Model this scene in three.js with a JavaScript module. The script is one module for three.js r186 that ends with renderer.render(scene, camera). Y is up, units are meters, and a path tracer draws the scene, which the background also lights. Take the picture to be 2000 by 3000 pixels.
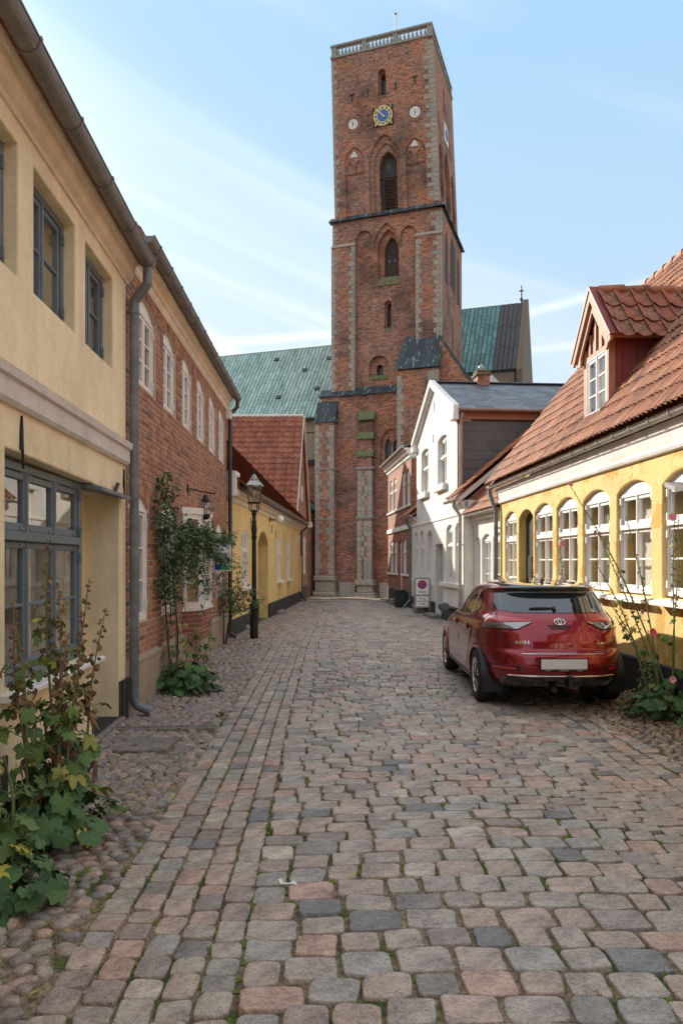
import * as THREE from 'three';
import { mergeGeometries, mergeVertices } from 'three/addons/utils/BufferGeometryUtils.js';
import { TextGeometry } from 'three/addons/geometries/TextGeometry.js';
import { FontLoader } from 'three/addons/loaders/FontLoader.js';

// ---------------------------------------------------------------- camera
const scene = new THREE.Scene();
const EYE = 1.73;
const renderer = new THREE.WebGLRenderer({ antialias: true });
renderer.setSize(682, 1024);
renderer.toneMapping = THREE.LinearToneMapping;
renderer.toneMappingExposure = 1.78;
renderer.shadowMap.enabled = true;
// level camera, 26 mm shift lens: focal length 2160 px of a 2000 x 3000 frame, horizon at row 1647
const camera = new THREE.PerspectiveCamera(2 * Math.atan(1500 / 2160) * 180 / Math.PI, 2 / 3, 0.05, 600);
camera.position.set(0, EYE, 0);
camera.rotation.set(0, 0, 0);
camera.setViewOffset(2000, 3000, 0, -147, 2000, 3000);
camera.updateProjectionMatrix();
scene.add(camera);

// ---------------------------------------------------------------- sun and sky
const SUN = new THREE.Vector3(-1.07, 0.79, -1.61).normalize();
const sun = new THREE.DirectionalLight(new THREE.Color(1.0, 0.9, 0.76), 4.6);
sun.position.copy(SUN).multiplyScalar(120);
sun.castShadow = true;
sun.shadow.camera.left = -60; sun.shadow.camera.right = 60; sun.shadow.camera.top = 60; sun.shadow.camera.bottom = -60;
sun.shadow.camera.near = 1; sun.shadow.camera.far = 300; sun.shadow.mapSize.set(4096, 4096);
scene.add(sun); scene.add(sun.target);

function hash(a, b, s) { let h = (a * 374761393 + b * 668265263 + s * 974711) | 0; h = Math.imul(h ^ (h >>> 13), 1274126177); h ^= h >>> 16; return (h >>> 0) / 4294967296; }
function vnoise(x, y, P, s) {
  const xi = Math.floor(x), yi = Math.floor(y); let fx = x - xi, fy = y - yi;
  fx = fx * fx * (3 - 2 * fx); fy = fy * fy * (3 - 2 * fy);
  const w = (v) => ((v % P) + P) % P;
  const a = hash(w(xi), w(yi), s), b = hash(w(xi + 1), w(yi), s), c = hash(w(xi), w(yi + 1), s), d = hash(w(xi + 1), w(yi + 1), s);
  return a + (b - a) * fx + (c - a) * fy + (a - b - c + d) * fx * fy;
}
function fbm(u, v, P, oct, s) { let r = 0, a = 0.5, t = 0; for (let i = 0; i < oct; i++) { r += a * vnoise(u * P, v * P, P, s + i * 17); t += a; a *= 0.55; P *= 2; } return r / t; }
const sstep = (a, b, x) => { const t = Math.min(1, Math.max(0, (x - a) / (b - a))); return t * t * (3 - 2 * t); };
const mix = (a, b, t) => a + (b - a) * t;

function skyTexture() {
  const W = 2048, Hh = 1024, data = new Float32Array(W * Hh * 4);
  for (let j = 0; j < Hh; j++) for (let i = 0; i < W; i++) {
    const th = ((j + 0.5) / Hh - 0.5) * Math.PI, ph = ((i + 0.5) / W - 0.5) * 2 * Math.PI;
    const dx = Math.cos(ph) * Math.cos(th), dy = Math.sin(th), dz = Math.sin(ph) * Math.cos(th);
    const el = th, az = Math.atan2(dx, -dz);
    const e = Math.max(0, Math.sin(el));
    // clear air: pale at the horizon, bluer with height
    const k = Math.pow(Math.min(1, e / 0.62), 0.75);
    let r = mix(0.44, 0.225, k), g = mix(0.50, 0.375, k), b = mix(0.55, 0.535, k);
    // forward scattering round the sun
    const c = dx * SUN.x + dy * SUN.y + dz * SUN.z, ang = Math.acos(Math.min(1, Math.max(-1, c)));
    const glow = 0.20 * Math.exp(-ang / 0.30) + 2.2 * Math.exp(-ang * ang / 0.02);
    r += glow * 1.0; g += glow * 0.97; b += glow * 0.90;
    // high thin cirrus: a broad veil whose upper rim falls to the right, plus drawn-out streaks
    const u = az * 1.1 + el * 0.75, v = el * 1.0 + az * 0.36;
    const n1 = fbm(u * 0.33 + 9.3, v * 1.3 + 4.1, 8, 5, 3), n2 = fbm(u * 0.18 + 2.7, v * 3.1 + 7.7, 8, 5, 31);
    const fibre = fbm(u * 0.5 + 3.3, v * 7.3, 8, 4, 77);
    const wrapF = 0.5 + 0.5 * Math.cos(az);
    let veil = sstep(0.50, 0.40, el * 1.0 + az * 0.42 + 0.05 * (n1 - 0.5)) * sstep(0.02, 0.10, el + 0.05);
    veil = 0.22 * veil * (0.35 + 0.5 * n2 + 0.5 * fibre) * wrapF;
    let streak = 0;
    for (const [a0, e0, sl, w, len, s] of [[-0.2, 0.42, -0.34, 0.012, 0.5, 0.12], [-0.15, 0.36, -0.30, 0.007, 0.4, 0.12], [0.1, 0.40, -0.33, 0.010, 0.5, 0.14], [-0.14, 0.287, 0.11, 0.0045, 0.42, 0.6], [-0.13, 0.262, 0.13, 0.0075, 0.36, 0.8], [0.16, 0.305, 0.14, 0.005, 0.5, 0.5], [-0.10, 0.215, 0.05, 0.004, 0.4, 0.45], [0.2, 0.268, 0.06, 0.004, 0.3, 0.3], [-0.07, 0.155, 0.06, 0.008, 0.3, 0.3]]) {
      const d = (el - e0 - sl * (az - a0)) / w + 1.2 * (n2 - 0.5);
      streak += s * Math.exp(-d * d) * sstep(len, len * 0.4, Math.abs(az - a0)) * (0.5 + fibre);
    }
    const puff = 0.8 * Math.exp(-(((az + 0.185) / 0.05) ** 2) - (((el - 0.29 + (az + 0.185) * 0.5) / 0.013) ** 2)) * (0.3 + n1);
    // thin cloud added overhead and behind, out of view, brighter to fill the shade
    const over = (0.35 + 0.75 * n1) * Math.max(sstep(0.60, 0.85, el + 0.1 * (n2 - 0.5)), sstep(0.75, 1.25, Math.abs(az)) * sstep(0.05, 0.3, el)); veil = Math.max(veil, over);
    let cl = Math.min(1, veil + 0.85 * Math.min(1, streak) + puff + 0.2 * sstep(0.55, 0.8, n2) * sstep(0.75, 0.2, el) * wrapF);
    const lit = 1.0 + 0.3 * Math.exp(-ang / 0.5);
    r = mix(r, Math.max(r, 0.72 * lit), cl * 0.85); g = mix(g, Math.max(g, 0.73 * lit), cl * 0.85); b = mix(b, Math.max(b, 0.74 * lit), cl * 0.8);
    if (el < 0) { const q = sstep(0, -0.15, el); r = mix(r, 0.25, q); g = mix(g, 0.24, q); b = mix(b, 0.22, q); }
    const o = (j * W + i) * 4; data[o] = r; data[o + 1] = g; data[o + 2] = b; data[o + 3] = 1;
  }
  const t = new THREE.DataTexture(data, W, Hh, THREE.RGBAFormat, THREE.FloatType);
  t.mapping = THREE.EquirectangularReflectionMapping; t.magFilter = THREE.LinearFilter; t.minFilter = THREE.LinearFilter; t.needsUpdate = true;
  return t;
}
const sky = skyTexture();
scene.background = sky; scene.environment = sky; scene.backgroundIntensity = 1.0; scene.environmentIntensity = 1.0;

// ---------------------------------------------------------------- helpers
let _s = 12345;
function seed(n) { _s = n | 0; }
function rnd() { _s = (_s + 0x6D2B79F5) | 0; let t = Math.imul(_s ^ (_s >>> 15), 1 | _s); t = (t + Math.imul(t ^ (t >>> 7), 61 | t)) ^ t; return ((t ^ (t >>> 14)) >>> 0) / 4294967296; }
const rr = (a, b) => a + (b - a) * rnd();
const pick = (a) => a[Math.floor(rnd() * a.length)];
const V = (x, y, z) => new THREE.Vector3(x, y, z);
const lin = (r, g, b) => new THREE.Color().setRGB(r, g, b);
const names = new Map();
function numbered(n) { const c = names.get(n) || 0; names.set(n, c + 1); return c ? n + '_' + String(c).padStart(3, '0') : n; }
function thing(name, label, category, x = 0, y = 0, z = 0, ry = 0, group) {
  const o = new THREE.Group(); o.name = numbered(name); o.position.set(x, y, z); o.rotation.y = ry;
  o.userData = { label, category }; if (group) o.userData.group = group; scene.add(o); return o;
}
function structure(name, label) { const o = new THREE.Group(); o.name = numbered(name); o.userData = { label, kind: 'structure', category: name.split('_').pop() }; scene.add(o); return o; }
function flat(g) { if (g.index) g = g.toNonIndexed(); for (const k of Object.keys(g.attributes)) if (!['position', 'normal', 'uv', 'color'].includes(k)) g.deleteAttribute(k); return g; }
// texture coordinates in metres, by the face's own dominant axis in the thing's frame
function metreUV(g) {
  const p = g.attributes.position, n = p.count, uv = new Float32Array(n * 2);
  const a = V(), b = V(), c = V(), e = V(), f = V();
  for (let i = 0; i < n; i += 3) {
    a.fromBufferAttribute(p, i); b.fromBufferAttribute(p, i + 1); c.fromBufferAttribute(p, i + 2);
    e.subVectors(b, a); f.subVectors(c, a); e.cross(f);
    const x = Math.abs(e.x), y = Math.abs(e.y), z = Math.abs(e.z);
    for (let k = 0; k < 3; k++) {
      const q = k === 0 ? a : k === 1 ? b : c, o = (i + k) * 2;
      if (z >= x && z >= y) { uv[o] = q.x; uv[o + 1] = q.y; } else if (x >= y) { uv[o] = q.z; uv[o + 1] = q.y; } else { uv[o] = q.x; uv[o + 1] = q.z; }
    }
  }
  g.setAttribute('uv', new THREE.BufferAttribute(uv, 2)); return g;
}
function merge(gs) {
  gs = gs.flat(9).filter(Boolean).map(flat);
  const anyC = gs.some((g) => g.attributes.color);
  if (anyC) for (const g of gs) if (!g.attributes.color) g.setAttribute('color', new THREE.BufferAttribute(new Float32Array(g.attributes.position.count * 3).fill(1), 3));
  return gs.length === 1 ? gs[0] : mergeGeometries(gs, false);
}
function mesh(name, geos, mat, parent, opt = {}) {
  let g = Array.isArray(geos) ? merge(geos) : flat(geos);
  if (!opt.keepUV) g = metreUV(g);
  const m = new THREE.Mesh(g, mat); m.name = name; m.castShadow = true; m.receiveShadow = true;
  if (opt.label) m.userData.label = opt.label; if (opt.kind) m.userData.kind = opt.kind;
  if (parent) parent.add(m); return m;
}
function sharedMesh(name, g, mat, parent) { const m = new THREE.Mesh(g, mat); m.name = name; m.castShadow = true; m.receiveShadow = true; parent.add(m); return m; }
function part(name, parent, label) { const o = new THREE.Group(); o.name = name; if (label) o.userData.label = label; parent.add(o); return o; }
function box(x0, x1, y0, y1, z0, z1) { const g = new THREE.BoxGeometry(Math.abs(x1 - x0), Math.abs(y1 - y0), Math.abs(z1 - z0)); g.translate((x0 + x1) / 2, (y0 + y1) / 2, (z0 + z1) / 2); return g; }
function cbox(w, h, d, x = 0, y = 0, z = 0, rx = 0, ry = 0, rz = 0) { const g = new THREE.BoxGeometry(w, h, d); if (rz) g.rotateZ(rz); if (rx) g.rotateX(rx); if (ry) g.rotateY(ry); g.translate(x, y, z); return g; }
// chamfered box
function bbox(x0, x1, y0, y1, z0, z1, b = 0.01) {
  const w = x1 - x0, h = y1 - y0, d = z1 - z0; b = Math.min(b, w * 0.3, h * 0.3, d * 0.3);
  const s = new THREE.Shape(); s.moveTo(b, b); s.lineTo(w - b, b); s.lineTo(w - b, h - b); s.lineTo(b, h - b); s.closePath();
  const g = new THREE.ExtrudeGeometry(s, { depth: d - 2 * b, bevelEnabled: true, bevelSize: b, bevelThickness: b, bevelSegments: 1 });
  g.translate(x0, y0, z0 + b); return g;
}
// profile in (z, y) drawn out along x
function prism(pts, x0, x1) {
  const s = new THREE.Shape(); pts.forEach(([z, y], i) => i ? s.lineTo(-z, y) : s.moveTo(-z, y)); s.closePath();
  const g = new THREE.ExtrudeGeometry(s, { depth: x1 - x0, bevelEnabled: false }); g.rotateY(Math.PI / 2); g.translate(x0, 0, 0); return g;
}
// outline in (x, y) drawn out along z from z0 to z1
function slab(pts, z0, z1, holes = [], bev = 0) {
  const s = Array.isArray(pts) ? new THREE.Shape(pts.map((p) => new THREE.Vector2(p[0], p[1]))) : pts;
  for (const h of holes) s.holes.push(h);
  const o = bev ? { depth: z1 - z0 - bev, bevelEnabled: true, bevelSize: bev, bevelThickness: bev, bevelOffset: -bev, bevelSegments: 2, curveSegments: 14 } : { depth: z1 - z0, bevelEnabled: false, curveSegments: 14 };
  const g = new THREE.ExtrudeGeometry(s, o); g.translate(0, 0, z0); return g;
}
function segArch(x0, x1, y0, y1, rise) { // opening with a segmental head, y1 = springing
  const p = new THREE.Path(); p.moveTo(x0, y0); p.lineTo(x1, y0); p.lineTo(x1, y1);
  if (rise > 0) for (const q of arcPts(x0, x1, y1, rise, 12).reverse()) p.lineTo(q[0], q[1]); else p.lineTo(x0, y1);
  p.closePath(); return p;
}
function arcPts(x0, x1, y1, rise, n) { const w = (x1 - x0) / 2, R = (w * w + rise * rise) / (2 * rise), cx = (x0 + x1) / 2, cy = y1 + rise - R, a = Math.asin(Math.min(1, w / R)), o = []; for (let i = 0; i <= n; i++) { const t = -a + 2 * a * i / n; o.push([cx + R * Math.sin(t), cy + R * Math.cos(t)]); } return o; }
function pointed(x0, x1, y0, ys, ya, n = 10) { // pointed arch outline, ys springing, ya apex
  const w = (x1 - x0) / 2, cx = (x0 + x1) / 2, hh = ya - ys, R = (w * w + hh * hh) / (2 * w), o = [[x0, y0], [x1, y0]];
  for (let i = 0; i <= n; i++) { const y = ys + hh * i / n, dx = Math.sqrt(Math.max(0, R * R - (y - ys) ** 2)) - (R - w); o.push([cx + dx, y]); }
  for (let i = n - 1; i >= 0; i--) { const y = ys + hh * i / n, dx = Math.sqrt(Math.max(0, R * R - (y - ys) ** 2)) - (R - w); o.push([cx - dx, y]); }
  return o;
}
const pathOf = (pts) => { const p = new THREE.Path(); pts.forEach((q, i) => i ? p.lineTo(q[0], q[1]) : p.moveTo(q[0], q[1])); p.closePath(); return p; };
function rod(a, b, r, seg = 8, r2) { const d = V().subVectors(b, a), l = d.length(); const g = new THREE.CylinderGeometry(r2 === undefined ? r : r2, r, l, seg, 1); g.translate(0, l / 2, 0); g.applyQuaternion(new THREE.Quaternion().setFromUnitVectors(V(0, 1, 0), d.normalize())); g.translate(a.x, a.y, a.z); return g; }
function pipe(pts, r, seg = 12) { const o = []; for (let i = 0; i + 1 < pts.length; i++) { o.push(rod(pts[i], pts[i + 1], r, seg)); if (i) { const s = new THREE.SphereGeometry(r * 1.01, seg, 8); s.translate(pts[i].x, pts[i].y, pts[i].z); o.push(s); } } return o; }
function tube(pts, r, seg = 6, n = 0) { return new THREE.TubeGeometry(new THREE.CatmullRomCurve3(pts), n || Math.max(4, pts.length * 3), r, seg, false); }
// tapered bent stem
function stemGeo(pts, r0, r1, seg = 6, n = 10) {
  const cv = new THREE.CatmullRomCurve3(pts), g = new THREE.TubeGeometry(cv, n, 1, seg, false), p = g.attributes.position, c = V(), q = V();
  for (let i = 0; i <= n; i++) { const t = i / n; cv.getPointAt(t, c); const r = mix(r0, r1, t); for (let j = 0; j <= seg; j++) { const k = i * (seg + 1) + j; q.fromBufferAttribute(p, k).sub(c).multiplyScalar(r).add(c); p.setXYZ(k, q.x, q.y, q.z); } }
  return g;
}
function lathe(pts, seg = 16, x = 0, y = 0, z = 0) { const g = new THREE.LatheGeometry(pts.map((p) => new THREE.Vector2(p[0], p[1])), seg); g.translate(x, y, z); return g; }
function tint(g, r, gg, b) { g = flat(g); const n = g.attributes.position.count, c = new Float32Array(n * 3); for (let i = 0; i < n; i++) { c[i * 3] = r; c[i * 3 + 1] = gg; c[i * 3 + 2] = b; } g.setAttribute('color', new THREE.BufferAttribute(c, 3)); return g; }

// ---------------------------------------------------------------- textures
function tex(n, fn, srgb = true, rep = 1) {
  const d = new Uint8Array(n * n * 4);
  for (let j = 0; j < n; j++) for (let i = 0; i < n; i++) { const c = fn((i + 0.5) / n, (j + 0.5) / n, i, j), o = (j * n + i) * 4; d[o] = Math.max(0, Math.min(255, c[0] * 255)); d[o + 1] = Math.max(0, Math.min(255, c[1] * 255)); d[o + 2] = Math.max(0, Math.min(255, c[2] * 255)); d[o + 3] = 255; }
  const t = new THREE.DataTexture(d, n, n); t.wrapS = t.wrapT = THREE.RepeatWrapping; t.magFilter = THREE.LinearFilter; t.minFilter = THREE.LinearMipmapLinearFilter; t.generateMipmaps = true; if (srgb) t.colorSpace = THREE.SRGBColorSpace; t.repeat.set(rep, rep); t.needsUpdate = true; return t;
}
const grey = (v) => [v, v, v];
const T = {};
T.plaster = tex(512, (u, v) => { const n = fbm(u, v, 4, 6, 5), m = fbm(u, v, 64, 2, 8), st = fbm(u * 1, v * 0.25, 16, 3, 51); const d = 0.93 + 0.16 * (n - 0.5) + 0.06 * (m - 0.5) + 0.10 * (st - 0.5); return [d + 0.02, d + 0.01, d]; }, true, 0.4);
T.plasterB = tex(512, (u, v) => grey(0.5 * fbm(u, v, 6, 5, 12) + 0.35 * fbm(u, v, 40, 3, 91) + 0.15 * fbm(u, v, 150, 1, 14)), false, 0.6);
T.flake = tex(512, (u, v) => { const n = fbm(u, v, 5, 6, 61), m = fbm(u, v, 90, 2, 8), f = fbm(u, v, 9, 5, 151); const p = sstep(0.60, 0.63, f); const q = sstep(0.60, 0.64, fbm(u * 1, v * 0.3, 14, 4, 15)) * 0.5; const d = 0.9 + 0.14 * (n - 0.5) + 0.05 * (m - 0.5); return [d * (1 - 0.07 * p - 0.05 * q), d * (1 - 0.14 * p - 0.09 * q), d * (1 - 0.32 * p - 0.18 * q)]; }, true, 0.35);
T.stone = tex(512, (u, v) => { const n = fbm(u, v, 8, 5, 21), s = hash(Math.floor(u * 200), Math.floor(v * 200), 7), s2 = fbm(u, v, 70, 2, 19), vn2 = Math.abs(fbm(u, v, 10, 4, 27) - 0.5); let d = 0.87 + 0.42 * (n - 0.5) + 0.30 * (s2 - 0.5) - 0.16 * sstep(0.03, 0.0, vn2) + (s > 0.93 ? 0.10 : s < 0.08 ? -0.16 : 0); return [d, d * 0.985, d * 0.97]; }, true, 1.7);
T.stoneB = tex(512, (u, v) => grey(0.55 * fbm(u, v, 10, 4, 22) + 0.45 * fbm(u, v, 60, 3, 23)), false, 1.7);
T.soil = tex(512, (u, v) => { const n = fbm(u, v, 6, 6, 41), m = fbm(u, v, 5, 5, 44), g = fbm(u, v, 110, 2, 46), moss = sstep(0.52, 0.66, m); const d = 0.52 + 0.22 * (n - 0.5) + 0.34 * (g - 0.5); return [mix(d * 1.08, 0.30 + 0.22 * (g - 0.5), moss), mix(d * 0.98, 0.36 + 0.24 * (g - 0.5), moss), mix(d * 0.84, 0.12 + 0.1 * g, moss)]; }, true, 0.5);
T.soilB = tex(512, (u, v) => grey(0.5 * fbm(u, v, 40, 3, 42) + 0.5 * fbm(u, v, 128, 2, 43)), false, 0.8);
T.brickC = tex(256, (u, v) => { const n = fbm(u, v, 6, 5, 71), m = fbm(u, v, 50, 2, 72); const d = 0.90 + 0.3 * (n - 0.5) + 0.2 * (m - 0.5); return [d, d * 0.98, d * 0.96]; }, true, 2.2);
T.fineB = tex(256, (u, v) => grey(0.6 * fbm(u, v, 20, 3, 73) + 0.4 * fbm(u, v, 64, 2, 74)), false, 1.5);
T.tile = tex(512, (u, v) => { const n = fbm(u, v, 5, 6, 81), s = fbm(u, v, 9, 5, 83), m = fbm(u, v, 70, 2, 84), dk = sstep(0.5, 0.7, s); const d = 0.86 + 0.3 * (n - 0.5) + 0.12 * (m - 0.5); return [mix(d, 0.45, dk * 0.55), mix(d * 0.98, 0.44, dk * 0.5), mix(d * 0.95, 0.42, dk * 0.5)]; }, true, 0.9);
T.metal = tex(256, (u, v) => { const n = fbm(u, v, 4, 6, 91), m = fbm(u * 1, v, 40, 2, 92); return grey(0.78 + 0.36 * (n - 0.5) + 0.1 * (m - 0.5)); }, true, 1.3);
T.wood = tex(256, (u, v) => { const n = fbm(u, v * 0.12, 32, 4, 95), k = fbm(u, v, 4, 3, 96); return grey(0.84 + 0.2 * (n - 0.5) + 0.14 * (k - 0.5)); }, true, 1.0);
// masonry too far off to tell its bricks apart: courses of mixed reds, pale joints (one repeat = cols x rows bricks)
function brickTex(n, cols, rows, pal, mort, s0, weather) {
  const cw = n / cols, rh = n / rows, G = 256, wm = [];
  for (let j = 0; j < G; j++) for (let i = 0; i < G; i++) wm.push(weather ? weather(i / G, j / G) : [1, 1, 1]);
  const wAt = (u, v) => { const x = u * G, y = v * G, xi = Math.floor(x), yi = Math.floor(y), fx = x - xi, fy = y - yi, q = (a, b) => wm[((b + G) % G) * G + (a + G) % G], o = []; for (let k = 0; k < 3; k++) o.push(mix(mix(q(xi, yi)[k], q(xi + 1, yi)[k], fx), mix(q(xi, yi + 1)[k], q(xi + 1, yi + 1)[k], fx), fy)); return o; };
  const idx = (i, j) => { const r = Math.floor(j / rh), off = (r % 2) * 0.5 + 0.12 * hash(r, 3, s0), c = Math.floor(i / cw + off); return [((c % cols) + cols) % cols, r, (i / cw + off) % 1, (j / rh) % 1]; };
  const jx = 1.6 / cw, jy = 1.6 / rh;
  const col = tex(n, (u, v, i, j) => {
    const [c, r, fx, fy] = idx(i, j), h = hash(c, r, s0), q = pal[Math.floor(h * pal.length)], m = (fx < jx || fy < jy), g = m ? 1 : 0.92 + 0.22 * (hash(c, r, s0 + 9) - 0.5) + 0.08 * (hash(i >> 1, j >> 1, 4) - 0.5), w = wAt(u, v), bb = m ? mort : q;
    return [bb[0] * g * w[0], bb[1] * g * w[1], bb[2] * g * w[2]];
  });
  const bmp = tex(n, (u, v, i, j) => { const [c, r, fx, fy] = idx(i, j); return grey((fx < jx || fy < jy) ? 0.15 : 0.7 + 0.3 * hash(c, r, s0 + 2)); }, false);
  return [col, bmp];
}
const [tbC, tbB] = brickTex(2048, 48, 144, [[0.66, 0.45, 0.37], [0.69, 0.48, 0.39], [0.61, 0.42, 0.35], [0.71, 0.50, 0.39], [0.54, 0.39, 0.34], [0.65, 0.47, 0.41], [0.68, 0.46, 0.36], [0.45, 0.34, 0.32]], [0.72, 0.60, 0.52], 11, (u, v) => { const w = fbm(u, v, 5, 6, 16), d = sstep(0.52, 0.72, w) * 0.26, o = sstep(0.52, 0.70, fbm(u, v, 7, 4, 400)) * 0.14, pale = sstep(0.60, 0.72, fbm(u, v, 6, 5, 77)) * 0.10; return [1 - d + o * 0.6 + pale, 1 - d + o * 0.05 + pale, 1 - d - o * 0.5 + pale]; });
T.towerC = tbC; T.towerB = tbB; for (const t of [tbC, tbB]) t.repeat.set(1 / 13.8, 1 / 14.4);
const [fbC, fbB] = brickTex(1024, 32, 60, [[0.66, 0.40, 0.30], [0.60, 0.36, 0.28], [0.70, 0.44, 0.33], [0.52, 0.33, 0.28], [0.63, 0.38, 0.28]], [0.72, 0.63, 0.54], 33);
T.farC = fbC; T.farB = fbB; for (const t of [fbC, fbB]) t.repeat.set(1 / 7.4, 1 / 4.2);
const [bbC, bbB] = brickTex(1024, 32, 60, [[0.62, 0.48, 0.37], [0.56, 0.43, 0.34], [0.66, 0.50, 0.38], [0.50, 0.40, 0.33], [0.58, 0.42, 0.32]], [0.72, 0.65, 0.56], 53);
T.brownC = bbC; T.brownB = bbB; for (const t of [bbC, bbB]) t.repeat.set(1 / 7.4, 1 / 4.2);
T.copper = tex(512, (u, v) => { const n = fbm(u, v * 0.4, 8, 5, 111), m = fbm(u * 1, v * 0.25, 24, 4, 112), k = fbm(u, v, 60, 2, 113); const d = 0.86 + 0.3 * (n - 0.5) + 0.25 * (m - 0.5) + 0.08 * (k - 0.5); return [d * (0.96 + 0.15 * (m - 0.5)), d, d]; }, true, 0.22);
T.copperDark = tex(512, (u, v) => { const n = fbm(u, v * 0.5, 8, 5, 121), m = fbm(u, v * 0.3, 18, 4, 122), g = sstep(0.60, 0.72, 0.5 * n + 0.5 * m); const d = 0.22 + 0.16 * (n - 0.5); return [mix(d, 0.50, g), mix(d * 1.12, 0.66, g), mix(d * 1.2, 0.64, g)]; }, true, 0.4);

// ---------------------------------------------------------------- materials
const std = (c, o = {}) => new THREE.MeshStandardMaterial({ color: Array.isArray(c) ? lin(...c) : c, roughness: 0.85, metalness: 0, ...o });
const M = {};
M.yellowA = std([0.93, 0.79, 0.54], { map: T.plaster, bumpMap: T.plasterB, bumpScale: 0.007, roughness: 0.92 });
M.yellowB = std([0.90, 0.67, 0.27], { map: T.flake, bumpMap: T.plasterB, bumpScale: 0.010, roughness: 0.92 });
M.yellowC = std([0.90, 0.66, 0.28], { map: T.plaster, bumpMap: T.plasterB, bumpScale: 0.007, roughness: 0.92 });
M.whitewash = std([0.84, 0.825, 0.80], { map: T.plaster, bumpMap: T.plasterB, bumpScale: 0.007, roughness: 0.92 });
M.cream = std([0.84, 0.73, 0.57], { map: T.plaster, bumpMap: T.plasterB, bumpScale: 0.015, roughness: 0.9 });
M.band = std([0.72, 0.66, 0.62], { map: T.plaster, bumpMap: T.plasterB, bumpScale: 0.015, roughness: 0.9 });
M.tar = std([0.03, 0.029, 0.03], { bumpMap: T.plasterB, bumpScale: 0.02, roughness: 0.65 });
M.tarGrey = std([0.055, 0.055, 0.058], { bumpMap: T.plasterB, bumpScale: 0.02, roughness: 0.75, map: T.metal });
M.plinth = std([0.42, 0.34, 0.25], { map: T.plaster, bumpMap: T.plasterB, bumpScale: 0.015 });
M.bluePaint = std([0.21, 0.26, 0.30], { roughness: 0.5, map: T.wood });
M.whitePaint = std([0.80, 0.77, 0.74], { roughness: 0.45 });
M.zinc = std([0.34, 0.32, 0.30], { metalness: 0.55, roughness: 0.5, map: T.metal });
M.zincBlue = std([0.27, 0.29, 0.31], { metalness: 0.3, roughness: 0.5, map: T.metal });
M.zincPale = std([0.60, 0.56, 0.49], { metalness: 0.15, roughness: 0.5, map: T.metal });
M.zincDark = std([0.10, 0.09, 0.09], { metalness: 0.4, roughness: 0.5, map: T.metal });
M.copperPipe = std([0.42, 0.27, 0.19], { metalness: 0.6, roughness: 0.45, map: T.metal });
M.iron = std([0.03, 0.028, 0.026], { roughness: 0.7, metalness: 0.3 });
M.ironGreen = std([0.035, 0.036, 0.027], { roughness: 0.55, metalness: 0.35, map: T.metal });
M.glass = new THREE.MeshPhysicalMaterial({ color: 0xffffff, transmission: 1, thickness: 0, roughness: 0.015, ior: 1.7, metalness: 0 });
M.darkFill = std([0.035, 0.04, 0.045], { roughness: 0.2, bumpMap: T.fineB, bumpScale: 0.01 });  // near-black fill: darkness of the open voids painted as colour
M.glassOld = new THREE.MeshPhysicalMaterial({ color: 0xffffff, transmission: 1, thickness: 0, roughness: 0.01, ior: 2.3 });
M.room = std([0.16, 0.14, 0.12]); M.roomPale = std([0.34, 0.34, 0.31]);
M.curtain = std([0.62, 0.60, 0.52], { roughness: 1 });
M.blind = std([0.44, 0.44, 0.39], { roughness: 1 });
M.mortar = std([0.52, 0.42, 0.33], { bumpMap: T.fineB, bumpScale: 0.006 });
M.tower = std([1.0, 1.0, 1.0], { map: T.towerC, bumpMap: T.towerB, bumpScale: 0.02 });
M.farBrick = std([1, 1, 1], { map: T.farC, bumpMap: T.farB, bumpScale: 0.008 });
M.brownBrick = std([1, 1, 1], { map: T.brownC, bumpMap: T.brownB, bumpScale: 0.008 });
M.quoin = [[0.48, 0.42, 0.36], [0.53, 0.45, 0.38], [0.41, 0.38, 0.34], [0.53, 0.41, 0.34], [0.46, 0.40, 0.31]].map((c) => std(c, { map: T.stone, bumpMap: T.stoneB, bumpScale: 0.02 }));
M.mossStone = std([0.20, 0.22, 0.10], { map: T.stone, bumpMap: T.stoneB, bumpScale: 0.02 });
M.copper = [[0.48, 0.65, 0.58], [0.44, 0.61, 0.55], [0.52, 0.67, 0.60], [0.46, 0.60, 0.55]].map((c) => std(c, { map: T.copper, roughness: 0.7 }));
M.copperBlue = [[0.13, 0.30, 0.31], [0.11, 0.25, 0.27], [0.16, 0.34, 0.34]].map((c) => std(c, { map: T.copper, roughness: 0.65 }));
M.copperDark = std([0.85, 0.88, 0.88], { map: T.copperDark, roughness: 0.55 });
M.copperBrown = std([0.075, 0.06, 0.062], { map: T.copper, roughness: 0.5, metalness: 0.2 });
M.woodDark = std([0.085, 0.055, 0.042], { map: T.wood });
M.tile = [[0.50, 0.215, 0.115], [0.45, 0.185, 0.10], [0.54, 0.235, 0.125], [0.41, 0.17, 0.10]].map((c) => std(c, { map: T.tile, roughness: 0.75, bumpMap: T.fineB, bumpScale: 0.003 }));
M.tileRed = [[0.38, 0.11, 0.06], [0.42, 0.13, 0.07], [0.34, 0.10, 0.06], [0.46, 0.15, 0.08]].map((c) => std(c, { map: T.tile, roughness: 0.8, bumpMap: T.fineB, bumpScale: 0.003 }));
M.tileOrange = [[0.58, 0.22, 0.11], [0.62, 0.25, 0.13]].map((c) => std(c, { map: T.tile, roughness: 0.75 }));
M.tileV = std([1, 1, 1], { map: T.tile, roughness: 0.78, vertexColors: true });
M.slate = [[0.115, 0.107, 0.110], [0.13, 0.12, 0.122], [0.10, 0.096, 0.102], [0.12, 0.112, 0.108]].map((c) => std(c, { roughness: 0.55, bumpMap: T.fineB, bumpScale: 0.004 }));
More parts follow.
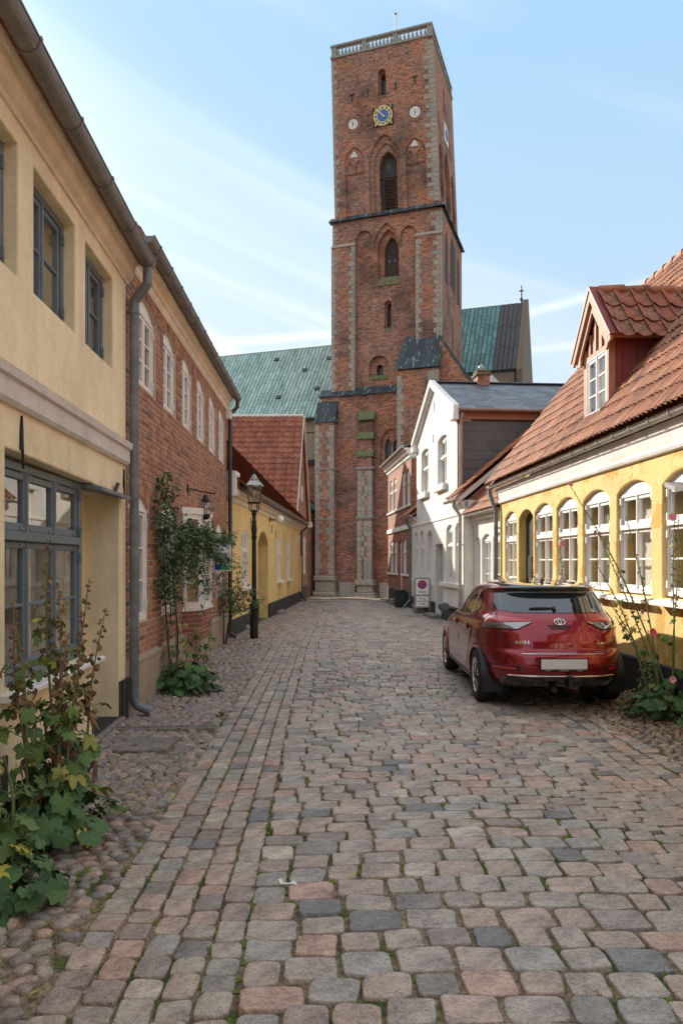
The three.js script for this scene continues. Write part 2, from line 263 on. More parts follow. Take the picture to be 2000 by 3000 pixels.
M.slateRoof = std([1, 1, 1], { roughness: 0.42, vertexColors: true, bumpMap: T.fineB, bumpScale: 0.004 });
M.lead = std([0.20, 0.21, 0.23], { roughness: 0.55, metalness: 0.4, map: T.metal });
M.redWood = std([0.33, 0.055, 0.04], { roughness: 0.6, map: T.wood });  // dormer cheeks: their shade is mixed into this deeper red
M.redPale = std([0.62, 0.28, 0.17], { roughness: 0.7, map: T.wood });  // on the dormer front, sunlight is mixed into this paler red
M.concrete = std([0.46, 0.44, 0.41], { map: T.stone, bumpMap: T.stoneB, bumpScale: 0.006 });
M.granite = std([0.30, 0.27, 0.25], { map: T.stone, bumpMap: T.stoneB, bumpScale: 0.01 });
M.soil = std([0.80, 0.74, 0.66], { map: T.soil, bumpMap: T.soilB, bumpScale: 0.02, roughness: 1 });

// ---------------------------------------------------------------- layout: lines of the two house rows (x against distance ahead)
// left: yellow shop D<8.15, brick house to 16.27, low yellow house to 32.3, gabled house to 39.5
// right: yellow cottage D<16.6, low white house to 19.8, white gabled house to 27.8, brick house to 33.8
function house(name, label, category, xa, Da, xb, Db, y = 0) { // frame: x along the front from a to b, z out into the street
  const dx = xb - xa, dz = -(Db - Da), L = Math.hypot(dx, dz);
  const g = thing(name, label, category, xa, y, -Da, Math.atan2(-dz / L, dx / L)); return [g, L];
}
const clampL = (v, t) => { for (let i = 0; i + 1 < t.length; i++) if (v <= t[i + 1][0] || i + 2 === t.length) { const k = (v - t[i][0]) / (t[i + 1][0] - t[i][0]); return mix(t[i][1], t[i + 1][1], Math.max(i === 0 ? -0.6 : 0, Math.min(i + 2 === t.length ? 1.2 : 1, k))); } };
const roadL = (D) => clampL(D, [[2.7, -0.42], [8.5, -0.59], [16, -0.72], [31, -0.68], [36, -0.6]]);
const roadR = (D) => clampL(D, [[2.7, 2.28], [9, 2.2], [15, 2.02], [31, 1.72], [36, 1.65]]);
const bandL = (D) => clampL(D, [[2.85, -1.19], [9.5, -1.32], [18, -1.5], [31, -1.25], [36, -1.15]]);
const bandR = (D) => roadR(D) + 0.68;
const wallL = (D) => D < 8.15 ? -2.04 - 0.0417 * D : D < 16.3 ? -2.237 - 0.0176 * D : D < 32.3 ? -3.2635 + 0.045 * D : -2.78 + 0.03 * D;
const wallR = (D) => D < 16.6 ? 4.25 - 0.0417 * D : 4.938 - 0.083 * D;
function gy(x, D) {
  const l = roadL(D), r = roadR(D), bl = bandL(D), br = bandR(D); let y = 0;
  if (x >= l && x <= r) { const t = (x - (l + r) / 2) / ((r - l) / 2); y = 0.055 * (1 - t * t); }
  else if (x < l) { y = x > bl ? -0.02 * Math.sin((l - x) / (l - bl) * Math.PI) : 0.035 * Math.min(2, (bl - x)); }
  else { y = x < br ? -0.015 * Math.sin((x - r) / (br - r) * Math.PI) : 0.02 * Math.min(2, x - br); }
  if (D > 33) y -= D < 40 ? 0.2 * ((D - 33) / 7) ** 1.3 : Math.min(1.75, 0.2 + (D - 40) * 0.052);
  return y;
}
// ---------------------------------------------------------------- ground and paving
seed(7);
{
  const lines = (a) => { const o = []; for (const [s, e, st] of a) for (let v = s; v < e - 1e-6; v += st) o.push(v); return o; };
  const xs = lines([[-90, -12, 13], [-12, -4, 2], [-4, 5, 0.12], [5, 12, 1.4], [12, 90, 13]]).concat([90]);
  const Ds = lines([[-40, -6, 8], [-6, 1, 1], [1, 12, 0.15], [12, 40, 0.4], [40, 80, 2], [80, 240, 20]]).concat([240]);
  const pos = [], idx = [], uv = [];
  for (const D of Ds) for (const x of xs) { pos.push(x, gy(x, D) - 0.018 + (Math.abs(x) < 6 ? 0.008 * (fbm(x * 0.13 + 3, D * 0.13, 16, 3, 5) - 0.5) : 0), -D); uv.push(x, D); }
  const nx = xs.length;
  for (let j = 0; j + 1 < Ds.length; j++) for (let i = 0; i + 1 < nx; i++) { const a = j * nx + i; idx.push(a, a + 1, a + nx, a + 1, a + nx + 1, a + nx); }
  const g = new THREE.BufferGeometry(); g.setAttribute('position', new THREE.Float32BufferAttribute(pos, 3)); g.setAttribute('uv', new THREE.Float32BufferAttribute(uv, 2)); g.setIndex(idx); g.computeVertexNormals();
  const m = new THREE.Mesh(g, M.soil); m.name = 'ground'; m.receiveShadow = true; m.userData = { kind: 'structure', label: 'sandy, mossy bedding earth between the paving stones', category: 'ground' }; scene.add(m);
}
const stoneTints = [[0.35, 0.295, 0.27], [0.33, 0.30, 0.28], [0.295, 0.29, 0.285], [0.37, 0.30, 0.27], [0.265, 0.235, 0.225], [0.39, 0.32, 0.285], [0.185, 0.19, 0.20], [0.34, 0.31, 0.285], [0.40, 0.29, 0.25], [0.43, 0.395, 0.36], [0.29, 0.24, 0.23], [0.225, 0.215, 0.215]];
const stoneMats = stoneTints.map((c) => std([c[0] * 1.56, c[1] * 1.46, c[2] * 1.38], { map: T.stone, bumpMap: T.stoneB, bumpScale: 0.007, roughness: 0.52 }));
const stoneV = std([1.28, 1.28, 1.28], { map: T.stone, bumpMap: T.stoneB, bumpScale: 0.007, roughness: 0.52, vertexColors: true });
stoneV.color.setRGB(1, 1, 1);
// one stone: rounded, chipped outline, worn shoulders, slightly domed top; unit footprint, heights in metres
function stoneGeo(n, rings, round, dome, v) {
  const pos = [], idx = [], uv = [], ang0 = Math.PI / n;
  const jit = []; for (let i = 0; i < n; i++) jit.push(1 + (hash(i, v, 61) - 0.5) * 0.06 + 0.03 * Math.sin(i * 1.3 + v * 2.1));
  const ph = [hash(1, v, 5) * 6.28, hash(2, v, 5) * 6.28], sk = (hash(3, v, 5) - 0.5) * 0.14, tp = (hash(4, v, 5) - 0.5) * 0.16;
  const tilt = [(hash(5, v, 5) - 0.5) * 0.012, (hash(6, v, 5) - 0.5) * 0.012];
  for (const [sc, y] of rings) for (let i = 0; i < n; i++) {
    const a = round > 5 ? (Math.floor(i / (n / 4)) * 90 + (n === 20 ? [14, 35, 45, 55, 76] : [33, 45, 57])[i % (n / 4)]) * Math.PI / 180 : ang0 + i / n * Math.PI * 2, c = Math.cos(a), s = Math.sin(a);
    const k = 1 / Math.pow(Math.pow(Math.abs(c), round) + Math.pow(Math.abs(s), round), 1 / round);
    let x = 0.5 * c * k * jit[i] * sc, z = 0.5 * s * k * jit[i] * sc; x += sk * z; z *= 1 + tp * x * 2;
    pos.push(x, y + (tilt[0] * x + tilt[1] * z) * 2 + dome * 0.12 * (hash(i, v, 9) - 0.5), z);
  }
  pos.push(0, dome, 0); const R = rings.length;
  for (let r = 0; r + 1 < R; r++) for (let i = 0; i < n; i++) { const a = r * n + i, b = r * n + (i + 1) % n; idx.push(a, a + n, b, b, a + n, b + n); }
  for (let i = 0; i < n; i++) idx.push((R - 1) * n + i, R * n, (R - 1) * n + (i + 1) % n);
  for (let i = 0; i < pos.length; i += 3) uv.push(pos[i] * 0.22 + pos[i + 1] * 0.6 + hash(v, 1, 3), pos[i + 2] * 0.22 - pos[i + 1] * 0.5 + hash(v, 2, 3));
  const g = new THREE.BufferGeometry(); g.setAttribute('position', new THREE.Float32BufferAttribute(pos, 3)); g.setAttribute('uv', new THREE.Float32BufferAttribute(uv, 2)); g.setIndex(idx); g.computeVertexNormals(); return g;
}
const settHi = [], settLo = [], pebHi = [], pebLo = [];
for (let v = 0; v < 14; v++) {
  settHi.push(stoneGeo(20, [[1.02, -0.05], [1.0, -0.012], [0.98, -0.004], [0.93, -0.0005], [0.6, 0.0005]], 7.0, 0.001, v));
  settLo.push(stoneGeo(12, [[1.02, -0.03], [0.95, -0.003]], 7.5, 0.004, v + 20));
  pebHi.push(stoneGeo(10, [[0.98, -0.05], [1.0, -0.018], [0.86, -0.002], [0.5, 0.006]], 2.9, 0.009, v + 40));
  pebLo.push(stoneGeo(7, [[1.0, -0.03], [0.8, 0.0]], 2.4, 0.012, v + 60));
}
// stones: {x, D, w, d, r, c, y}; the 300 that show largest are parts, the rest one joined part
function pave(parent, name, list, hi, lo, max = 300) {
  list.sort((a, b) => (b.w * b.d / (b.D ** 3)) - (a.w * a.d / (a.D ** 3)));
  let np = 0; const pos = [], nor = [], uv = [], col = [], idx = [];
  const m4 = new THREE.Matrix4(), q = new THREE.Quaternion(), e = new THREE.Euler(), p = V(), nn = V();
  for (const s of list) {
    e.set(s.tx || 0, s.r, s.tz || 0); q.setFromEuler(e);
    const v = Math.floor(hash(Math.round(s.x * 997), Math.round(s.D * 991), 4) * 14) % 14;
    const inView = s.D > 1.9 && Math.abs(s.x) < s.D * 0.5 + 0.3;
    if (np < max && inView) {
      np++; const o = sharedMesh(name, hi[v], stoneMats[s.c], parent); o.position.set(s.x, s.y, -s.D); o.quaternion.copy(q); o.scale.set(s.w, 1, s.d);
    } else {
      const g = s.D < 9 ? hi[v] : lo[v], gp = g.attributes.position, gn = g.attributes.normal, gu = g.attributes.uv, base = pos.length / 3, c = stoneTints[s.c];
      m4.compose(V(s.x, s.y, -s.D), q, V(s.w, 1, s.d));
      const k = 1.42 + 0.2 * hash(Math.round(s.x * 501), Math.round(s.D * 503), 8);
      for (let i = 0; i < gp.count; i++) { p.fromBufferAttribute(gp, i).applyMatrix4(m4); nn.fromBufferAttribute(gn, i).applyQuaternion(q); pos.push(p.x, p.y, p.z); nor.push(nn.x, nn.y, nn.z); uv.push(gu.getX(i) + v * 0.31, gu.getY(i) + s.c * 0.17); col.push(c[0] * k * 1.03, c[1] * k * 0.965, c[2] * k * 0.915); }
      for (let i = 0; i < g.index.count; i++) idx.push(base + g.index.getX(i));
    }
  }
  if (!pos.length) return;
  const g = new THREE.BufferGeometry(); g.setAttribute('position', new THREE.Float32BufferAttribute(pos, 3)); g.setAttribute('normal', new THREE.Float32BufferAttribute(nor, 3)); g.setAttribute('uv', new THREE.Float32BufferAttribute(uv, 2)); g.setAttribute('color', new THREE.Float32BufferAttribute(col, 3)); g.setIndex(idx);
  const o = sharedMesh(name + 's', g, stoneV, parent); o.userData.kind = 'stuff';
}
const tufts = []; // joints where moss and grass have taken hold
const mossAt = (x, D) => fbm(x * 0.11 + 5, D * 0.09 + 2, 16, 4, 141);
const pickStone = (warm) => { const h = rnd(); return h < 0.52 ? pick([0, 1, 2, 7, 7]) : h < 0.74 ? pick([3, 5, 8, 3]) : h < 0.90 ? pick([4, 10, 9, 1]) : pick([6, 11]); };
{ // the roadway: setts in rows across the street
  const road = structure('road', 'cobbled roadway of worn granite setts laid in rows across the street'), list = [];
  for (let D = 1.35; D < 32.2;) {
    const d = (D < 4.4 ? rr(0.168, 0.205) : rr(0.142, 0.182)) * (D > 12 ? 1.15 : 1), Dm = D + d / 2, l = roadL(Dm), r = roadR(Dm); let x = l + rr(-0.02, 0.03);
    while (x < r - 0.06) {
      let w = rr(0.165, 0.275) * (D > 12 ? 1.15 : 1); if (x + w > r - 0.08) w = Math.max(0.1, r - x);
      const cx = x + w / 2, bow = 0.10 * (1 - ((cx - (l + r) / 2) / ((r - l) / 2)) ** 2) - 0.05 + 0.03 * Math.sin(cx * 2.1 + D * 0.7), Dc = Dm + bow;
      if (Dc < 31.9) list.push({ x: cx, D: Dc, w: w - rr(0.008, 0.024), d: d - rr(0.008, 0.022), r: rr(-0.022, 0.022), c: pickStone(), y: gy(cx, Dc) + rr(-0.005, 0.005), tx: rr(-0.016, 0.016), tz: rr(-0.016, 0.016) });
      if (Dc < 16) for (let k = 0; k < 3; k++) { const m = mossAt(x, Dc); if (rnd() < sstep(0.42, 0.62, m) * 0.95) tufts.push([k ? rr(x, x + w) : x, k ? Dc - d / 2 + rr(-0.006, 0.006) : Dc + rr(-d / 2, d / 2)]); }
      x += w;
    }
    D += d;
  }
  pave(road, 'paving_stone', list, settHi, settLo);
}
function band(name, label, lo, hi, n, D1) {
  const o = structure(name, label), list = [];
  for (let c = 0; c < n; c++) {
    for (let D = 1.3 + rnd() * 0.2; D < D1;) {
      const d = rr(0.115, 0.20), Dm = D + d / 2, a = lo(Dm), b = hi(Dm), w = (b - a) / n, x = a + (c + 0.5) * w;
      list.push({ x, D: Dm, w: w - rr(0.007, 0.02), d: d - rr(0.007, 0.02), r: rr(-0.05, 0.05), c: pickStone(), y: gy(x, Dm) + rr(-0.006, 0.006), tx: rr(-0.03, 0.03), tz: rr(-0.03, 0.03) });
      if (Dm < 14 && rnd() < (c === n - 1 ? 0.9 * sstep(0.3, 0.5, mossAt(x, Dm)) : 0.25 * sstep(0.42, 0.62, mossAt(x, Dm)))) for (let k = 0; k < 3; k++) tufts.push([x + w / 2 * (rnd() < 0.7 ? 1 : -1), rr(D, D + d)]);
      D += d;
    }
  }
  pave(o, 'paving_stone', list, settHi, settLo);
}
band('paved_gutter', 'gutter band of five lines of setts beside the left cobbled sidewalk', bandL, roadL, 5, 31.9);
band('paved_gutter', 'band of setts running along the street under the parked red car', roadR, bandR, 4, 31.9);
const drainQ = (x, D) => (Math.abs(D - 7.62 - 0.10 * (x + 1.8)) < 0.1 && x > -2.35 && x < -1.3) || (Math.abs(D - 6.92) < 0.27 && Math.abs(x + 1.83) < 0.27);
function cobbles(name, label, lo, hi, D1) {
  const o = structure(name, label), list = [];
  for (let D = 1.4, row = 0; D < D1; row++) {
    const far = D > 14 ? 1.35 : 1, d = rr(0.062, 0.085) * far; let x = lo(D) + (row % 2) * 0.05 - rr(0, 0.04);
    while (x < hi(D) - 0.02) {
      const w = rr(0.075, 0.145) * far, cx = x + w / 2, Dc = D + rr(-0.016, 0.016);
      if (cx < hi(Dc) - 0.02 && !(lo === wallL && drainQ(cx, Dc))) list.push({ x: cx, D: Dc, w: w - rr(0.006, 0.02), d: d * rr(0.9, 1.25), r: rr(-0.5, 0.5), c: pick([0, 4, 10, 10, 4, 3, 11, 1, 7, 8, 11, 4]), y: gy(cx, Dc) - 0.004 + rr(-0.008, 0.008), tx: rr(-0.12, 0.12), tz: rr(-0.12, 0.12) });
      if (Dc < 13 && rnd() < 0.30 * sstep(0.48, 0.62, mossAt(cx, Dc))) tufts.push([x, Dc], [x + 0.03, Dc + 0.02]);
      x += w;
    }
    D += d;
  }
  pave(o, 'cobblestone', list, pebHi, pebLo);
}
cobbles('cobbled_sidewalk', 'strip of small rounded fieldstones along the yellow shop and brick house', wallL, bandL, 31.9);
cobbles('cobbled_sidewalk', 'strip of small rounded fieldstones along the yellow cottage with the dormer', bandR, wallR, 31.9);
{ // light concrete pavement where the street meets the church square, and the square itself
  const pts = []; for (let i = 0; i <= 12; i++) { const x = mix(-1.55, 1.95, i / 12); pts.push(x); }
  const geos = []; for (let i = 0; i < 12; i++) { const x0 = pts[i], x1 = pts[i + 1]; geos.push(bbox(x0 + 0.005, x1 - 0.005, -0.06, 0, 0, 1.0, 0.008).translate(0, 0, -33.05 + 0.1 * Math.abs(x0 - 0.2))); }
  const o = structure('pavement', 'pale concrete slab strip across the end of the street'); for (const g of geos) mesh('paving_slab', g.translate(0, 0.045, 0), M.concrete, o);
}
{ // drain channel and inspection slab in the left sidewalk
  const t = thing('drain_channel', 'two long granite channel stones leading from the grey downpipe to the gutter', 'drain', -1.83, gy(-1.83, 7.62) - 0.01, -7.62, 0.10);
  for (const [a, b] of [[-0.50, -0.06], [-0.04, 0.52]]) mesh('channel_stone', [bbox(a, b, -0.07, 0.022, -0.085, -0.03, 0.01), bbox(a, b, -0.07, 0.022, 0.03, 0.085, 0.01), box(a + 0.005, b - 0.005, -0.06, 0.004, -0.03, 0.03)], M.granite, t);
  const s = mesh('pavement_slab', bbox(-0.25, 0.25, -0.07, 0.012, -0.24, 0.24, 0.012).translate(-1.83, gy(-1.83, 6.92), -6.92), M.granite, scene); s.userData = { label: 'square grey stone slab set in the cobbles before the shop doorway', category: 'slab' };
}
{ // moss and grass in the joints
  const bl = []; for (let i = 0; i < 5; i++) { const a = i / 5 * 6.28, l = 0.010 + 0.010 * hash(i, 1, 2); const g = new THREE.BufferGeometry(); const c = Math.cos(a), s = Math.sin(a); g.setAttribute('position', new THREE.Float32BufferAttribute([-s * 0.005, 0, c * 0.005, s * 0.005, 0, -c * 0.005, c * l, l * 1.0, s * l], 3)); g.setAttribute('uv', new THREE.Float32BufferAttribute([0, 0, 1, 0, 0.5, 1], 2)); g.computeVertexNormals(); bl.push(g); }
  const cap = new THREE.SphereGeometry(0.012, 6, 4, 0, 6.3, 0, 1.57); cap.scale(1.3, 0.6, 1.3); bl.push(cap);
  const im = new THREE.InstancedMesh(merge(bl), std([1, 1, 1], { roughness: 1, side: THREE.DoubleSide }), tufts.length * 2); im.name = 'moss'; im.userData = { kind: 'stuff', label: 'green moss and short grass growing in the paving joints', category: 'moss' };
  const m4 = new THREE.Matrix4(), q = new THREE.Quaternion(); let n = 0;
  for (const [x, D] of tufts) for (let k = 0; k < 2; k++) { const xx = x + rr(-0.012, 0.012), DD = D + rr(-0.012, 0.012), s = rr(0.5, 1.3); q.setFromEuler(new THREE.Euler(0, rnd() * 6, 0)); m4.compose(V(xx, gy(xx, DD) - 0.015, -DD), q, V(s, s * rr(0.7, 1.5), s)); im.setMatrixAt(n, m4); const h = rnd(); im.setColorAt(n, lin(mix(0.10, 0.20, h), mix(0.16, 0.22, h), 0.035)); n++; }
  im.castShadow = im.receiveShadow = true; scene.add(im);
  console.log('moss', n);
}
// ---------------------------------------------------------------- parts shared by the houses
const M4 = new THREE.Matrix4();
// window in an opening x0..x1, y0..y1 (springing) + rise; glass at z = -rec
function windowPart(parent, o) {
  const g = part('window', parent, o.label), { x0, x1, y0, y1, rise = 0, rec = 0.1, cols = 2, fw = 0.045, cw = 0.04, mat = M.whitePaint } = o, f = [], zf = -rec + 0.03, zb = -rec - 0.05;
  const tiers = o.tiers || [[y0, y1, 1]];
  f.push(bbox(x0, x0 + fw, y0, y1, zb, zf, 0.006), bbox(x1 - fw, x1, y0, y1, zb, zf, 0.006), bbox(x0 + fw, x1 - fw, y0, y0 + fw, zb, zf, 0.006), bbox(x0 + fw, x1 - fw, y1 - fw, y1, zb, zf, 0.006));
  if (rise > 0) { const pts = [[x0, y1], [x1, y1], ...arcPts(x0, x1, y1, rise, 10).reverse().slice(0)]; f.push(slab(pts, zb + 0.01, zf - 0.012)); }
  const W = (x1 - x0 - 2 * fw);
  const mids = o.split || Array.from({ length: cols + 1 }, (_, i) => i / cols);
  tiers.forEach(([ta, tb, bars], ti) => {
    const a = ta + (ti === 0 ? fw : 0), b = tb - (ti === tiers.length - 1 ? fw : 0);
    if (ti > 0) f.push(bbox(x0 + fw, x1 - fw, ta - 0.035, ta + 0.035, zb, zf + 0.022, 0.006));
    for (let c = 0; c < cols; c++) {
      const xa = x0 + fw + W * mids[c], xb = x0 + fw + W * mids[c + 1], ya = ti > 0 ? a + 0.035 : a, yb = ti < tiers.length - 1 ? b - 0.035 : b, z0 = -rec - 0.035, z1 = -rec + 0.012;
      f.push(bbox(xa + 0.003, xa + cw, ya, yb, z0, z1, 0.005), bbox(xb - cw, xb - 0.003, ya, yb, z0, z1, 0.005), bbox(xa + cw, xb - cw, ya + 0.003, ya + cw + 0.01, z0, z1, 0.005), bbox(xa + cw, xb - cw, yb - cw, yb - 0.003, z0, z1, 0.005));
      const n = bars, py0 = ya + cw + 0.01, py1 = yb - cw;
      for (let k = 0; k < n; k++) {
        const pa = py0 + (py1 - py0) * k / n, pb = py0 + (py1 - py0) * (k + 1) / n;
        if (k) f.push(bbox(xa + cw, xb - cw, pa - 0.012, pa + 0.012, z0 + 0.005, z1 - 0.004, 0.004));
        const pg = new THREE.PlaneGeometry(xb - xa - 2 * cw + 0.01, pb - pa + 0.004); pg.rotateX(rr(-0.004, 0.004)); pg.rotateY(rr(-0.006, 0.006)); pg.translate((xa + xb) / 2, (pa + pb) / 2, -rec - 0.012);
        mesh('pane', pg, o.glass || M.glass, g);
      }
      if (o.hinge) for (const hy of [ya + 0.12 * (yb - ya), yb - 0.12 * (yb - ya)]) for (const hx of [xa + 0.01, xb - 0.01]) if ((c === 0 && hx < xa + 0.02) || (c === cols - 1 && hx > xb - 0.02)) f.push(cbox(0.026, 0.09, 0.03, hx + (c === 0 ? -0.012 : 0.012), hy, zf + 0.004));
    }
    if (cols > 1) for (let c = 1; c < cols; c++) { const xm = x0 + fw + W * mids[c]; f.push(bbox(xm - 0.018, xm + 0.018, ta + 0.02, tb - 0.02, z0c(rec), -rec + 0.026, 0.006)); }
  });
  mesh('frame', f, mat, g);
  if (o.sill) mesh('sill', prism([[-rec + 0.02, y0 - 0.005], [o.sill, y0 - 0.035], [o.sill, y0 - 0.035 - (o.sillT || 0.045)], [-rec + 0.02, y0 - 0.06 - (o.sillT || 0.045)]], x0 - 0.06, x1 + 0.06), o.sillMat || M.whitePaint, g);
  if (o.curtain) { const cs = []; for (const [ca, cb] of o.curtain) { const n = 16, pg = new THREE.PlaneGeometry((cb - ca) * (x1 - x0), y1 - y0 + rise, n, 1), p = pg.attributes.position; for (let i = 0; i < p.count; i++) p.setZ(i, 0.018 * Math.sin(p.getX(i) * 55 + ca * 9)); pg.computeVertexNormals(); pg.translate(x0 + (ca + cb) / 2 * (x1 - x0), (y0 + y1 + rise) / 2, -rec - 0.16); cs.push(pg); } mesh('curtain', cs, o.curtainMat || M.curtain, g); }
  return g;
}
const z0c = (rec) => -rec - 0.03;
// half-round gutter along x with collars and a stop end; z0 = its centre line
function gutter(parent, x0, x1, y, z, r, mat, step = 0.9, sag = 0.008) {
  const prof = []; const n = 10; for (let i = 0; i <= n; i++) { const a = Math.PI + Math.PI * i / n; prof.push([z + r * Math.cos(a), y + r * Math.sin(a)]); } for (let i = n; i >= 0; i--) { const a = Math.PI + Math.PI * i / n; prof.push([z + (r - 0.006) * Math.cos(a), y + (r - 0.006) * Math.sin(a)]); }
  const gs = [];
  const g = prism(prof, x0, x1); gs.push(g, rod(V(x0, y + 0.004, z + r), V(x1, y + 0.004, z + r), 0.009, 8));
  const cap = (x) => { const c = new THREE.CircleGeometry(r, 12, Math.PI, Math.PI); c.rotateY(Math.PI / 2); c.translate(x, y, z); return c; }; gs.push(cap(x0 + 0.001), cap(x1 - 0.001));
  const o = mesh('gutter', gs, mat, parent);
  for (let x = x0 + step * 0.5; x < x1; x += step) { const p2 = []; for (let i = 0; i <= n; i++) { const a = Math.PI + Math.PI * i / n; p2.push([z + (r + 0.007) * Math.cos(a), y + (r + 0.007) * Math.sin(a)]); } for (let i = n; i >= 0; i--) { const a = Math.PI + Math.PI * i / n; p2.push([z + (r - 0.001) * Math.cos(a), y + (r - 0.001) * Math.sin(a)]); } const w = rr(0.03, 0.045); mesh('bracket', [prism(p2, x, x + w), cbox(w, 0.03, 0.022, x + w / 2, y + 0.008, z + r)], mat, o); }
  return o;
}
function downpipe(parent, pts, r, mat, clips = []) {
  const o = mesh('downpipe', pipe(pts, r, 14), mat, parent);
  for (const y of clips) { const p = pts.find((q, i) => i + 1 < pts.length && Math.abs(pts[i + 1].x - q.x) < 0.01 && Math.abs(pts[i + 1].z - q.z) < 0.01 && q.y >= y && pts[i + 1].y <= y); if (p) mesh('pipe_clip', [rod(V(p.x, y - 0.02, p.z), V(p.x, y + 0.02, p.z), r + 0.008, 14), cbox(0.02, 0.03, p.z + 0.01, p.x, y, p.z / 2)], mat, o); }
  return o;
}
// pantile: S-shaped section, unit = metres, lies in x (width) / y (up the slope), z = normal; small front edge
function pantile(w, l, v, rolls = 0) {
  const n = rolls ? 12 : 8, top = [], pos = [], idx = [], uv = [];
  for (let i = 0; i <= n; i++) { const t = i / n, x = (t - 0.5) * (w * 1.14); const z = rolls ? 0.034 * Math.pow(0.5 + 0.5 * Math.cos((t - 0.25) * Math.PI * 2 * rolls), 1.6) - 0.01 : 0.030 * Math.cos(t * Math.PI * 1.75 - 0.35) + 0.006 * Math.cos(t * 9); top.push([x, z]); }
  const lift = 0.026;
  for (const [x, z] of top) pos.push(x, 0, z + lift); for (const [x, z] of top) pos.push(x, l * 1.16, z); for (const [x, z] of top) pos.push(x, 0, z + lift); for (const [x, z] of top) pos.push(x, 0.004, z + lift - 0.016);
  for (let i = 0; i < n; i++) { idx.push(i, i + 1, n + 1 + i, i + 1, n + 2 + i, n + 1 + i); const b = 2 * (n + 1); idx.push(b + n + 1 + i, b + n + 2 + i, b + i, b + n + 2 + i, b + i + 1, b + i); }
  for (let i = 0; i < pos.length; i += 3) uv.push(pos[i] + v * 0.37, pos[i + 1] + v * 0.73);
  const g = new THREE.BufferGeometry(); g.setAttribute('position', new THREE.Float32BufferAttribute(pos, 3)); g.setAttribute('uv', new THREE.Float32BufferAttribute(uv, 2)); g.setIndex(idx); g.computeVertexNormals(); return g;
}
// tiles laid on a plane: origin o (lower corner), ux across, uy up the slope; skip(u, v) leaves gaps; order says which show largest
function layTiles(roof, o, ux, uy, wid, len, tw, tl, mats, tints, order, max, skip, rolls) {
  const un = V().crossVectors(ux, uy).normalize(), vars = [0, 1, 2, 3, 4, 5].map((v) => pantile(tw, tl, v, rolls)), list = [];
  const nu = Math.round(wid / tw), nv = Math.round(len / tl); const aw = wid / nu, al = len / nv;
  for (let j = 0; j < nv; j++) for (let i = 0; i < nu; i++) { const u = (i + 0.5) * aw, v = j * al - 0.04; if (skip && skip(u, v + al / 2)) continue; list.push({ u, v, k: order ? order(u, v) : v }); }
  list.sort((a, b) => a.k - b.k);
  const basis = new THREE.Matrix4().makeBasis(ux, uy, un), q0 = new THREE.Quaternion().setFromRotationMatrix(basis), q = new THREE.Quaternion(), e = new THREE.Euler(), p = V(), nn = V();
  const pos = [], nor = [], uv = [], col = [], idx = [];
  list.forEach((t, i) => {
    e.set(rr(-0.012, 0.012), rr(-0.02, 0.02), rr(-0.018, 0.018)); q.copy(q0).multiply(new THREE.Quaternion().setFromEuler(e));
    const at = V().copy(o).addScaledVector(ux, t.u).addScaledVector(uy, t.v).addScaledVector(un, rr(0.025, 0.033)); const vi = Math.floor(rnd() * 6), mi = Math.floor(rnd() * mats.length), g = vars[vi];
    if (i < max) { const m = sharedMesh('tile', g, mats[mi], roof); m.position.copy(at); m.quaternion.copy(q); }
    else {
      const gp = g.attributes.position, gn = g.attributes.normal, gu = g.attributes.uv, base = pos.length / 3, c = tints[mi], k = rr(0.9, 1.1);
      for (let a = 0; a < gp.count; a++) { p.fromBufferAttribute(gp, a).applyQuaternion(q).add(at); nn.fromBufferAttribute(gn, a).applyQuaternion(q); pos.push(p.x, p.y, p.z); nor.push(nn.x, nn.y, nn.z); uv.push(gu.getX(a) + t.u, gu.getY(a) + t.v); col.push(c.r * k, c.g * k, c.b * k); }
      for (let a = 0; a < g.index.count; a++) idx.push(base + g.index.getX(a));
    }
  });
  if (pos.length) { const g = new THREE.BufferGeometry(); g.setAttribute('position', new THREE.Float32BufferAttribute(pos, 3)); g.setAttribute('normal', new THREE.Float32BufferAttribute(nor, 3)); g.setAttribute('uv', new THREE.Float32BufferAttribute(uv, 2)); g.setAttribute('color', new THREE.Float32BufferAttribute(col, 3)); g.setIndex(idx); const m = sharedMesh('tiles', g, M.tileV, roof); m.userData.kind = 'stuff'; }
}
// body of a house behind its front: floor, ceiling, rear, inner back wall; open front is closed by the wall part
function shell(parent, L, depth, h, mat, t = 0.35) {
  mesh('side_wall', [box(0.0, t, -0.3, h, -depth, -t - 0.004), box(L - t, L, -0.3, h, -depth, -t - 0.004), box(t, L - t, -0.3, h, -depth, -depth + t)], mat, parent);
  mesh('room', [box(t + 0.01, L - t - 0.01, -0.25, -0.02, -depth + t, -t - 0.01), box(t + 0.01, L - t - 0.01, h - 0.1, h, -depth + t, -t - 0.01), box(t + 0.01, L - t - 0.01, 0, h - 0.1, -2.6, -2.5)], M.room, parent);
}
// gabled roof boards with the ridge along x: eave at z = zo, pitch p, half depth d
function roofBoards(parent, x0, x1, ye, zo, d, p, mat, t = 0.12) {
  const yr = ye + (d + zo) * p;
  return [mesh('roof', [prism([[zo, ye], [zo, ye + t], [-d, yr + t], [-d, yr]], x0, x1), prism([[-d - 0.002, yr], [-d - 0.002, yr + t], [-2 * d - zo, ye + t], [-2 * d - zo, ye]], x0, x1)], mat, parent), yr];
}
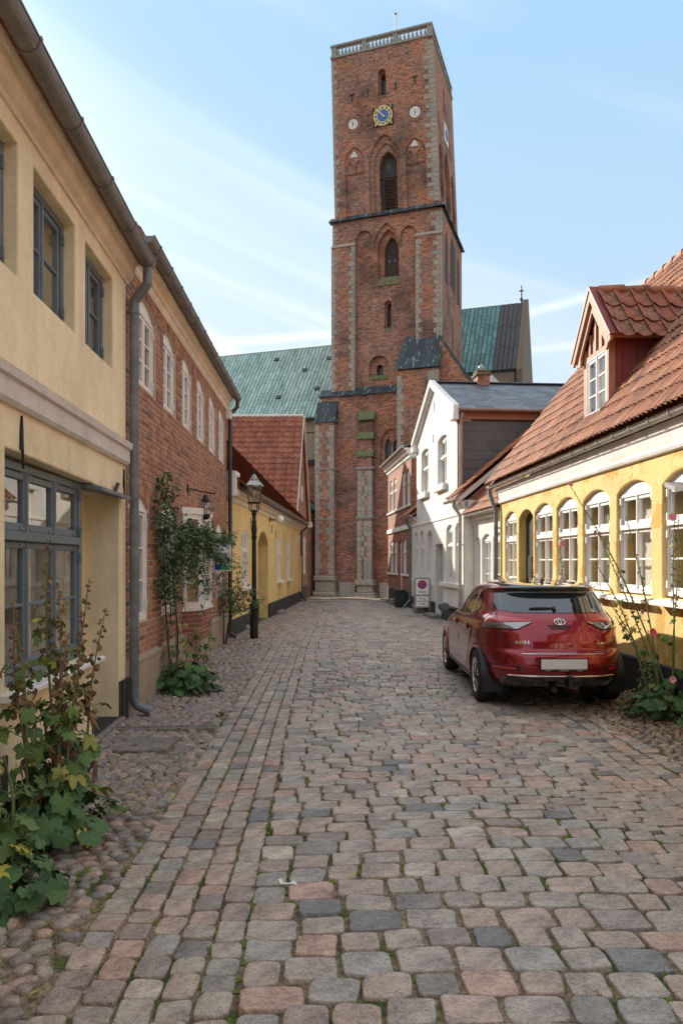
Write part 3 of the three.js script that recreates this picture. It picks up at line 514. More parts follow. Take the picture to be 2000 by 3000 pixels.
// ---------------------------------------------------------------- left row 1: yellow shop
seed(21);
{
  const D0 = -5, [h, L] = house('yellow_house', 'pale yellow plastered two-storey house with grey-blue windows and a white string course', 'house', -2.04 - 0.0417 * D0, D0, -2.386 + 0.008, 8.15);
  const X = (D) => D - D0, k = L / (8.15 - D0), F = (D) => X(D) * k;
  const ups = [[1.7, 2.65], [2.95, 3.9], [4.2, 5.15], [5.44, 6.40], [6.69, 7.61]], holes = ups.map(([a, b]) => segArch(F(a), F(b), 3.72, 4.65, 0));
  holes.push(pathOf([[F(4.93), 0.85], [F(6.89), 0.85], [F(6.89), -0.02], [F(7.87), -0.02], [F(7.87), 2.43], [F(6.89), 2.47], [F(4.93), 2.5]]));
  mesh('wall', slab([[0, -0.3], [L, -0.3], [L, 5.0], [0, 5.0]], -0.36, 0, holes, 0.014), M.yellowA, h);
  shell(h, L, 8, 5.0, M.yellowA, 0.36);
  ups.forEach(([a, b], i) => windowPart(h, { x0: F(a), x1: F(b), y0: 3.72, y1: 4.65, rec: 0.13, fw: 0.055, cw: 0.045, tiers: [[3.72, 4.65, 2]], mat: M.bluePaint, hinge: true, glass: M.glassOld, curtain: i === 3 || i === 2 ? [[0.02, 0.98]] : null, curtainMat: M.whitePaint }));  // white blinds added behind two windows to imitate reflected sky
  // shop window: three casements in two tiers
  const sw = windowPart(h, { x0: F(4.93), x1: F(6.885), y0: 0.86, y1: 2.46, rec: 0.13, cols: 3, fw: 0.06, cw: 0.055, tiers: [[0.86, 1.92, 2], [1.92, 2.46, 1]], mat: M.bluePaint, hinge: true, glass: M.glassOld, label: 'grey-blue shop window of three casements in two tiers', curtain: [[0.02, 0.16], [0.52, 0.62]], curtainMat: M.curtain });
  mesh('sill', bbox(F(4.85), F(6.98), 0.80, 0.845, -0.12, 0.10, 0.01), M.whitePaint, sw);
  for (const c of [0, 1, 2]) { const x = F(4.93) + 0.06 + c * 0.61; for (const [ya, yb] of [[0.94, 1.86], [1.98, 2.4]]) for (const y of [ya, yb]) for (const s of [0, 1]) mesh('corner_plate', [cbox(0.1, 0.022, 0.004, x + (s ? 0.53 : 0.06), y, -0.114), cbox(0.022, 0.08, 0.004, x + (s ? 0.58 : 0.015), y + (y === ya ? 0.04 : -0.04), -0.1145)], M.bluePaint, sw); }
  // doorway reveal, door and lintel board
  mesh('door_reveal', [box(F(7.87) + 0.002, F(8.0), 0.46, 2.45, -0.95, -0.362), box(F(6.80), F(6.885), 0, 2.45, -0.95, -0.362), box(F(6.885), F(7.87), 2.44, 2.5, -0.95, -0.362)], M.yellowA, h);
  const dr = mesh('door', [box(F(6.9), F(7.86), 0.12, 2.42, -0.92, -0.87), bbox(F(7.02), F(7.34), 0.3, 1.0, -0.872, -0.855), bbox(F(7.44), F(7.76), 0.3, 1.0, -0.872, -0.855)], M.bluePaint, h); mesh('handle', rod(V(F(7.0), 1.05, -0.85), V(F(7.12), 1.05, -0.82), 0.011), M.zinc, dr);
  mesh('lintel', [prism([[-0.3, 2.46], [0.10, 2.40], [0.10, 2.435], [-0.3, 2.50]], F(6.86), F(7.95))], M.bluePaint, h);
  const fl = part('floodlight', h); mesh('housing', cbox(0.05, 0.10, 0.03, F(7.62), 2.50, 0.035, 0.3, 0, -0.25), M.zincDark, fl); mesh('lens', cbox(0.034, 0.07, 0.006, F(7.62), 2.494, 0.052, 0.3, 0, -0.25), M.zincPale, fl);
  mesh('plinth', [bbox(0, F(4.9), -0.3, 0.45, 0.002, 0.035, 0.012), bbox(F(7.9), L - 0.01, -0.3, 0.46, 0.002, 0.035, 0.012), box(F(7.872), F(7.9), -0.1, 0.455, -0.95, 0.0), bbox(F(4.9), F(6.87), -0.3, 0.12, 0.002, 0.03, 0.01)], M.tar, h);
  mesh('threshold', bbox(F(6.87), F(7.95), -0.3, 0.075, -0.9, 0.05, 0.015), M.granite, h);
  mesh('string_course', prism([[-0.02, 2.79], [0.028, 2.79], [0.05, 2.82], [0.05, 2.95], [0.075, 2.965], [0.085, 3.03], [0.0, 3.075], [-0.02, 3.075]], 0, L + 0.01), M.band, h);
  mesh('cornice', prism([[-0.02, 4.80], [0.02, 4.80], [0.03, 4.83], [0.075, 4.86], [0.085, 4.90], [0.10, 4.915], [0.10, 4.99], [0.15, 5.03], [-0.02, 5.03]], 0, L + 0.01), M.cream, h);
  const [rf, yr] = roofBoards(h, -0.1, L, 4.99, 0.18, 4, 0.95, M.tileRed[0]);
  mesh('roof_gable', [slab([[-0.17, 5.0], [-7.83, 5.0], [-4, yr - 0.05]], -0.3, 0).rotateY(-Math.PI / 2).translate(L - 0.32, 0, 0)].map((g) => g.scale(1, 1, 1)), M.cream, h);
  gutter(h, -0.1, L + 0.03, 5.05, 0.24, 0.082, M.zinc, 0.85);
  downpipe(h, [V(L - 0.03, 5.0, 0.24), V(L - 0.03, 4.80, 0.24), V(L + 0.02, 4.62, 0.085), V(L + 0.02, 0.22, 0.085), V(L + 0.02, 0.14, 0.12), V(L + 0.03, 0.07, 0.26)], 0.052, M.zincBlue, [4.5, 2.45, 0.75]);
  for (const [D, y, s] of [[5.18, 2.58, 1], [8.02, 2.6, 0.85], [2.5, 2.6, 1]]) mesh('wall_anchor', slab([[-0.018, 0], [0.018, 0], [0.022, -0.1], [0.03, -0.13], [0.026, -0.02], [0.018, 0.12], [0.004, 0.24], [-0.014, 0.13]].map(([a, b]) => [F(D) + a * s, y - 0.06 + b * s]), 0.001, 0.018), M.iron, h);
  // rendered coping of the party wall over the eaves
  mesh('party_wall', [prism([[0.06, 5.02], [0.06, 5.33], [-0.22, 5.55], [-3.9, 9.2], [-3.9, 8.6]], L - 0.36, L + 0.0)], M.cream, h);
  mesh('coping', [prism([[0.09, 5.33], [0.09, 5.38], [-0.2, 5.62], [-3.9, 9.28], [-3.9, 9.2], [-0.2, 5.55]], L - 0.40, L + 0.03)], M.zinc, h);
  const mt = mesh('doormat', [box(F(6.93), F(7.84), 0.076, 0.086, -0.55, 0.0), ...Array.from({ length: 14 }, (_, i) => box(F(6.95), F(7.82), 0.086, 0.094, -0.53 + i * 0.038, -0.515 + i * 0.038))], M.tar, null);
  mt.position.copy(h.position); mt.rotation.copy(h.rotation); scene.add(mt); mt.userData = { label: 'black ribbed doormat in the doorway of the yellow shop house', category: 'doormat' };
}
// ---------------------------------------------------------------- left row 2: brick house, brick by brick
seed(22);
let brickFrame;
{
  const [h, L] = house('brick_house', 'two-storey red brick house with white arched windows beside the yellow shop', 'house', -2.38, 8.155, -2.523, 16.27); brickFrame = h;
  const x = (D) => (D - 8.155) * (L / (16.27 - 8.155));
  const up = [9.6, 10.88, 12.16, 13.44, 14.72, 15.95].map((r) => [x(r) - 0.86, x(r), 3.86, 4.80, 0.15]);
  const low = [[8.30, 9.16], [9.90, 10.78], [11.35, 12.85], [13.45, 14.3], [14.75, 15.6]].map(([a, b]) => [x(a), x(b), 1.02, 2.38, 0.14]);
  const ops = up.concat(low);
  // mortar face and masonry behind it
  const wall = mesh('wall', slab([[0, 0.55], [L, 0.55], [L, 5.1], [0, 5.1]], -0.34, -0.010, ops.map((o) => segArch(...o))), M.mortar, h);
  shell(h, L, 8, 5.3, M.farBrick, 0.34);
  const tones = [[0.46, 0.21, 0.13], [0.50, 0.25, 0.16], [0.40, 0.18, 0.12], [0.54, 0.28, 0.18], [0.30, 0.16, 0.12], [0.44, 0.23, 0.16], [0.22, 0.135, 0.115], [0.48, 0.23, 0.15]];
  const bm = tones.map((c) => std(c, { map: T.brickC, bumpMap: T.fineB, bumpScale: 0.006, roughness: 0.85 })), bv = std([1, 1, 1], { map: T.brickC, bumpMap: T.fineB, bumpScale: 0.006, roughness: 0.85, vertexColors: true });
  const list = []; // [cx, cy, w, h, rot]
  const ch = 0.0745, jt = 0.0145;
  for (let y = 0.56, r = 0; y + ch < 5.12; y += ch, r++) {
    const ym = y + ch / 2; let xs = [[0.01, L - 0.005]];
    for (const [a, b, y0, y1, ri] of ops) { const pad = ym > y1 - 0.02 && ym < y1 + ri + 0.23 ? 0.07 : 0; if (ym > y0 - 0.01 && ym < y1 + ri * (pad ? 1 : 0) + (pad ? 0.10 : 0)) { const n = []; for (const [s, e] of xs) { if (b <= s || a >= e) n.push([s, e]); else { if (a - pad > s) n.push([s, a - pad]); if (b + pad < e) n.push([b + pad, e]); } } xs = n; } }
    for (const [s, e] of xs) { let q = s, first = true; while (q < e - 0.03) { let w = first ? (r % 2 ? 0.12 : 0.235) : ((r % 2) ? (rnd() < 0.75 ? 0.12 : 0.235) : 0.235) * rr(0.96, 1.05); first = false; if (q + w > e - 0.05) w = e - q; list.push([q + w / 2, ym + rr(-0.002, 0.002), w - jt, ch - jt, rr(-0.006, 0.006)]); q += w; } }
  }
  for (const [a, b, y0, y1, ri] of ops) { // soldier arches
    const w = (b - a) / 2, R = (w * w + ri * ri) / (2 * ri), cx = (a + b) / 2, cy = y1 + ri - R, am = Math.asin(w / R), n = Math.round((b - a) / 0.073);
    for (let i = 0; i < n; i++) { const t = -am + 2 * am * (i + 0.5) / n; list.push([cx + (R + 0.115) * Math.sin(t), cy + (R + 0.115) * Math.cos(t), 0.062, 0.222, -t]); }
  }
  // brick: front face with worn chamfer
  const bg = (() => { const pos = [], nor = [], uvA = []; const c = [[-0.5, -0.5], [0.5, -0.5], [0.5, 0.5], [-0.5, 0.5]], f = []; return null; })();
  const unit = new THREE.BoxGeometry(1, 1, 0.03); { const g = unit.toNonIndexed(), p = g.attributes.position; /* the back face is never seen */ }
  const brickGeo = (w, hh, v) => { const b = 0.005, P = [[-w / 2, -hh / 2, -0.03], [w / 2, -hh / 2, -0.03], [w / 2, hh / 2, -0.03], [-w / 2, hh / 2, -0.03], [-w / 2 + b, -hh / 2 + b, 0], [w / 2 - b, -hh / 2 + b, 0], [w / 2 - b, hh / 2 - b, 0], [-w / 2 + b, hh / 2 - b, 0], [-w / 2, -hh / 2, -0.006], [w / 2, -hh / 2, -0.006], [w / 2, hh / 2, -0.006], [-w / 2, hh / 2, -0.006]], I = []; for (let i = 0; i < 4; i++) { const j = (i + 1) % 4; I.push(i, j, 8 + i, j, 8 + j, 8 + i, 8 + i, 8 + j, 4 + i, 8 + j, 4 + j, 4 + i); } I.push(4, 5, 6, 4, 6, 7); const g = new THREE.BufferGeometry(); g.setAttribute('position', new THREE.Float32BufferAttribute(P.flat(), 3)); g.setIndex(I); const n = g.toNonIndexed(); n.computeVertexNormals(); return metreUV(n); };
  const cache = new Map(); const getG = (w, hh) => { const key = Math.round(w * 100) + '_' + Math.round(hh * 200); if (!cache.has(key)) cache.set(key, brickGeo(w, hh)); return cache.get(key); };
  const toneAt = (cx, cy) => { const q = fbm(cx * 0.09 + 4, cy * 0.09, 16, 3, 201); const hh = rnd(); if (hh < 0.10 + 0.35 * sstep(0.5, 0.65, q)) return pick([4, 6, 2]); return pick([0, 1, 3, 5, 7, 0, 1, 2]); };
  list.sort((a, b) => a[0] - b[0] + (a[1] > 3.7 ? 0.9 : 0) - (b[1] > 3.7 ? 0.9 : 0));
  const rest = []; list.forEach(([cx, cy, w, hh, rz], i) => {
    const t = toneAt(cx, cy), z = rr(-0.004, 0.004);
    if (i < 300) { const m = sharedMesh('brick', getG(w, hh), bm[t], wall); m.position.set(cx, cy, z); m.rotation.z = rz; } else { const g = brickGeo(w, hh); const uv = g.attributes.uv; for (let k = 0; k < uv.count; k++) uv.setXY(k, uv.getX(k) + cx, uv.getY(k) + cy); g.rotateZ(rz); g.translate(cx, cy, z); const k = rr(0.9, 1.1); rest.push(tint(g, tones[t][0] * k, tones[t][1] * k, tones[t][2] * k)); }
  });
  mesh('bricks', rest, bv, wall, { keepUV: true, kind: 'stuff' });
  // plinth, cornice, gutter, pipes, roof
  mesh('plinth', [bbox(0.0, L, -0.3, 0.56, -0.34, 0.045, 0.012), prism([[0.0, 0.56], [0.055, 0.56], [0.055, 0.60], [0.0, 0.63]], 0.0, L)], M.plinth, h);
  mesh('cornice', prism([[-0.3, 5.06], [0.01, 5.06], [0.03, 5.10], [0.035, 5.15], [0.06, 5.165], [0.06, 5.24], [0.10, 5.27], [0.13, 5.33], [0.13, 5.36], [-0.3, 5.36]], 0.0, L + 0.02), M.cream, h);
  const [rf] = roofBoards(h, 0.02, L, 5.33, 0.16, 3.6, 0.78, M.tileRed[1]);
  mesh('roof_gable', prism([[-0.3, 5.36], [-6.9, 5.36], [-3.6, 8.05]], L - 0.3, L - 0.01), M.farBrick, h);
  gutter(h, 0.06, L + 0.12, 5.37, 0.22, 0.078, M.zinc, 0.62);
  downpipe(h, [V(L + 0.06, 5.33, 0.22), V(L + 0.06, 5.17, 0.22), V(L - 0.02, 5.0, 0.07), V(L - 0.02, 0.16, 0.07), V(L - 0.02, 0.08, 0.2)], 0.045, M.zincDark, [4.4, 2.6, 1.0]);
  mesh('beam_end', bbox(L - 0.24, L - 0.1, 4.86, 5.04, 0.0, 0.12, 0.01), M.whitePaint, h);
  up.forEach(([a, b, y0, y1, ri]) => windowPart(h, { x0: a, x1: b, y0, y1, rise: ri, rec: 0.075, tiers: [[y0, y1, 3]], hinge: true }));
  low.forEach(([a, b, y0, y1, ri], i) => { if (i !== 2) windowPart(h, { x0: a, x1: b, y0, y1, rise: ri, rec: 0.05, tiers: [[y0, y1, 3]], hinge: true }); });
  { // shallow bay window on the ground floor
    const [a, b, y0, y1] = low[2]; const g = part('bay_window', h, 'white painted bay window with splayed sides'), f = [], dz = 0.22, ip = 0.3;
    const pl = [[a - 0.02, 0.0], [a + ip, dz], [b - ip, dz], [b + 0.02, 0.0]];
    for (let i = 0; i < 3; i++) { const [xa, za] = pl[i], [xb, zb] = pl[i + 1], len = Math.hypot(xb - xa, zb - za), an = -Math.atan2(zb - za, xb - xa); const pc = (gg) => gg.rotateY(an).translate(xa, 0, za); f.push(pc(box(0, 0.07, y0, y1 + 0.1, -0.04, 0.02)), pc(box(len - 0.07, len, y0, y1 + 0.1, -0.04, 0.0201)), pc(box(0.07, len - 0.07, y0, y0 + 0.09, -0.04, 0.02)), pc(box(0.07, len - 0.07, y1 + 0.02, y1 + 0.1, -0.04, 0.02))); const n = i === 1 ? 2 : 1; for (let c = 1; c < n; c++) f.push(pc(box(len * c / n - 0.035, len * c / n + 0.035, y0 + 0.09, y1 + 0.02, -0.035, 0.015))); for (let c = 0; c < n; c++) for (let k = 0; k < 3; k++) { const xa2 = mix(0.06, len - 0.06, c / n), xb2 = mix(0.06, len - 0.06, (c + 1) / n), ya = mix(y0 + 0.08, y1 + 0.03, k / 3), yb = mix(y0 + 0.08, y1 + 0.03, (k + 1) / 3); if (k) f.push(pc(box(xa2 + 0.01, xb2 - 0.01, ya - 0.014, ya + 0.014, -0.03, 0.01))); mesh('pane', pc(new THREE.PlaneGeometry(xb2 - xa2, yb - ya).translate((xa2 + xb2) / 2, (ya + yb) / 2, -0.012)), M.glass, g); } }
    mesh('frame', f, M.whitePaint, g);
    const bas = []; const cap = new THREE.Shape(pl.map(([X, Z]) => new THREE.Vector2(X, -Z))); const ex = (y0_, y1_, grow) => { const s = new THREE.Shape([[pl[0][0] - grow, 0], [pl[1][0] - grow, -pl[1][1] - grow], [pl[2][0] + grow, -pl[2][1] - grow], [pl[3][0] + grow, 0]].map(([X, Z]) => new THREE.Vector2(X, Z))); const gg = new THREE.ExtrudeGeometry(s, { depth: y1_ - y0_, bevelEnabled: false }); gg.rotateX(-Math.PI / 2); gg.scale(1, 1, 1); gg.translate(0, y0_, 0); return gg; };
    mesh('bay_roof', ex(y1 + 0.1, y1 + 0.2, 0.04), M.whitePaint, g); mesh('bay_base', ex(0.5, y0 - 0.002, 0.02), M.farBrick, g); mesh('bay_sill', ex(y0 - 0.05, y0, 0.05), M.whitePaint, g);
  }
  mesh('step', bbox(x(10.9), x(11.9), -0.2, 0.14, 0.05, 0.34, 0.015), M.granite, h);
}
// ---------------------------------------------------------------- left row 3: low yellow house
seed(23);
{
  const [h, L] = house('low_yellow_house', 'low ochre-yellow plastered house with arched doorway recess behind the street lamp', 'house', -2.53, 16.3, -1.812, 32.28);
  const x = (D) => (D - 16.3) * (L / 15.98);
  const wins = [[18.16, 19.05], [24.83, 25.72], [27.51, 28.5]].map(([a, b]) => [x(a), x(b), 1.12, 2.52]);
  const holes = wins.map((o) => segArch(...o, 0)); holes.push(segArch(x(20.65), x(22.66), -0.05, 2.26, 0.36));
  mesh('wall', slab([[0, -0.3], [L, -0.3], [L, 3.15], [0, 3.15]], -0.35, 0, holes, 0.02), M.yellowC, h);
  shell(h, L, 9.6, 3.2, M.yellowC, 0.35);
  mesh('door_reveal', [box(x(22.66) + 0.004, x(22.85), 0.43, 2.7, -1.05, -0.352), box(x(20.45), x(20.64), 0, 2.7, -1.05, -0.352), box(x(20.64), x(22.66), 2.62, 2.7, -1.05, -0.352)], M.yellowC, h);
  mesh('door', [box(x(20.65), x(22.66), 0, 2.65, -1.06, -1.0), ...[0, 1, 2, 3].map((i) => bbox(x(20.7) + i * 0.5, x(20.7) + i * 0.5 + 0.42, 0.2, 2.5, -1.0, -0.975))], M.bluePaint, h);
  wins.forEach(([a, b, y0, y1]) => windowPart(h, { x0: a, x1: b, y0, y1, rec: 0.05, tiers: [[y0, 2.0, 1], [2.0, y1, 1]], hinge: true, sill: 0.14, sillT: 0.05, curtain: [[0.03, 0.22], [0.78, 0.97]] }));
  mesh('plinth', [bbox(0, x(20.6), -0.4, 0.42, 0.001, 0.04, 0.015), bbox(x(22.70), L, -0.4, 0.46, 0.001, 0.045, 0.015), box(x(22.662), x(22.70), -0.4, 0.44, -1.0, 0.0)], M.tarGrey, h);
  const pr = [[-0.2, 3.10], [0.02, 3.10], [0.05, 3.13], [0.06, 3.20], [0.12, 3.22], [0.13, 3.31], [0.19, 3.34], [0.19, 3.40], [-0.2, 3.40]];
  mesh('cornice', [prism(pr, 0, L), ...Array.from({ length: 60 }, (_, i) => box(0.1 + i * 0.26, 0.22 + i * 0.26, 3.225, 3.305, 0.118, 0.155))], M.cream, h);
  mesh('end_block', [bbox(-0.05, 0.4, 3.2, 3.75, 0.0, 0.22, 0.02)], M.whitewash, h);
  const p = 1.0, [rf, yr] = roofBoards(h, 0.02, L + 0.05, 3.36, 0.24, 4.75, p, M.tileRed[2], 0.1);
  layTiles(rf, V(0.02, 3.47, 0.29), V(1, 0, 0), V(0, p, -1).normalize(), L - 0.02, 6.6, 0.24, 0.34, M.tile, M.tile.map((m) => m.color), (u, v) => -(u) + v, 120);
  mesh('roof_gable', prism([[-0.35, 3.2], [-9.2, 3.2], [-4.75, 7.9]], L - 0.32, L - 0.02), M.yellowC, h);
  gutter(h, 0.42, L + 0.1, 3.43, 0.31, 0.075, M.zinc, 0.7);
  mesh('skylight', [prism([[-2.0, 5.62], [-2.0, 5.72], [-3.1, 6.82], [-3.1, 6.72]], x(17.2), x(18.6))], M.zincDark, rf);
  downpipe(h, [V(L - 0.05, 3.4, 0.3), V(L - 0.05, 3.25, 0.3), V(L - 0.1, 3.05, 0.07), V(L - 0.1, 0.3, 0.07), V(L - 0.1, 0.04, 0.28)], 0.045, M.zincDark, [2.2, 1.2]);
  mesh('yellow_post', rod(V(L - 0.35, 0.46, 0.05), V(L - 0.35, 2.0, 0.05), 0.045), M.yellowC, h);
  const sp = part('globe_lamp', h); mesh('arm', [rod(V(x(22.86), 3.04, 0.0), V(x(22.86), 3.04, 0.22), 0.02), cbox(0.08, 0.12, 0.03, x(22.86), 3.04, 0.015)], M.zincDark, sp); mesh('globe', new THREE.SphereGeometry(0.13, 16, 12).translate(x(22.86), 3.06, 0.32), M.whitePaint, sp);
  for (const D of [19.4, 23.4, 24.3, 26.6, 29.4]) mesh('wall_anchor', cbox(0.025, 0.26, 0.015, x(D), 2.72 + rr(-0.08, 0.08), 0.009, 0, 0, rr(-0.1, 0.1)), M.zincDark, h);
}
// ---------------------------------------------------------------- left row 4: gabled brick house with the tiled roof
seed(24);
{
  const [h, L] = house('gabled_brick_house', 'brown brick house with steep red pantile roof, its gable to the street', 'house', -2.06, 32.32, -1.86, 39.5);
  const yE = 4.0, hw = L / 2, pr = 1.30, yR = yE + (hw + 0.15) * pr;
  const x = (D) => (D - 32.32) * (L / 7.18);
  const wl = [[x(32.7), x(33.75), 1.13, 2.95], [x(35.2), x(36.5), 1.13, 3.0], [x(37.3), x(38.4), 1.13, 3.0], [x(34.1), x(35.0), 4.75, 5.5], [x(35.9), x(36.8), 4.75, 5.5]];
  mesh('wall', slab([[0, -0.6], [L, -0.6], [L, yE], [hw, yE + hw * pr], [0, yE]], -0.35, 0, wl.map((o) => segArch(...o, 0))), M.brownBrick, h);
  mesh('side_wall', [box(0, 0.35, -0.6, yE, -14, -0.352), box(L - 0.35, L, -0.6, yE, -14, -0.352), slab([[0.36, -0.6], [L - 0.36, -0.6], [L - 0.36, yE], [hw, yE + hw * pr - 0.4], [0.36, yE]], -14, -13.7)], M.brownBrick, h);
  mesh('room', [box(0.36, L - 0.36, 0, yE, -2.2, -2.1), box(0.36, L - 0.36, 3.6, 3.7, -2.1, -0.36)], M.room, h);
  wl.forEach(([a, b, y0, y1], i) => windowPart(h, { x0: a, x1: b, y0, y1, rec: 0.03, tiers: i < 3 ? [[y0, 2.2, 2], [2.2, y1, 1]] : [[y0, y1, 2]], hinge: true }));
  mesh('plinth', [bbox(0, L, -0.7, 0.5, 0.001, 0.05, 0.015)], M.tarGrey, h);
  // roof running back from the street, ridge at right angles to it
  const sl = Math.hypot(1, pr), rf = part('roof', h);
  mesh('boards', [slab([[-0.2, yE - 0.26 + 0.06], [hw, yR - 0.14], [hw, yR - 0.02], [-0.25, yE - 0.2]], -14, 0.12), slab([[L + 0.2, yE - 0.2], [hw + 0.001, yR - 0.14], [hw + 0.001, yR - 0.02], [L + 0.25, yE - 0.2 + 0.06]], -14, 0.12)], M.tileRed[2], rf);
  layTiles(rf, V(-0.32, yE - 0.23, -13.9), V(0, 0, 1).negate().negate(), V(1, pr, 0).normalize(), 14.0, (hw + 0.28) * sl, 0.262, 0.36, M.tileRed, M.tileRed.map((m) => m.color), (u, v) => -u, 300);
  mesh('ridge', [...Array.from({ length: 36 }, (_, i) => rod(V(hw, yR + 0.0, 0.1 - i * 0.39), V(hw, yR - 0.02, -0.3 - i * 0.39), 0.09, 8, 0.075))], M.band, rf);
  mesh('verge', [slab([[-0.28, yE - 0.28], [hw, yR - 0.12], [hw, yR - 0.02], [-0.30, yE - 0.16]], 0.1, 0.16), slab([[L + 0.28, yE - 0.28], [L + 0.30, yE - 0.16], [hw + 0.001, yR - 0.02], [hw + 0.001, yR - 0.12]], 0.1, 0.2), bbox(-0.3, 0.1, yE - 0.35, yE - 0.12, -0.1, 0.24, 0.03), bbox(L - 0.1, L + 0.42, yE - 0.4, yE - 0.1, -0.1, 0.28, 0.04)], M.cream, h);
  mesh('eave_cornice', [box(-0.18, -0.002, 3.55, 3.8, -13.8, -0.05), box(-0.1, -0.003, 3.4, 3.55, -13.8, -0.02)], M.cream, h);
  const gt = new THREE.Group(); mesh('gutter', [rod(V(-0.30, 3.74, -13.5), V(-0.30, 3.74, 0.06), 0.06, 10), ...pipe([V(-0.24, 3.72, 0.0), V(-0.14, 3.5, 0.03), V(-0.06, 3.3, 0.06), V(-0.06, 0.3, 0.06), V(-0.06, 0.02, 0.3)], 0.045)], M.zincDark, h);
  for (const [D, y] of [[33.3, 3.35], [34.6, 3.5], [36.4, 6.2]]) mesh('wall_anchor', cbox(0.03, 0.5, 0.02, x(D), y, 0.012), M.iron, h);
}
// ---------------------------------------------------------------- right row 1: yellow cottage with the dormer
seed(31);
{
  const D0 = 16.6, Dn = -4.4, [h, L] = house('yellow_cottage', 'sunlit one-storey yellow cottage with white arched windows and a red dormer', 'house', 3.558, D0, 4.25 - 0.0417 * Dn, Dn);
  const X = (D) => (D0 - D) * (L / (D0 - Dn));
  const ws = [[15.27, 16.15], [13.0, 14.02], [11.78, 12.76], [10.52, 11.53], [9.23, 10.25], [7.9, 8.92], [6.6, 7.6], [5.3, 6.3], [3.4, 4.4], [2.1, 3.1]].map(([a, b]) => [X(b), X(a)]);
  const dA = X(15.08), dB = X(14.12);
  const holes = ws.map(([a, b]) => segArch(a, b, 1.30, 2.66, 0.145)); holes.push(segArch(dA, dB, 0.1, 2.60, 0.17));
  mesh('wall', slab([[0, -0.3], [L, -0.3], [L, 3.2], [0, 3.2]], -0.36, 0, holes, 0.022), M.yellowB, h);
  mesh('side_wall', [box(0, 0.3, -0.3, 3.3, -6.6, -0.362), box(L - 0.3, L, -0.3, 3.3, -6.6, -0.362), box(0.3, L - 0.3, -0.3, 3.3, -6.6, -6.3), prism([[-0.3, 3.3], [-3.3, 7.1], [-6.3, 3.3]], 0.001, 0.3), prism([[-0.3, 3.3], [-3.3, 7.1], [-6.3, 3.3]], L - 0.3, L)], M.yellowB, h);
  mesh('room', [box(0.31, L - 0.31, -0.1, 0, -6.3, -0.37), box(0.31, L - 0.31, 3.1, 3.2, -6.3, -0.37), box(0.31, L - 0.31, 0, 3.1, -3.2, -3.1), ...[2.4, 5.1, 8.9, 11.5].map((q) => box(q, q + 0.1, 0, 3.1, -3.1, -0.37))], M.roomPale, h);
  ws.forEach(([a, b], i) => {
    const w = windowPart(h, { x0: a, x1: b, y0: 1.32, y1: 2.66, rise: 0.143, rec: 0.075, fw: 0.05, cw: 0.045, tiers: [[1.32, 2.20, 2], [2.20, 2.66, 1]], hinge: true, curtain: i % 3 === 1 ? [[0.04, 0.96]] : i % 3 === 2 ? [[0.04, 0.3], [0.66, 0.96]] : [[0.04, 0.52]], curtainMat: i % 2 ? M.blind : M.curtain });
    for (let k = 0; k < 3; k++) { const q0 = mix(a - 0.05, b + 0.05, k / 3), q1 = mix(a - 0.05, b + 0.05, (k + 1) / 3); mesh('sill_slab', prism([[-0.1, 1.30], [0.15, 1.262], [0.15, 1.215], [-0.1, 1.24]], q0 + 0.002, q1 - 0.002), M.whitewash, w); }
  });
  const dr = part('door', h, 'dark green panelled door in a deep arched recess');
  mesh('leaf', [slab([[dA, 0.1], [dB, 0.1], [dB, 2.6], ...arcPts(dA, dB, 2.6, 0.17, 8).reverse(), [dA, 2.6]], -0.19, -0.15), ...[0, 1].flatMap((c) => [[0.25, 0.95], [1.05, 1.85]].map(([a, b]) => bbox(dA + 0.1 + c * 0.42, dA + 0.44 + c * 0.42, a, b, -0.151, -0.13)))], std([0.012, 0.018, 0.012], { roughness: 0.4 }), dr);
  mesh('handle', rod(V(dB - 0.12, 1.1, -0.13), V(dB - 0.2, 1.1, -0.09), 0.012), M.zincPale, dr);
  mesh('plinth', [bbox(0, dA, -0.3, 0.50, 0.002, 0.05, 0.014), bbox(dB, L, -0.3, 0.50, 0.002, 0.05, 0.014)], M.tar, h);
  mesh('cornice', prism([[-0.3, 3.03], [0.0, 3.03], [0.045, 3.045], [0.06, 3.08], [0.045, 3.115], [0.03, 3.12], [0.04, 3.16], [0.055, 3.26], [0.08, 3.28], [0.09, 3.31], [0.09, 3.38], [-0.3, 3.38]], -0.04, L), M.whitewash, h);
  gutter(h, -0.32, L, 3.44, 0.165, 0.064, M.zincPale, 0.52);
  downpipe(h, [V(-0.22, 3.38, 0.165), V(-0.22, 3.26, 0.165), V(0.0, 2.86, 0.085), V(0.0, 0.25, 0.085), V(0.0, 0.08, 0.25)], 0.046, M.zincBlue, [2.5, 1.4]);
  // roof
  const p = 1.24, rf = part('roof', h), uy = V(0, p, -1).normalize(), rl = 3.62 * Math.hypot(1, p), zE = 0.20, yE = 3.46;
  const dc = 5.03, zf = -0.22, roofY = (z) => yE + 0.05 + p * (zE - z);
  const dz1 = zE - (5.98 - yE - 0.05) / p; // where the dormer ridge meets the roof
  mesh('boards', [prism([[zE - 0.02, yE - 0.05], [zE, yE], [-3.3, yE + p * 3.6], [-3.3, yE + p * 3.6 - 0.12]], -0.12, L), prism([[-3.302, yE + p * 3.6], [-6.9, yE], [-6.88, yE - 0.1], [-3.302, yE + p * 3.6 - 0.12]], -0.12, L)], M.tile[3], rf);
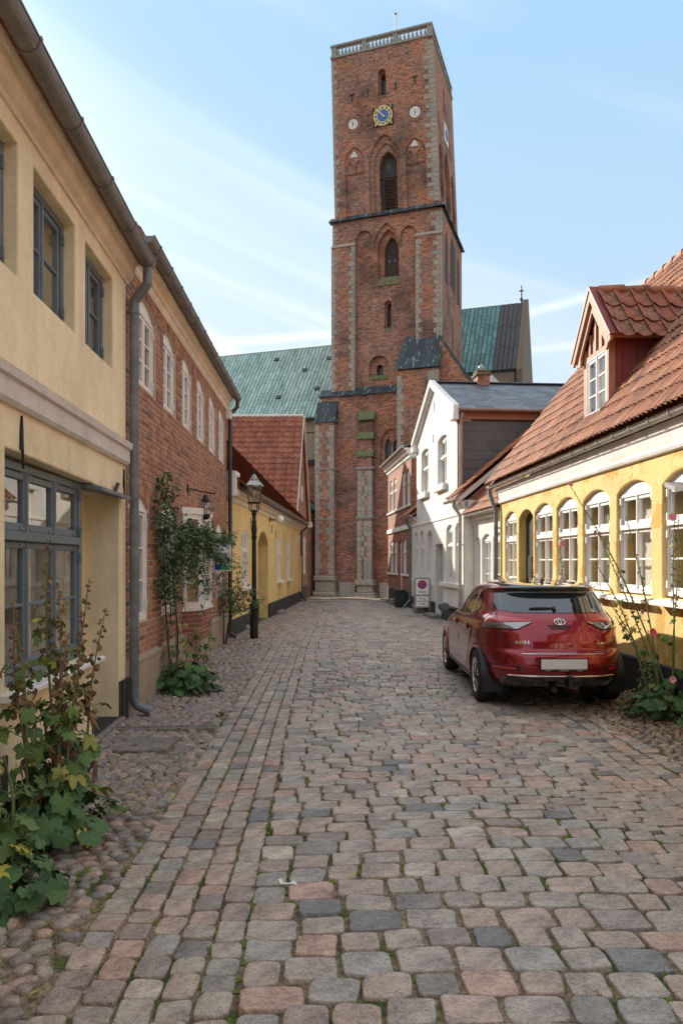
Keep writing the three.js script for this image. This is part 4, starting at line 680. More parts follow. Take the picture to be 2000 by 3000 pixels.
  const skip = (u, v) => { const x = u - 0.12, z = zE - v * uy.y / p, y = yE + v * uy.y; if (x < dc - 0.53 || x > dc + 0.53) { const t = (5.98 - y) / 0.92 * 0.77; return y > 5.10 && y < 5.98 && Math.abs(x - dc) < Math.max(0, t) + 0.05 - 0.02; } return z < zf + 0.02 && y < 5.1 || (y >= 5.1 && y < 5.98 && Math.abs(x - dc) < (5.98 - y) / 0.92 * 0.77 + 0.03); };
  layTiles(rf, V(-0.12, yE + 0.03, zE + 0.05), V(1, 0, 0), uy, 12.6, rl, 0.235, 0.33, M.tile, M.tile.map((m) => m.color), (u, v) => -u * 1.0 + v * 1.2, 300, skip, 2);
  layTiles(rf, V(12.5, yE + 0.03, zE + 0.05), V(1, 0, 0), uy, L - 12.4, rl, 0.3, 0.5, M.tile, M.tile.map((m) => m.color), null, 0, null);
  for (let i = 0; i < 32; i++) mesh('ridge_tile', rod(V(-0.15 + i * 0.4, yE + p * 3.6 + 0.015, -3.3), V(0.29 + i * 0.4, yE + p * 3.6 + 0.045, -3.3), 0.095, 10, 0.115), pick(M.tile), rf);
  // dormer
  const dm = part('dormer', h, 'red boarded dormer with gabled pantile roof');
  const a = dc - 0.5, b = dc + 0.5, roofAt = (z) => roofY(z) - 0.02, zc = zE - (5.12 - yE - 0.05) / p;
  mesh('corner_post', box(a, a + 0.09, roofAt(zf) - 0.15, 5.16, zf - 0.1, zf), M.redPale, dm); mesh('corner_post', box(b - 0.09, b, roofAt(zf) - 0.15, 5.16, zf - 0.1, zf), M.redPale, dm);
  for (const s of [0, 1]) { // cheeks of upright boards
    const xo = s ? b : a; for (let z = zf - 0.1, k = 0; z > zc - 0.1; z -= 0.115, k++) { const z1 = Math.max(z - 0.115, zc - 0.12), th = k % 2 ? 0.012 : 0; mesh('cheek_board', prism([[z - 0.002, roofAt(z) - 0.12], [z - 0.002, 5.14], [z1 + 0.002, 5.14], [z1 + 0.002, Math.min(5.135, roofAt(z1) - 0.12)]], s ? xo - 0.03 : xo - th, s ? xo + th : xo + 0.03), M.redWood, dm); }
    mesh('soffit', [box(s ? b : a - 0.14, s ? b + 0.14 : a, 5.13, 5.16, zc - 0.15, zf)], M.redWood, dm);
  }
  for (let i = 0; i < 7; i++) { const x0 = a + 0.1 + i * 0.1145, yt = 5.16 + (0.42 - Math.abs(x0 + 0.05 - dc)) * 1.1; mesh('gable_board', box(x0, x0 + (i % 2 ? 0.062 : 0.107), 5.04, yt, zf - 0.05, zf - (i % 2 ? 0.0 : 0.026)), M.redPale, dm); }
  mesh('gable_back', slab([[a, 5.0], [b, 5.0], [b, 5.2], [dc, 5.88], [a, 5.2]], zf - 0.09, zf - 0.052), M.redWood, dm);
  mesh('head_beam', box(a + 0.09, b - 0.09, 4.985, 5.04, zf - 0.1, zf - 0.005), M.redPale, dm);
  for (const s of [-1, 1]) { mesh('bargeboard', slab([[dc, 6.03], [dc + s * 0.80, 5.075], [dc + s * 0.80, 4.99], [dc + s * 0.72, 4.97], [dc, 5.83]], zf + 0.06, zf + 0.10), M.redPale, dm); mesh('bargeboard', slab([[dc, 5.89], [dc + s * 0.66, 5.10], [dc + s * 0.58, 4.93], [dc + s * 0.50, 4.92], [dc + s * 0.5, 5.06], [dc, 5.66]], zf + 0.02, zf + 0.06), M.redPale, dm); mesh('verge_cap', slab([[dc, 6.06], [dc + s * 0.83, 5.075], [dc + s * 0.80, 5.05], [dc, 6.01]], zf - 0.10, zf + 0.115), M.redWood, dm); }
  mesh('dormer_deck', [slab([[dc, 5.99], [dc + 0.78, 5.06], [dc + 0.72, 5.04], [dc, 5.90], [dc - 0.72, 5.04], [dc - 0.78, 5.06]], dz1 + 0.55, zf + 0.05), slab([[dc, 5.98], [dc + 0.3, 5.62], [dc - 0.3, 5.62]], dz1 + 0.02, dz1 + 0.54)], M.tile[3], dm);
  const cut = (y) => zE - (y - yE - 0.05) / p;
  const sl = Math.hypot(0.77, 0.92);
  layTiles(dm, V(dc + 0.80, 5.05, zf + 0.0), V(0, 0, -1), V(-0.77, 0.92, 0).normalize(), 1.75, sl, 0.235, 0.36, [M.tileRed[1], M.tileRed[3], M.tile[3]], [M.tileRed[1].color, M.tileRed[3].color, M.tile[3].color], null, 300, (u, v) => zf - u < cut(5.05 + v * 0.92 / sl) - 0.02);
  layTiles(dm, V(dc - 0.80, 5.05, zf - 1.75), V(0, 0, 1), V(0.77, 0.92, 0).normalize(), 1.75, sl, 0.235, 0.36, [M.tileRed[1], M.tileRed[3], M.tile[3]], [M.tileRed[1].color, M.tileRed[3].color, M.tile[3].color], null, 300, (u, v) => zf - 1.75 + u < cut(5.05 + v * 0.92 / sl) - 0.02);
  for (let i = 0; i < 4; i++) mesh('ridge_tile', rod(V(dc, 6.0, zf - 0.02 - i * 0.39), V(dc, 6.02, zf - 0.44 - i * 0.39), 0.075, 8, 0.085), M.tile[1], dm);
  mesh('flashing', [prism([[zf + 0.22, roofY(zf + 0.22) + 0.05], [zf, roofY(zf) + 0.09], [zf, roofY(zf) + 0.05], [zf + 0.22, roofY(zf + 0.22) + 0.02]], a - 0.06, b + 0.06), ...[0, 1].map((s) => prism([[zf, roofY(zf) + 0.10], [zc - 0.1, roofY(zc - 0.1) + 0.10], [zc - 0.1, roofY(zc - 0.1) + 0.03], [zf, roofY(zf) + 0.03]], s ? b + 0.014 : a - 0.07, s ? b + 0.07 : a - 0.014))], M.lead, dm);
  for (const s of [-1, 1]) { const y0 = 5.03, y1 = 5.93; const q = [V(dc + s * 0.80, y0, cut(y0)), V(dc, y1, cut(y1))]; const d = V().subVectors(q[1], q[0]), g = new THREE.BoxGeometry(0.18, d.length(), 0.012); const mtx = new THREE.Matrix4(), yv = d.clone().normalize(), zv = V(0, 1, p).normalize(), xv = V().crossVectors(yv, zv).normalize(); mtx.makeBasis(xv, yv, V().crossVectors(xv, yv)); mtx.setPosition(q[0].clone().add(q[1]).multiplyScalar(0.5).add(V(s * 0.08, 0.05, 0.05))); mesh('valley', g.applyMatrix4(mtx), M.lead, dm); }
  windowPart(h, { x0: a + 0.095, x1: b - 0.095, y0: roofAt(zf) + 0.02, y1: 4.98, rec: -zf + 0.035, fw: 0.03, cw: 0.045, tiers: [[roofAt(zf) + 0.02, 4.98, 3]], hinge: false, curtain: [[0.02, 0.98]], curtainMat: M.curtain, label: 'white six-pane dormer window' });
}
// ---------------------------------------------------------------- right row 2: low white house, set back
seed(32);
{
  const [h, L] = house('low_white_house', 'small low whitewashed house between the yellow cottage and the white gabled house', 'house', 3.545, 19.76, 3.80, 16.64);
  const X = (D) => (19.76 - D) * (L / 3.12), ws = [[X(19.66), X(19.14), 0.1, 2.28, 0.1], [X(18.98), X(18.15), 0.95, 2.30, 0.14], [X(17.98), X(17.2), 0.95, 2.30, 0.14]];
  mesh('wall', slab([[0, -0.3], [L, -0.3], [L, 2.9], [0, 2.9]], -0.3, 0, ws.map((o) => segArch(...o)), 0.015), M.whitewash, h);
  mesh('room', [box(0.02, L - 0.02, 0, 2.8, -2.4, -2.3), box(0.02, L - 0.02, 2.8, 2.85, -2.3, -0.31)], M.room, h);
  ws.forEach(([x0, x1, y0, y1, ri], i) => windowPart(h, { x0, x1, y0, y1, rise: ri, rec: 0.08, tiers: i ? [[y0, y1, 3]] : [[y0, 0.8, 1], [0.8, y1, 2]], cols: i ? 2 : 1, curtain: [[0.03, 0.97]], curtainMat: M.curtain, sill: i ? 0.1 : 0 }));
  mesh('plinth', box(0, L, -0.3, 0.35, 0.001, 0.03), M.tarGrey, h);
  mesh('cornice', prism([[-0.2, 2.72], [0.0, 2.72], [0.05, 2.76], [0.06, 2.83], [0.12, 2.87], [0.12, 2.95], [-0.2, 2.95]], 0, L), M.whitewash, h);
  const p = 1.0, rf = part('roof', h); mesh('boards', prism([[0.2, 2.93], [0.2, 2.99], [-3.2, 6.39], [-3.2, 6.30]], 0, L), M.tile[3], rf);
  layTiles(rf, V(0.0, 3.0, 0.26), V(1, 0, 0), V(0, p, -1).normalize(), L, 4.9, 0.225, 0.34, M.tile, M.tile.map((m) => m.color), (u, v) => v, 300, null, 2);
  gutter(h, -0.02, L - 0.1, 2.98, 0.22, 0.068, M.zincPale, 0.5);
}
// ---------------------------------------------------------------- right row 3: white house with the street gable
seed(33);
{
  const [h, L] = house('white_gabled_house', 'white plastered two-storey house with a street gable and slate-hung side wall', 'house', 2.63, 27.8, 3.295, 19.78);
  const X = (D) => (27.8 - D) * (L / 8.02), g0 = X(26.75), g1 = X(20.6), gc = (g0 + g1) / 2, yG = 6.05, yA = 7.42;
  const low = [[X(27.15), X(26.45)], [X(26.08), X(25.4)], [X(21.96), X(21.13)], [X(20.85), X(20.15)]].map(([a, b]) => [a, b, 1.15, 2.68, 0.15]);
  const niche = [X(24.8), X(24.03), 1.05, 2.62, 0.16], door = [X(23.48), X(22.41), 0.12, 2.29, 0], ups = [[X(25.85), X(24.6), 4.1, 5.5, 0.1], [X(23.15), X(21.9), 4.1, 5.5, 0.1]];
  const ov = new THREE.Path(); ov.absellipse(gc + 0.0, 6.72, 0.11, 0.18, 0, Math.PI * 2);
  mesh('wall', slab([[0, -0.3], [L, -0.3], [L, 3.4], [g1, 3.4], [g1, yG], [gc, yA], [g0, yG], [g0, 3.4], [0, 3.4]], -0.4, 0, [...low, ...ups, niche, door].map((o) => segArch(...o)).concat([ov]), 0.012), M.whitewash, h);
  mesh('niche_back', [box(niche[0] - 0.1, niche[1] + 0.1, 0.9, 2.9, -0.42, -0.2), box(gc - 0.25, gc + 0.25, 6.4, 7.0, -0.42, -0.1)], M.whitewash, h);
  mesh('near_wall', [box(L - 0.3, L, -0.3, 3.42, -8, -0.402)], M.whitewash, h);
  mesh('room', [box(0.05, L - 0.35, 0, 3.0, -3, -2.9), box(0.05, L - 0.35, 3.0, 3.1, -8, -0.41), box(g0 + 0.1, g1 - 0.1, 3.1, 6.0, -2.6, -2.5), box(g0 + 0.1, g1 - 0.1, 5.9, 6.0, -8, -0.42)], M.room, h);
  low.forEach(([x0, x1, y0, y1, ri]) => windowPart(h, { x0, x1, y0, y1, rise: ri, rec: 0.09, tiers: [[y0, 2.22, 2], [2.22, y1, 1]], hinge: true, curtain: [[0.03, 0.97]], curtainMat: M.blind }));
  ups.forEach(([x0, x1, y0, y1, ri]) => { const w = windowPart(h, { x0, x1, y0, y1, rise: ri, rec: 0.12, tiers: [[y0, 4.95, 1], [4.95, y1, 1]], hinge: true, curtain: [[0.03, 0.3], [0.7, 0.97]], curtainMat: M.blind }); mesh('sill', bbox(x0 - 0.06, x1 + 0.06, y0 - 0.2, y0 - 0.002, 0.001, 0.13, 0.015), M.whitewash, w); });
  mesh('sill_course', [bbox(X(22.6), X(20.1), 1.0, 1.14, 0.001, 0.09, 0.015), bbox(X(27.3), X(25.3), 1.0, 1.14, 0.001, 0.08, 0.015), bbox(niche[0] - 0.06, niche[1] + 0.06, 0.93, 1.04, 0.001, 0.09, 0.015)], M.whitewash, h);
  const dr = mesh('door', [box(door[0], door[1], 0.12, 2.29, -0.85, -0.8), bbox(door[0] + 0.15, door[1] - 0.15, 0.4, 1.1, -0.8, -0.78), bbox(door[0] + 0.15, door[1] - 0.15, 1.25, 2.0, -0.8, -0.78)], M.tarGrey, h); mesh('handle', cbox(0.03, 0.14, 0.03, door[1] - 0.1, 1.1, -0.78), M.zincPale, dr);
  mesh('door_reveal', [box(door[0] - 0.2, door[0], 0, 2.4, -0.86, -0.402), box(door[1], door[1] + 0.2, 0, 2.4, -0.86, -0.402), box(door[0], door[1], 2.29, 2.4, -0.86, -0.402)], M.whitewash, h);
  mesh('plinth', [bbox(0, door[0], -0.3, 0.46, 0.001, 0.05, 0.014), bbox(door[1], L, -0.3, 0.46, 0.001, 0.05, 0.014)], M.tarGrey, h);
  mesh('step', bbox(door[0] - 0.2, door[1] + 0.1, -0.2, 0.12, -0.8, 0.35, 0.015), M.granite, h);
  mesh('string_course', prism([[0, 3.02], [0.03, 3.03], [0.03, 3.10], [0, 3.12]], 0, L), M.whitewash, h);
  // raking cornice of the street gable
  const rk = (s) => { const e = s > 0 ? g1 + 0.22 : g0 - 0.22, ye = yG - (0.22) * (yA - yG) / (g1 - gc); return [slab([[gc, yA + 0.16], [e, ye + 0.14], [e, ye - 0.06], [gc, yA - 0.05]], 0.001, 0.16), slab([[gc, yA - 0.052], [e, ye - 0.062], [e - s * 0.03, ye - 0.16], [gc, yA - 0.14]], 0.001, 0.09), bbox(Math.min(e - s * 0.42, e), Math.max(e - s * 0.42, e), ye - 0.26, ye - 0.06, 0.001, 0.17, 0.015)]; };
  mesh('gable_cornice', [rk(1), rk(-1)], M.whitewash, h);
  mesh('wall_anchor', cbox(0.02, 0.26, 0.015, gc - 0.15, 5.72, 0.009), M.zincDark, h);
  // house number
  // slate-hung side wall facing down the street
  const sw = mesh('side_wall', [box(g1 - 0.2, g1 - 0.03, 3.3, yG - 0.1, -9, -0.402), box(g0 + 0.0, g0 + 0.2, 3.3, yG - 0.1, -9, -0.402)], M.slate[2], h);
  mesh('corner_board', [box(g1 + 0.001, g1 + 0.035, 3.3, 5.72, -0.16, -0.0)], M.redPale, h);
  const tW = 0.335, tH = 0.262, r0 = 3.32; for (let j = 0; j < 9; j++) for (let i = -1; i < 26; i++) { let a = 0.17 + (i + (j % 2) * 0.5) * tW, b = a + tW - 0.004; a = Math.max(a, 0.17); if (b - a < 0.05) continue; const y0 = r0 + j * tH; if (y0 < 3.30 + (a - 0.6) * 0.9 - 0.5) continue; const g = box(-0.006, 0.006, y0 - 0.03, y0 + tH - 0.003, -b, -a).rotateZ(-0.035 * 0); g.translate(g1 + 0.008 + (0.004 * (hash(i + 5, j, 3))), 0, 0); const q = g.attributes.position; for (let k = 0; k < q.count; k++) if (q.getY(k) < y0) q.setX(k, q.getX(k) + 0.011); mesh('slate', g, M.slate[Math.floor(hash(i + 9, j, 17) * 4)], sw); }
  mesh('fascia', [box(g1 - 0.02, g1 + 0.10, 5.72, 5.93, -9, -0.0)], M.redPale, h);
  // wing roof of fine slates, ridge running back from the gable
  const rf = part('roof', h), ov2 = 0.26, pS = (yA - yG) / (g1 - gc), sl = Math.hypot(1, pS);
  mesh('boards', [slab([[gc, yA + 0.05], [g1 + ov2, yG - ov2 * pS + 0.05], [g1 + ov2, yG - ov2 * pS - 0.03], [gc, yA - 0.05], [g0 - ov2, yG - ov2 * pS - 0.03], [g0 - ov2, yG - ov2 * pS + 0.05]], -9.2, -0.002)], M.slate[1], rf);
  const sg = []; const len = (g1 - gc + ov2) * sl, rows = 18; for (let j = 0; j < rows; j++) for (let i = 0; i < 36; i++) { const w = 0.255, s = j / rows * len, z1 = 0.02 - (i + (j % 2) * 0.5) * w; const g = new THREE.BoxGeometry(len / rows * 1.25, 0.008, w - 0.008); g.rotateZ(0.09); g.translate(len / rows * 0.6, 0.012 + 0.003 * rnd(), 0); g.rotateZ(Math.atan(pS)); g.scale(-1, 1, 1); /* mirrored: lower edge outward */ const ix = g.index; if (ix) { const A = ix.array; for (let k = 0; k < A.length; k += 3) { const t = A[k]; A[k] = A[k + 1]; A[k + 1] = t; } } g.computeVertexNormals(); g.translate(g1 + ov2 - s / sl, yG - ov2 * pS + 0.05 + s / sl * pS, z1 - w / 2); const k = rr(0.55, 1.7); sg.push(tint(g, 0.085 * k, 0.09 * k, 0.105 * k)); }
  mesh('slates', sg, M.slateRoof, rf, { kind: 'stuff' });
  mesh('ridge_cap', [cbox(0.30, 0.03, 9.2, gc, yA + 0.085, -4.6), rod(V(gc, yA + 0.09, -9.2), V(gc, yA + 0.09, 0.0), 0.05, 8)], M.lead, rf);
  { const g = part('side_gutter', h); mesh('trough', [rod(V(g1 + ov2 + 0.03, yG - ov2 * pS + 0.0, -9), V(g1 + ov2 + 0.03, yG - ov2 * pS + 0.0, -0.0), 0.055, 10)], M.copperPipe, g); for (let i = 0; i < 9; i++) mesh('bracket', rod(V(g1 + ov2 + 0.03, yG - ov2 * pS, -0.4 - i), V(g1 + ov2 + 0.03, yG - ov2 * pS, -0.43 - i), 0.062, 10), M.copperPipe, g); }
  downpipe(h, [V(g1 + 0.24, yG - 0.16, -0.1), V(g1 + 0.14, yG - 0.36, -0.08), V(g1 + 0.10, yG - 0.5, -0.08), V(g1 + 0.10, 3.6, -0.08), V(g1 + 0.22, 3.45, -0.05)], 0.045, M.zincPale, []);
  // main roof either side of the gable, ridge along the street
  const mr = part('main_roof', h); mesh('boards', [prism([[0.2, 3.36], [0.2, 3.44], [-4.1, 7.10], [-4.1, 7.0]], g1 + 0.002, L + 0.03), prism([[0.2, 3.36], [0.2, 3.44], [-4.1, 7.10], [-4.1, 7.0]], 0, g0 - 0.003)], M.tile[3], mr);
  const uy = V(0, 0.85, -1).normalize(); layTiles(mr, V(g1, 3.46, 0.26), V(1, 0, 0), uy, L + 0.04 - g1, 5.6, 0.2, 0.34, M.tileOrange, M.tileOrange.map((m) => m.color), (u, v) => v, 300); layTiles(mr, V(0, 3.46, 0.26), V(1, 0, 0), uy, g0 - 0.02, 2.6, 0.22, 0.34, M.tileOrange, M.tileOrange.map((m) => m.color), (u, v) => v, 300);
  mesh('end_gable', [prism([[-0.05, 3.38], [-4.1, 6.85], [-8, 3.38]], L - 0.25, L - 0.01)], M.farBrick, h);
  mesh('verge', [prism([[0.22, 3.28], [0.22, 3.42], [-4.1, 7.05], [-4.1, 6.84]], L - 0.005, L + 0.06)], M.band, h);
  mesh('eave_cornice', [prism([[-0.1, 3.2], [0.0, 3.2], [0.1, 3.3], [0.14, 3.38], [-0.1, 3.38]], X(20.55), L), prism([[-0.1, 3.2], [0.0, 3.2], [0.1, 3.3], [0.14, 3.38], [-0.1, 3.38]], 0, X(26.85))], M.whitewash, h);
  gutter(h, g1 - 0.55, L + 0.1, 3.44, 0.22, 0.065, M.zincPale, 0.45); gutter(h, -0.05, g0 + 0.1, 3.44, 0.22, 0.065, M.zincPale, 0.45);
  downpipe(h, [V(L - 0.32, 3.40, 0.22), V(L - 0.32, 3.25, 0.22), V(L - 0.18, 3.0, 0.075), V(L - 0.18, 0.3, 0.075), V(L - 0.18, 0.05, 0.2)], 0.045, M.zincPale, [2.2, 1.1]);
  downpipe(h, [V(0.06, 3.40, 0.22), V(0.06, 3.25, 0.22), V(0.12, 3.0, 0.075), V(0.12, 0.3, 0.075), V(0.12, 0.05, 0.3)], 0.045, M.zincBlue, [2.2, 1.1]);
  // chimney on the ridge
  const ch = part('chimney', h); mesh('stack', box(gc - 0.24, gc + 0.24, yA - 0.2, yA + 0.42, -1.75, -1.35), M.farBrick, ch); mesh('cap', [box(gc - 0.29, gc + 0.29, yA + 0.30, yA + 0.36, -1.8, -1.3), box(gc - 0.26, gc + 0.26, yA + 0.421, yA + 0.46, -1.77, -1.33)], M.mossStone, ch); mesh('cowl', [lathe([[0.07, 0], [0.08, 0.12], [0.11, 0.16], [0.0, 0.26]], 10, gc - 0.02, yA + 0.46, -1.55)], M.zincPale, ch);
}
// ---------------------------------------------------------------- right row 4: far brick house
seed(34);
{
  const [h, L] = house('red_brick_house', 'two-storey red brick house with white window frames and white cornice nearest the church', 'house', 2.135, 33.8, 2.628, 27.84);
  const X = (D) => (33.8 - D) * (L / 5.96);
  const up = [[33.26, 32.45], [32.14, 31.38], [29.9, 29.19], [28.81, 28.09]].map(([a, b]) => [X(a), X(b), 3.95, 5.22, 0.13]), lo = [[33.1, 32.29], [31.96, 31.21], [29.71, 28.97], [28.53, 27.98]].map(([a, b]) => [X(a), X(b), 1.28, 2.54, 0.12]), door = [X(30.8), X(29.95), 0.55, 2.56, 0.08];
  mesh('wall', slab([[0, 0.5], [L, 0.5], [L, 5.72], [0, 5.72]], -0.3, 0, [...up, ...lo, door].map((o) => segArch(...o))), M.farBrick, h);
  mesh('side_wall', [slab([[-0.302, -0.3], [-8, -0.3], [-8, 5.7], [-4, 7.9], [-0.302, 5.7]].map(([z, y]) => [-z, y]), 0, 0.28).rotateY(Math.PI / 2).translate(L - 0.28, 0, 0), box(0, 0.28, -0.6, 5.7, -8, -0.302)], M.farBrick, h);
  mesh('room', [box(0.3, L - 0.3, 0, 5.6, -2.2, -2.1), box(0.3, L - 0.3, 3, 3.1, -2.1, -0.31)], M.room, h);
  up.forEach(([x0, x1, y0, y1, ri]) => windowPart(h, { x0, x1, y0, y1, rise: ri, rec: 0.06, tiers: [[y0, 4.8, 1], [4.8, y1, 1]], curtain: [[0.03, 0.3], [0.7, 0.97]] }));
  lo.forEach(([x0, x1, y0, y1, ri]) => windowPart(h, { x0, x1, y0, y1, rise: ri, rec: 0.06, tiers: [[y0, 2.12, 2], [2.12, y1, 1]], curtain: [[0.03, 0.3], [0.7, 0.97]] }));
  const dr = part('door', h, 'pale painted entrance door'); mesh('leaf', [slab([[door[0], 0.55], [door[1], 0.55], [door[1], 2.56], ...arcPts(door[0], door[1], 2.56, 0.08, 6).reverse(), [door[0], 2.56]], -0.14, -0.08)], std([0.55, 0.56, 0.60]), dr); mesh('letterbox', cbox(0.1, 0.3, 0.02, (door[0] + door[1]) / 2 + 0.15, 1.45, -0.07), M.zincBlue, dr);
  mesh('string_course', [bbox(0, L, 3.0, 3.19, 0.001, 0.06, 0.012), bbox(0, L, 3.86, 3.94, 0.001, 0.07, 0.012), bbox(0, door[0] - 0.03, 1.18, 1.27, 0.001, 0.07, 0.012), bbox(door[1] + 0.03, L, 1.18, 1.27, 0.001, 0.07, 0.012)], M.whitewash, h);
  mesh('cornice', prism([[-0.3, 5.66], [0.0, 5.66], [0.06, 5.72], [0.07, 5.82], [0.16, 5.86], [0.18, 5.96], [0.28, 6.0], [0.28, 6.06], [-0.3, 6.06]], -0.05, L), M.whitewash, h);
  mesh('plinth', [bbox(0, door[0], -0.6, 0.58, -0.28, 0.04, 0.014), bbox(door[1], L, -0.6, 0.58, -0.28, 0.04, 0.014)], M.tarGrey, h);
  mesh('doorstep', [bbox(door[0] - 0.1, door[1] + 0.1, -0.4, 0.22, 0.0, 0.42, 0.02), bbox(door[0] - 0.02, door[1] + 0.02, 0.2, 0.55, -0.28, 0.1, 0.015), bbox(-0.15, 0.9, -0.4, 0.06, 0.05, 0.35, 0.02)], M.granite, h);
  roofBoards(h, -0.05, L + 0.02, 6.04, 0.3, 4, 0.5, M.slate[1], 0.1);
  gutter(h, -0.05, L, 6.09, 0.34, 0.05, M.zincPale, 0.8);
}
// ---------------------------------------------------------------- a brick gable peeping over the slate roof
{
  const h = thing('gable_house', 'small brick gable with grey coping peeping over the slate roof', 'house', 6.72, 0, -34, 0);
  mesh('wall', slab([[-3.6, -0.5], [3.6, -0.5], [3.6, 6.75], [0, 10.3], [-3.6, 6.75]], -8, 0), M.farBrick, h);
  mesh('coping', [slab([[0, 10.52], [3.9, 6.70], [3.7, 6.45], [0, 10.12]], -0.1, 0.12), slab([[0, 10.52], [0, 10.12], [-3.7, 6.45], [-3.9, 6.70]], -0.1, 0.12)], M.band, h);
  mesh('roof', [slab([[0.001, 10.45], [3.9, 6.62], [3.8, 6.52], [0.001, 10.3]], -8, -0.11), slab([[-0.001, 10.45], [-0.001, 10.3], [-3.8, 6.52], [-3.9, 6.62]], -8, -0.11)], M.tileRed[0], h);
}
// ---------------------------------------------------------------- the church tower (frame: x right along its front, z towards the street, y = height over the street)
seed(41);
{
  const tw = thing('church_tower', 'tall red brick church tower with clock, balustrade and flagpole at the end of the street', 'tower', 8.34, 0, -68, -0.331);
  const YB = 34.4, tt = (y) => Math.max(0, (y - YB) / 16);
  const U = (u, y) => { const t = tt(y); return (-u + t * (0.39 + 0.28 * 9.47 / 10.14)) / (1 - t * 0.28 / 10.14); };
  const warp = (g) => { const p = g.attributes.position; for (let i = 0; i < p.count; i++) { const t = tt(p.getY(i)); if (t > 0) p.setX(i, p.getX(i) - t * (0.39 + 0.28 * (p.getX(i) + 9.47) / 10.14)); } return g; };
  const tm = (name, geos, mat, parent = tw, o) => { const m = mesh(name, geos, mat, parent, o); warp(m.geometry); return m; };
  const ptd = (uL, uR, y0, ys, ya, yr = ya) => pointed(U(uL, yr), U(uR, yr), y0, ys, ya);
  const grow = (P, d) => P; // outlines used as drawn
  const xl = -9.47, xr = 0.67;
  // --- upper stage
  const A3 = ptd(6.18, 3.04, 34.75, 39.3, 42.15), A3m = ptd(5.72, 3.26, 34.75, 39.25, 41.35), A3i = ptd(5.21, 3.48, 35.0, 39.2, 40.62), PL = ptd(8.52, 6.61, 34.75, 39.9, 41.41), PR = ptd(2.57, 0.71, 34.75, 39.9, 41.2);
  const slitO = segArch(U(5.16, 47), U(4.41, 47), 45.75, 47.95, 0.33), slitI = segArch(U(5.0, 47), U(4.52, 47), 45.95, 47.85, 0.22);
  tm('upper_wall', [slab([[xl, YB], [xr, YB], [xr, 50.3], [xl, 50.3]], -0.42, 0, [pathOf(A3), pathOf(PL), pathOf(PR), slitO])], M.tower);
  tm('upper_core', [slab([[xl + 0.01, YB], [xr - 0.42, YB], [xr - 0.42, 50.28], [xl + 0.01, 50.28]], -0.95, -0.422, [pathOf(A3i), slitI]), box(xl + 0.01, xr - 0.42, YB, 50.28, -10, -1.1)], M.tower);
  tm('arch_order', [slab(A3, -0.30, -0.22, [pathOf(A3m)]), slab(A3m, -0.41, -0.34, [pathOf(A3i)])], M.tower);
  tm('panel', [slab(PL, -0.415, -0.22)], M.tower); tm('panel', [slab(PR, -0.415, -0.22)], M.tower);
  for (const [a, b, ap] of [[8.5, 6.63, 41.38], [2.55, 0.73, 41.17]]) { // blind tracery: two lancets under a trefoil plaque
    const xa = U(a, 40), xb = U(b, 40), xm = (xa + xb) / 2, w = (xb - xa) / 2; const out = pointed(xa + 0.02, xb - 0.02, 38.9, 39.9, ap); tm('tracery', slab(out, -0.215, -0.10, [pathOf(pointed(xa + 0.14, xm - 0.12, 38.91, 39.3, 40.15)), pathOf(pointed(xm + 0.12, xb - 0.14, 38.91, 39.3, 40.15))]), M.tower);
    const tr = part('plaque', tw); for (const [dx, dy] of [[0, 0.18], [-0.17, -0.08], [0.17, -0.08]]) tm('lobe', new THREE.CylinderGeometry(0.17, 0.17, 0.08, 14).rotateX(Math.PI / 2).translate(xm + dx, 40.65 + dy, -0.085), M.band, tr); tm('pendant', new THREE.ConeGeometry(0.16, 0.7, 8).rotateX(Math.PI).translate(xm, 39.45, -0.1), M.tower, tr);
  }
  // louvred belfry opening
  const lo = part('belfry_louvre', tw); tm('boarding', [slab(A3i.map(([x, y]) => [x, y]), -1.05, -0.86, [pathOf([[U(4.72, 37), 35.1], [U(3.70, 37), 35.1], [U(3.70, 37), 38.1], [U(4.72, 37), 38.1]])]), box(U(5.2, 38.4), U(3.5, 38.4), 38.3, 38.52, -0.86, -0.78)], M.woodDark, lo);
  for (let i = 0; i < 10; i++) tm('slat', cbox(1.0, 0.03, 0.34, U(4.21, 37), 35.25 + i * 0.3, -0.93, 0.65), M.woodDark, lo);
  tm('hatch', box(U(4.52, 39), U(4.08, 39), 38.85, 39.65, -0.87, -0.845), std([0.10, 0.12, 0.15], { map: T.metal }), lo);
  tm('slit_dark_fill', box(U(5.1, 47), U(4.42, 47), 45.9, 48.2, -1.0, -0.9), M.darkFill);  // dark panel paints the shade inside the slit
  tm('slit_sill', prism([[-0.42, 45.9], [0.04, 45.66], [0.04, 45.6], [-0.42, 45.6]], U(5.2, 46), U(4.36, 46)), M.mossStone);
  // side faces of the upper stage with tall arches
  const sideW = new THREE.Shape([[0, YB], [10, YB], [10, 50.3], [0, 50.3]].map((p) => new THREE.Vector2(...p))); const sHoles = [pathOf(pointed(1.1, 2.9, 34.8, 39.9, 41.3)), pathOf(pointed(3.6, 6.4, 34.8, 39.3, 42.1)), pathOf(pointed(7.1, 8.9, 34.8, 39.9, 41.3)), pathOf(pointed(4.6, 5.3, 45.7, 47.9, 48.3))]; sHoles.forEach((q) => sideW.holes.push(q));
  tm('right_wall', slab(sideW, -0.41, 0).rotateY(Math.PI / 2).translate(xr - 0.001, 0, 0), M.tower);
  // clock
  const ck = part('clock', tw, 'square dark blue clock with gilt numeral ring and gold hands'), cx = U(4.67, 43.8), cy = 43.78, gold = std([0.62, 0.46, 0.20], { roughness: 0.4, metalness: 0.35 }), navy = std([0.012, 0.022, 0.032]);
  tm('board', bbox(cx - 1.0, cx + 1.0, cy - 0.95, cy + 0.95, 0.02, 0.10, 0.02), navy, ck);
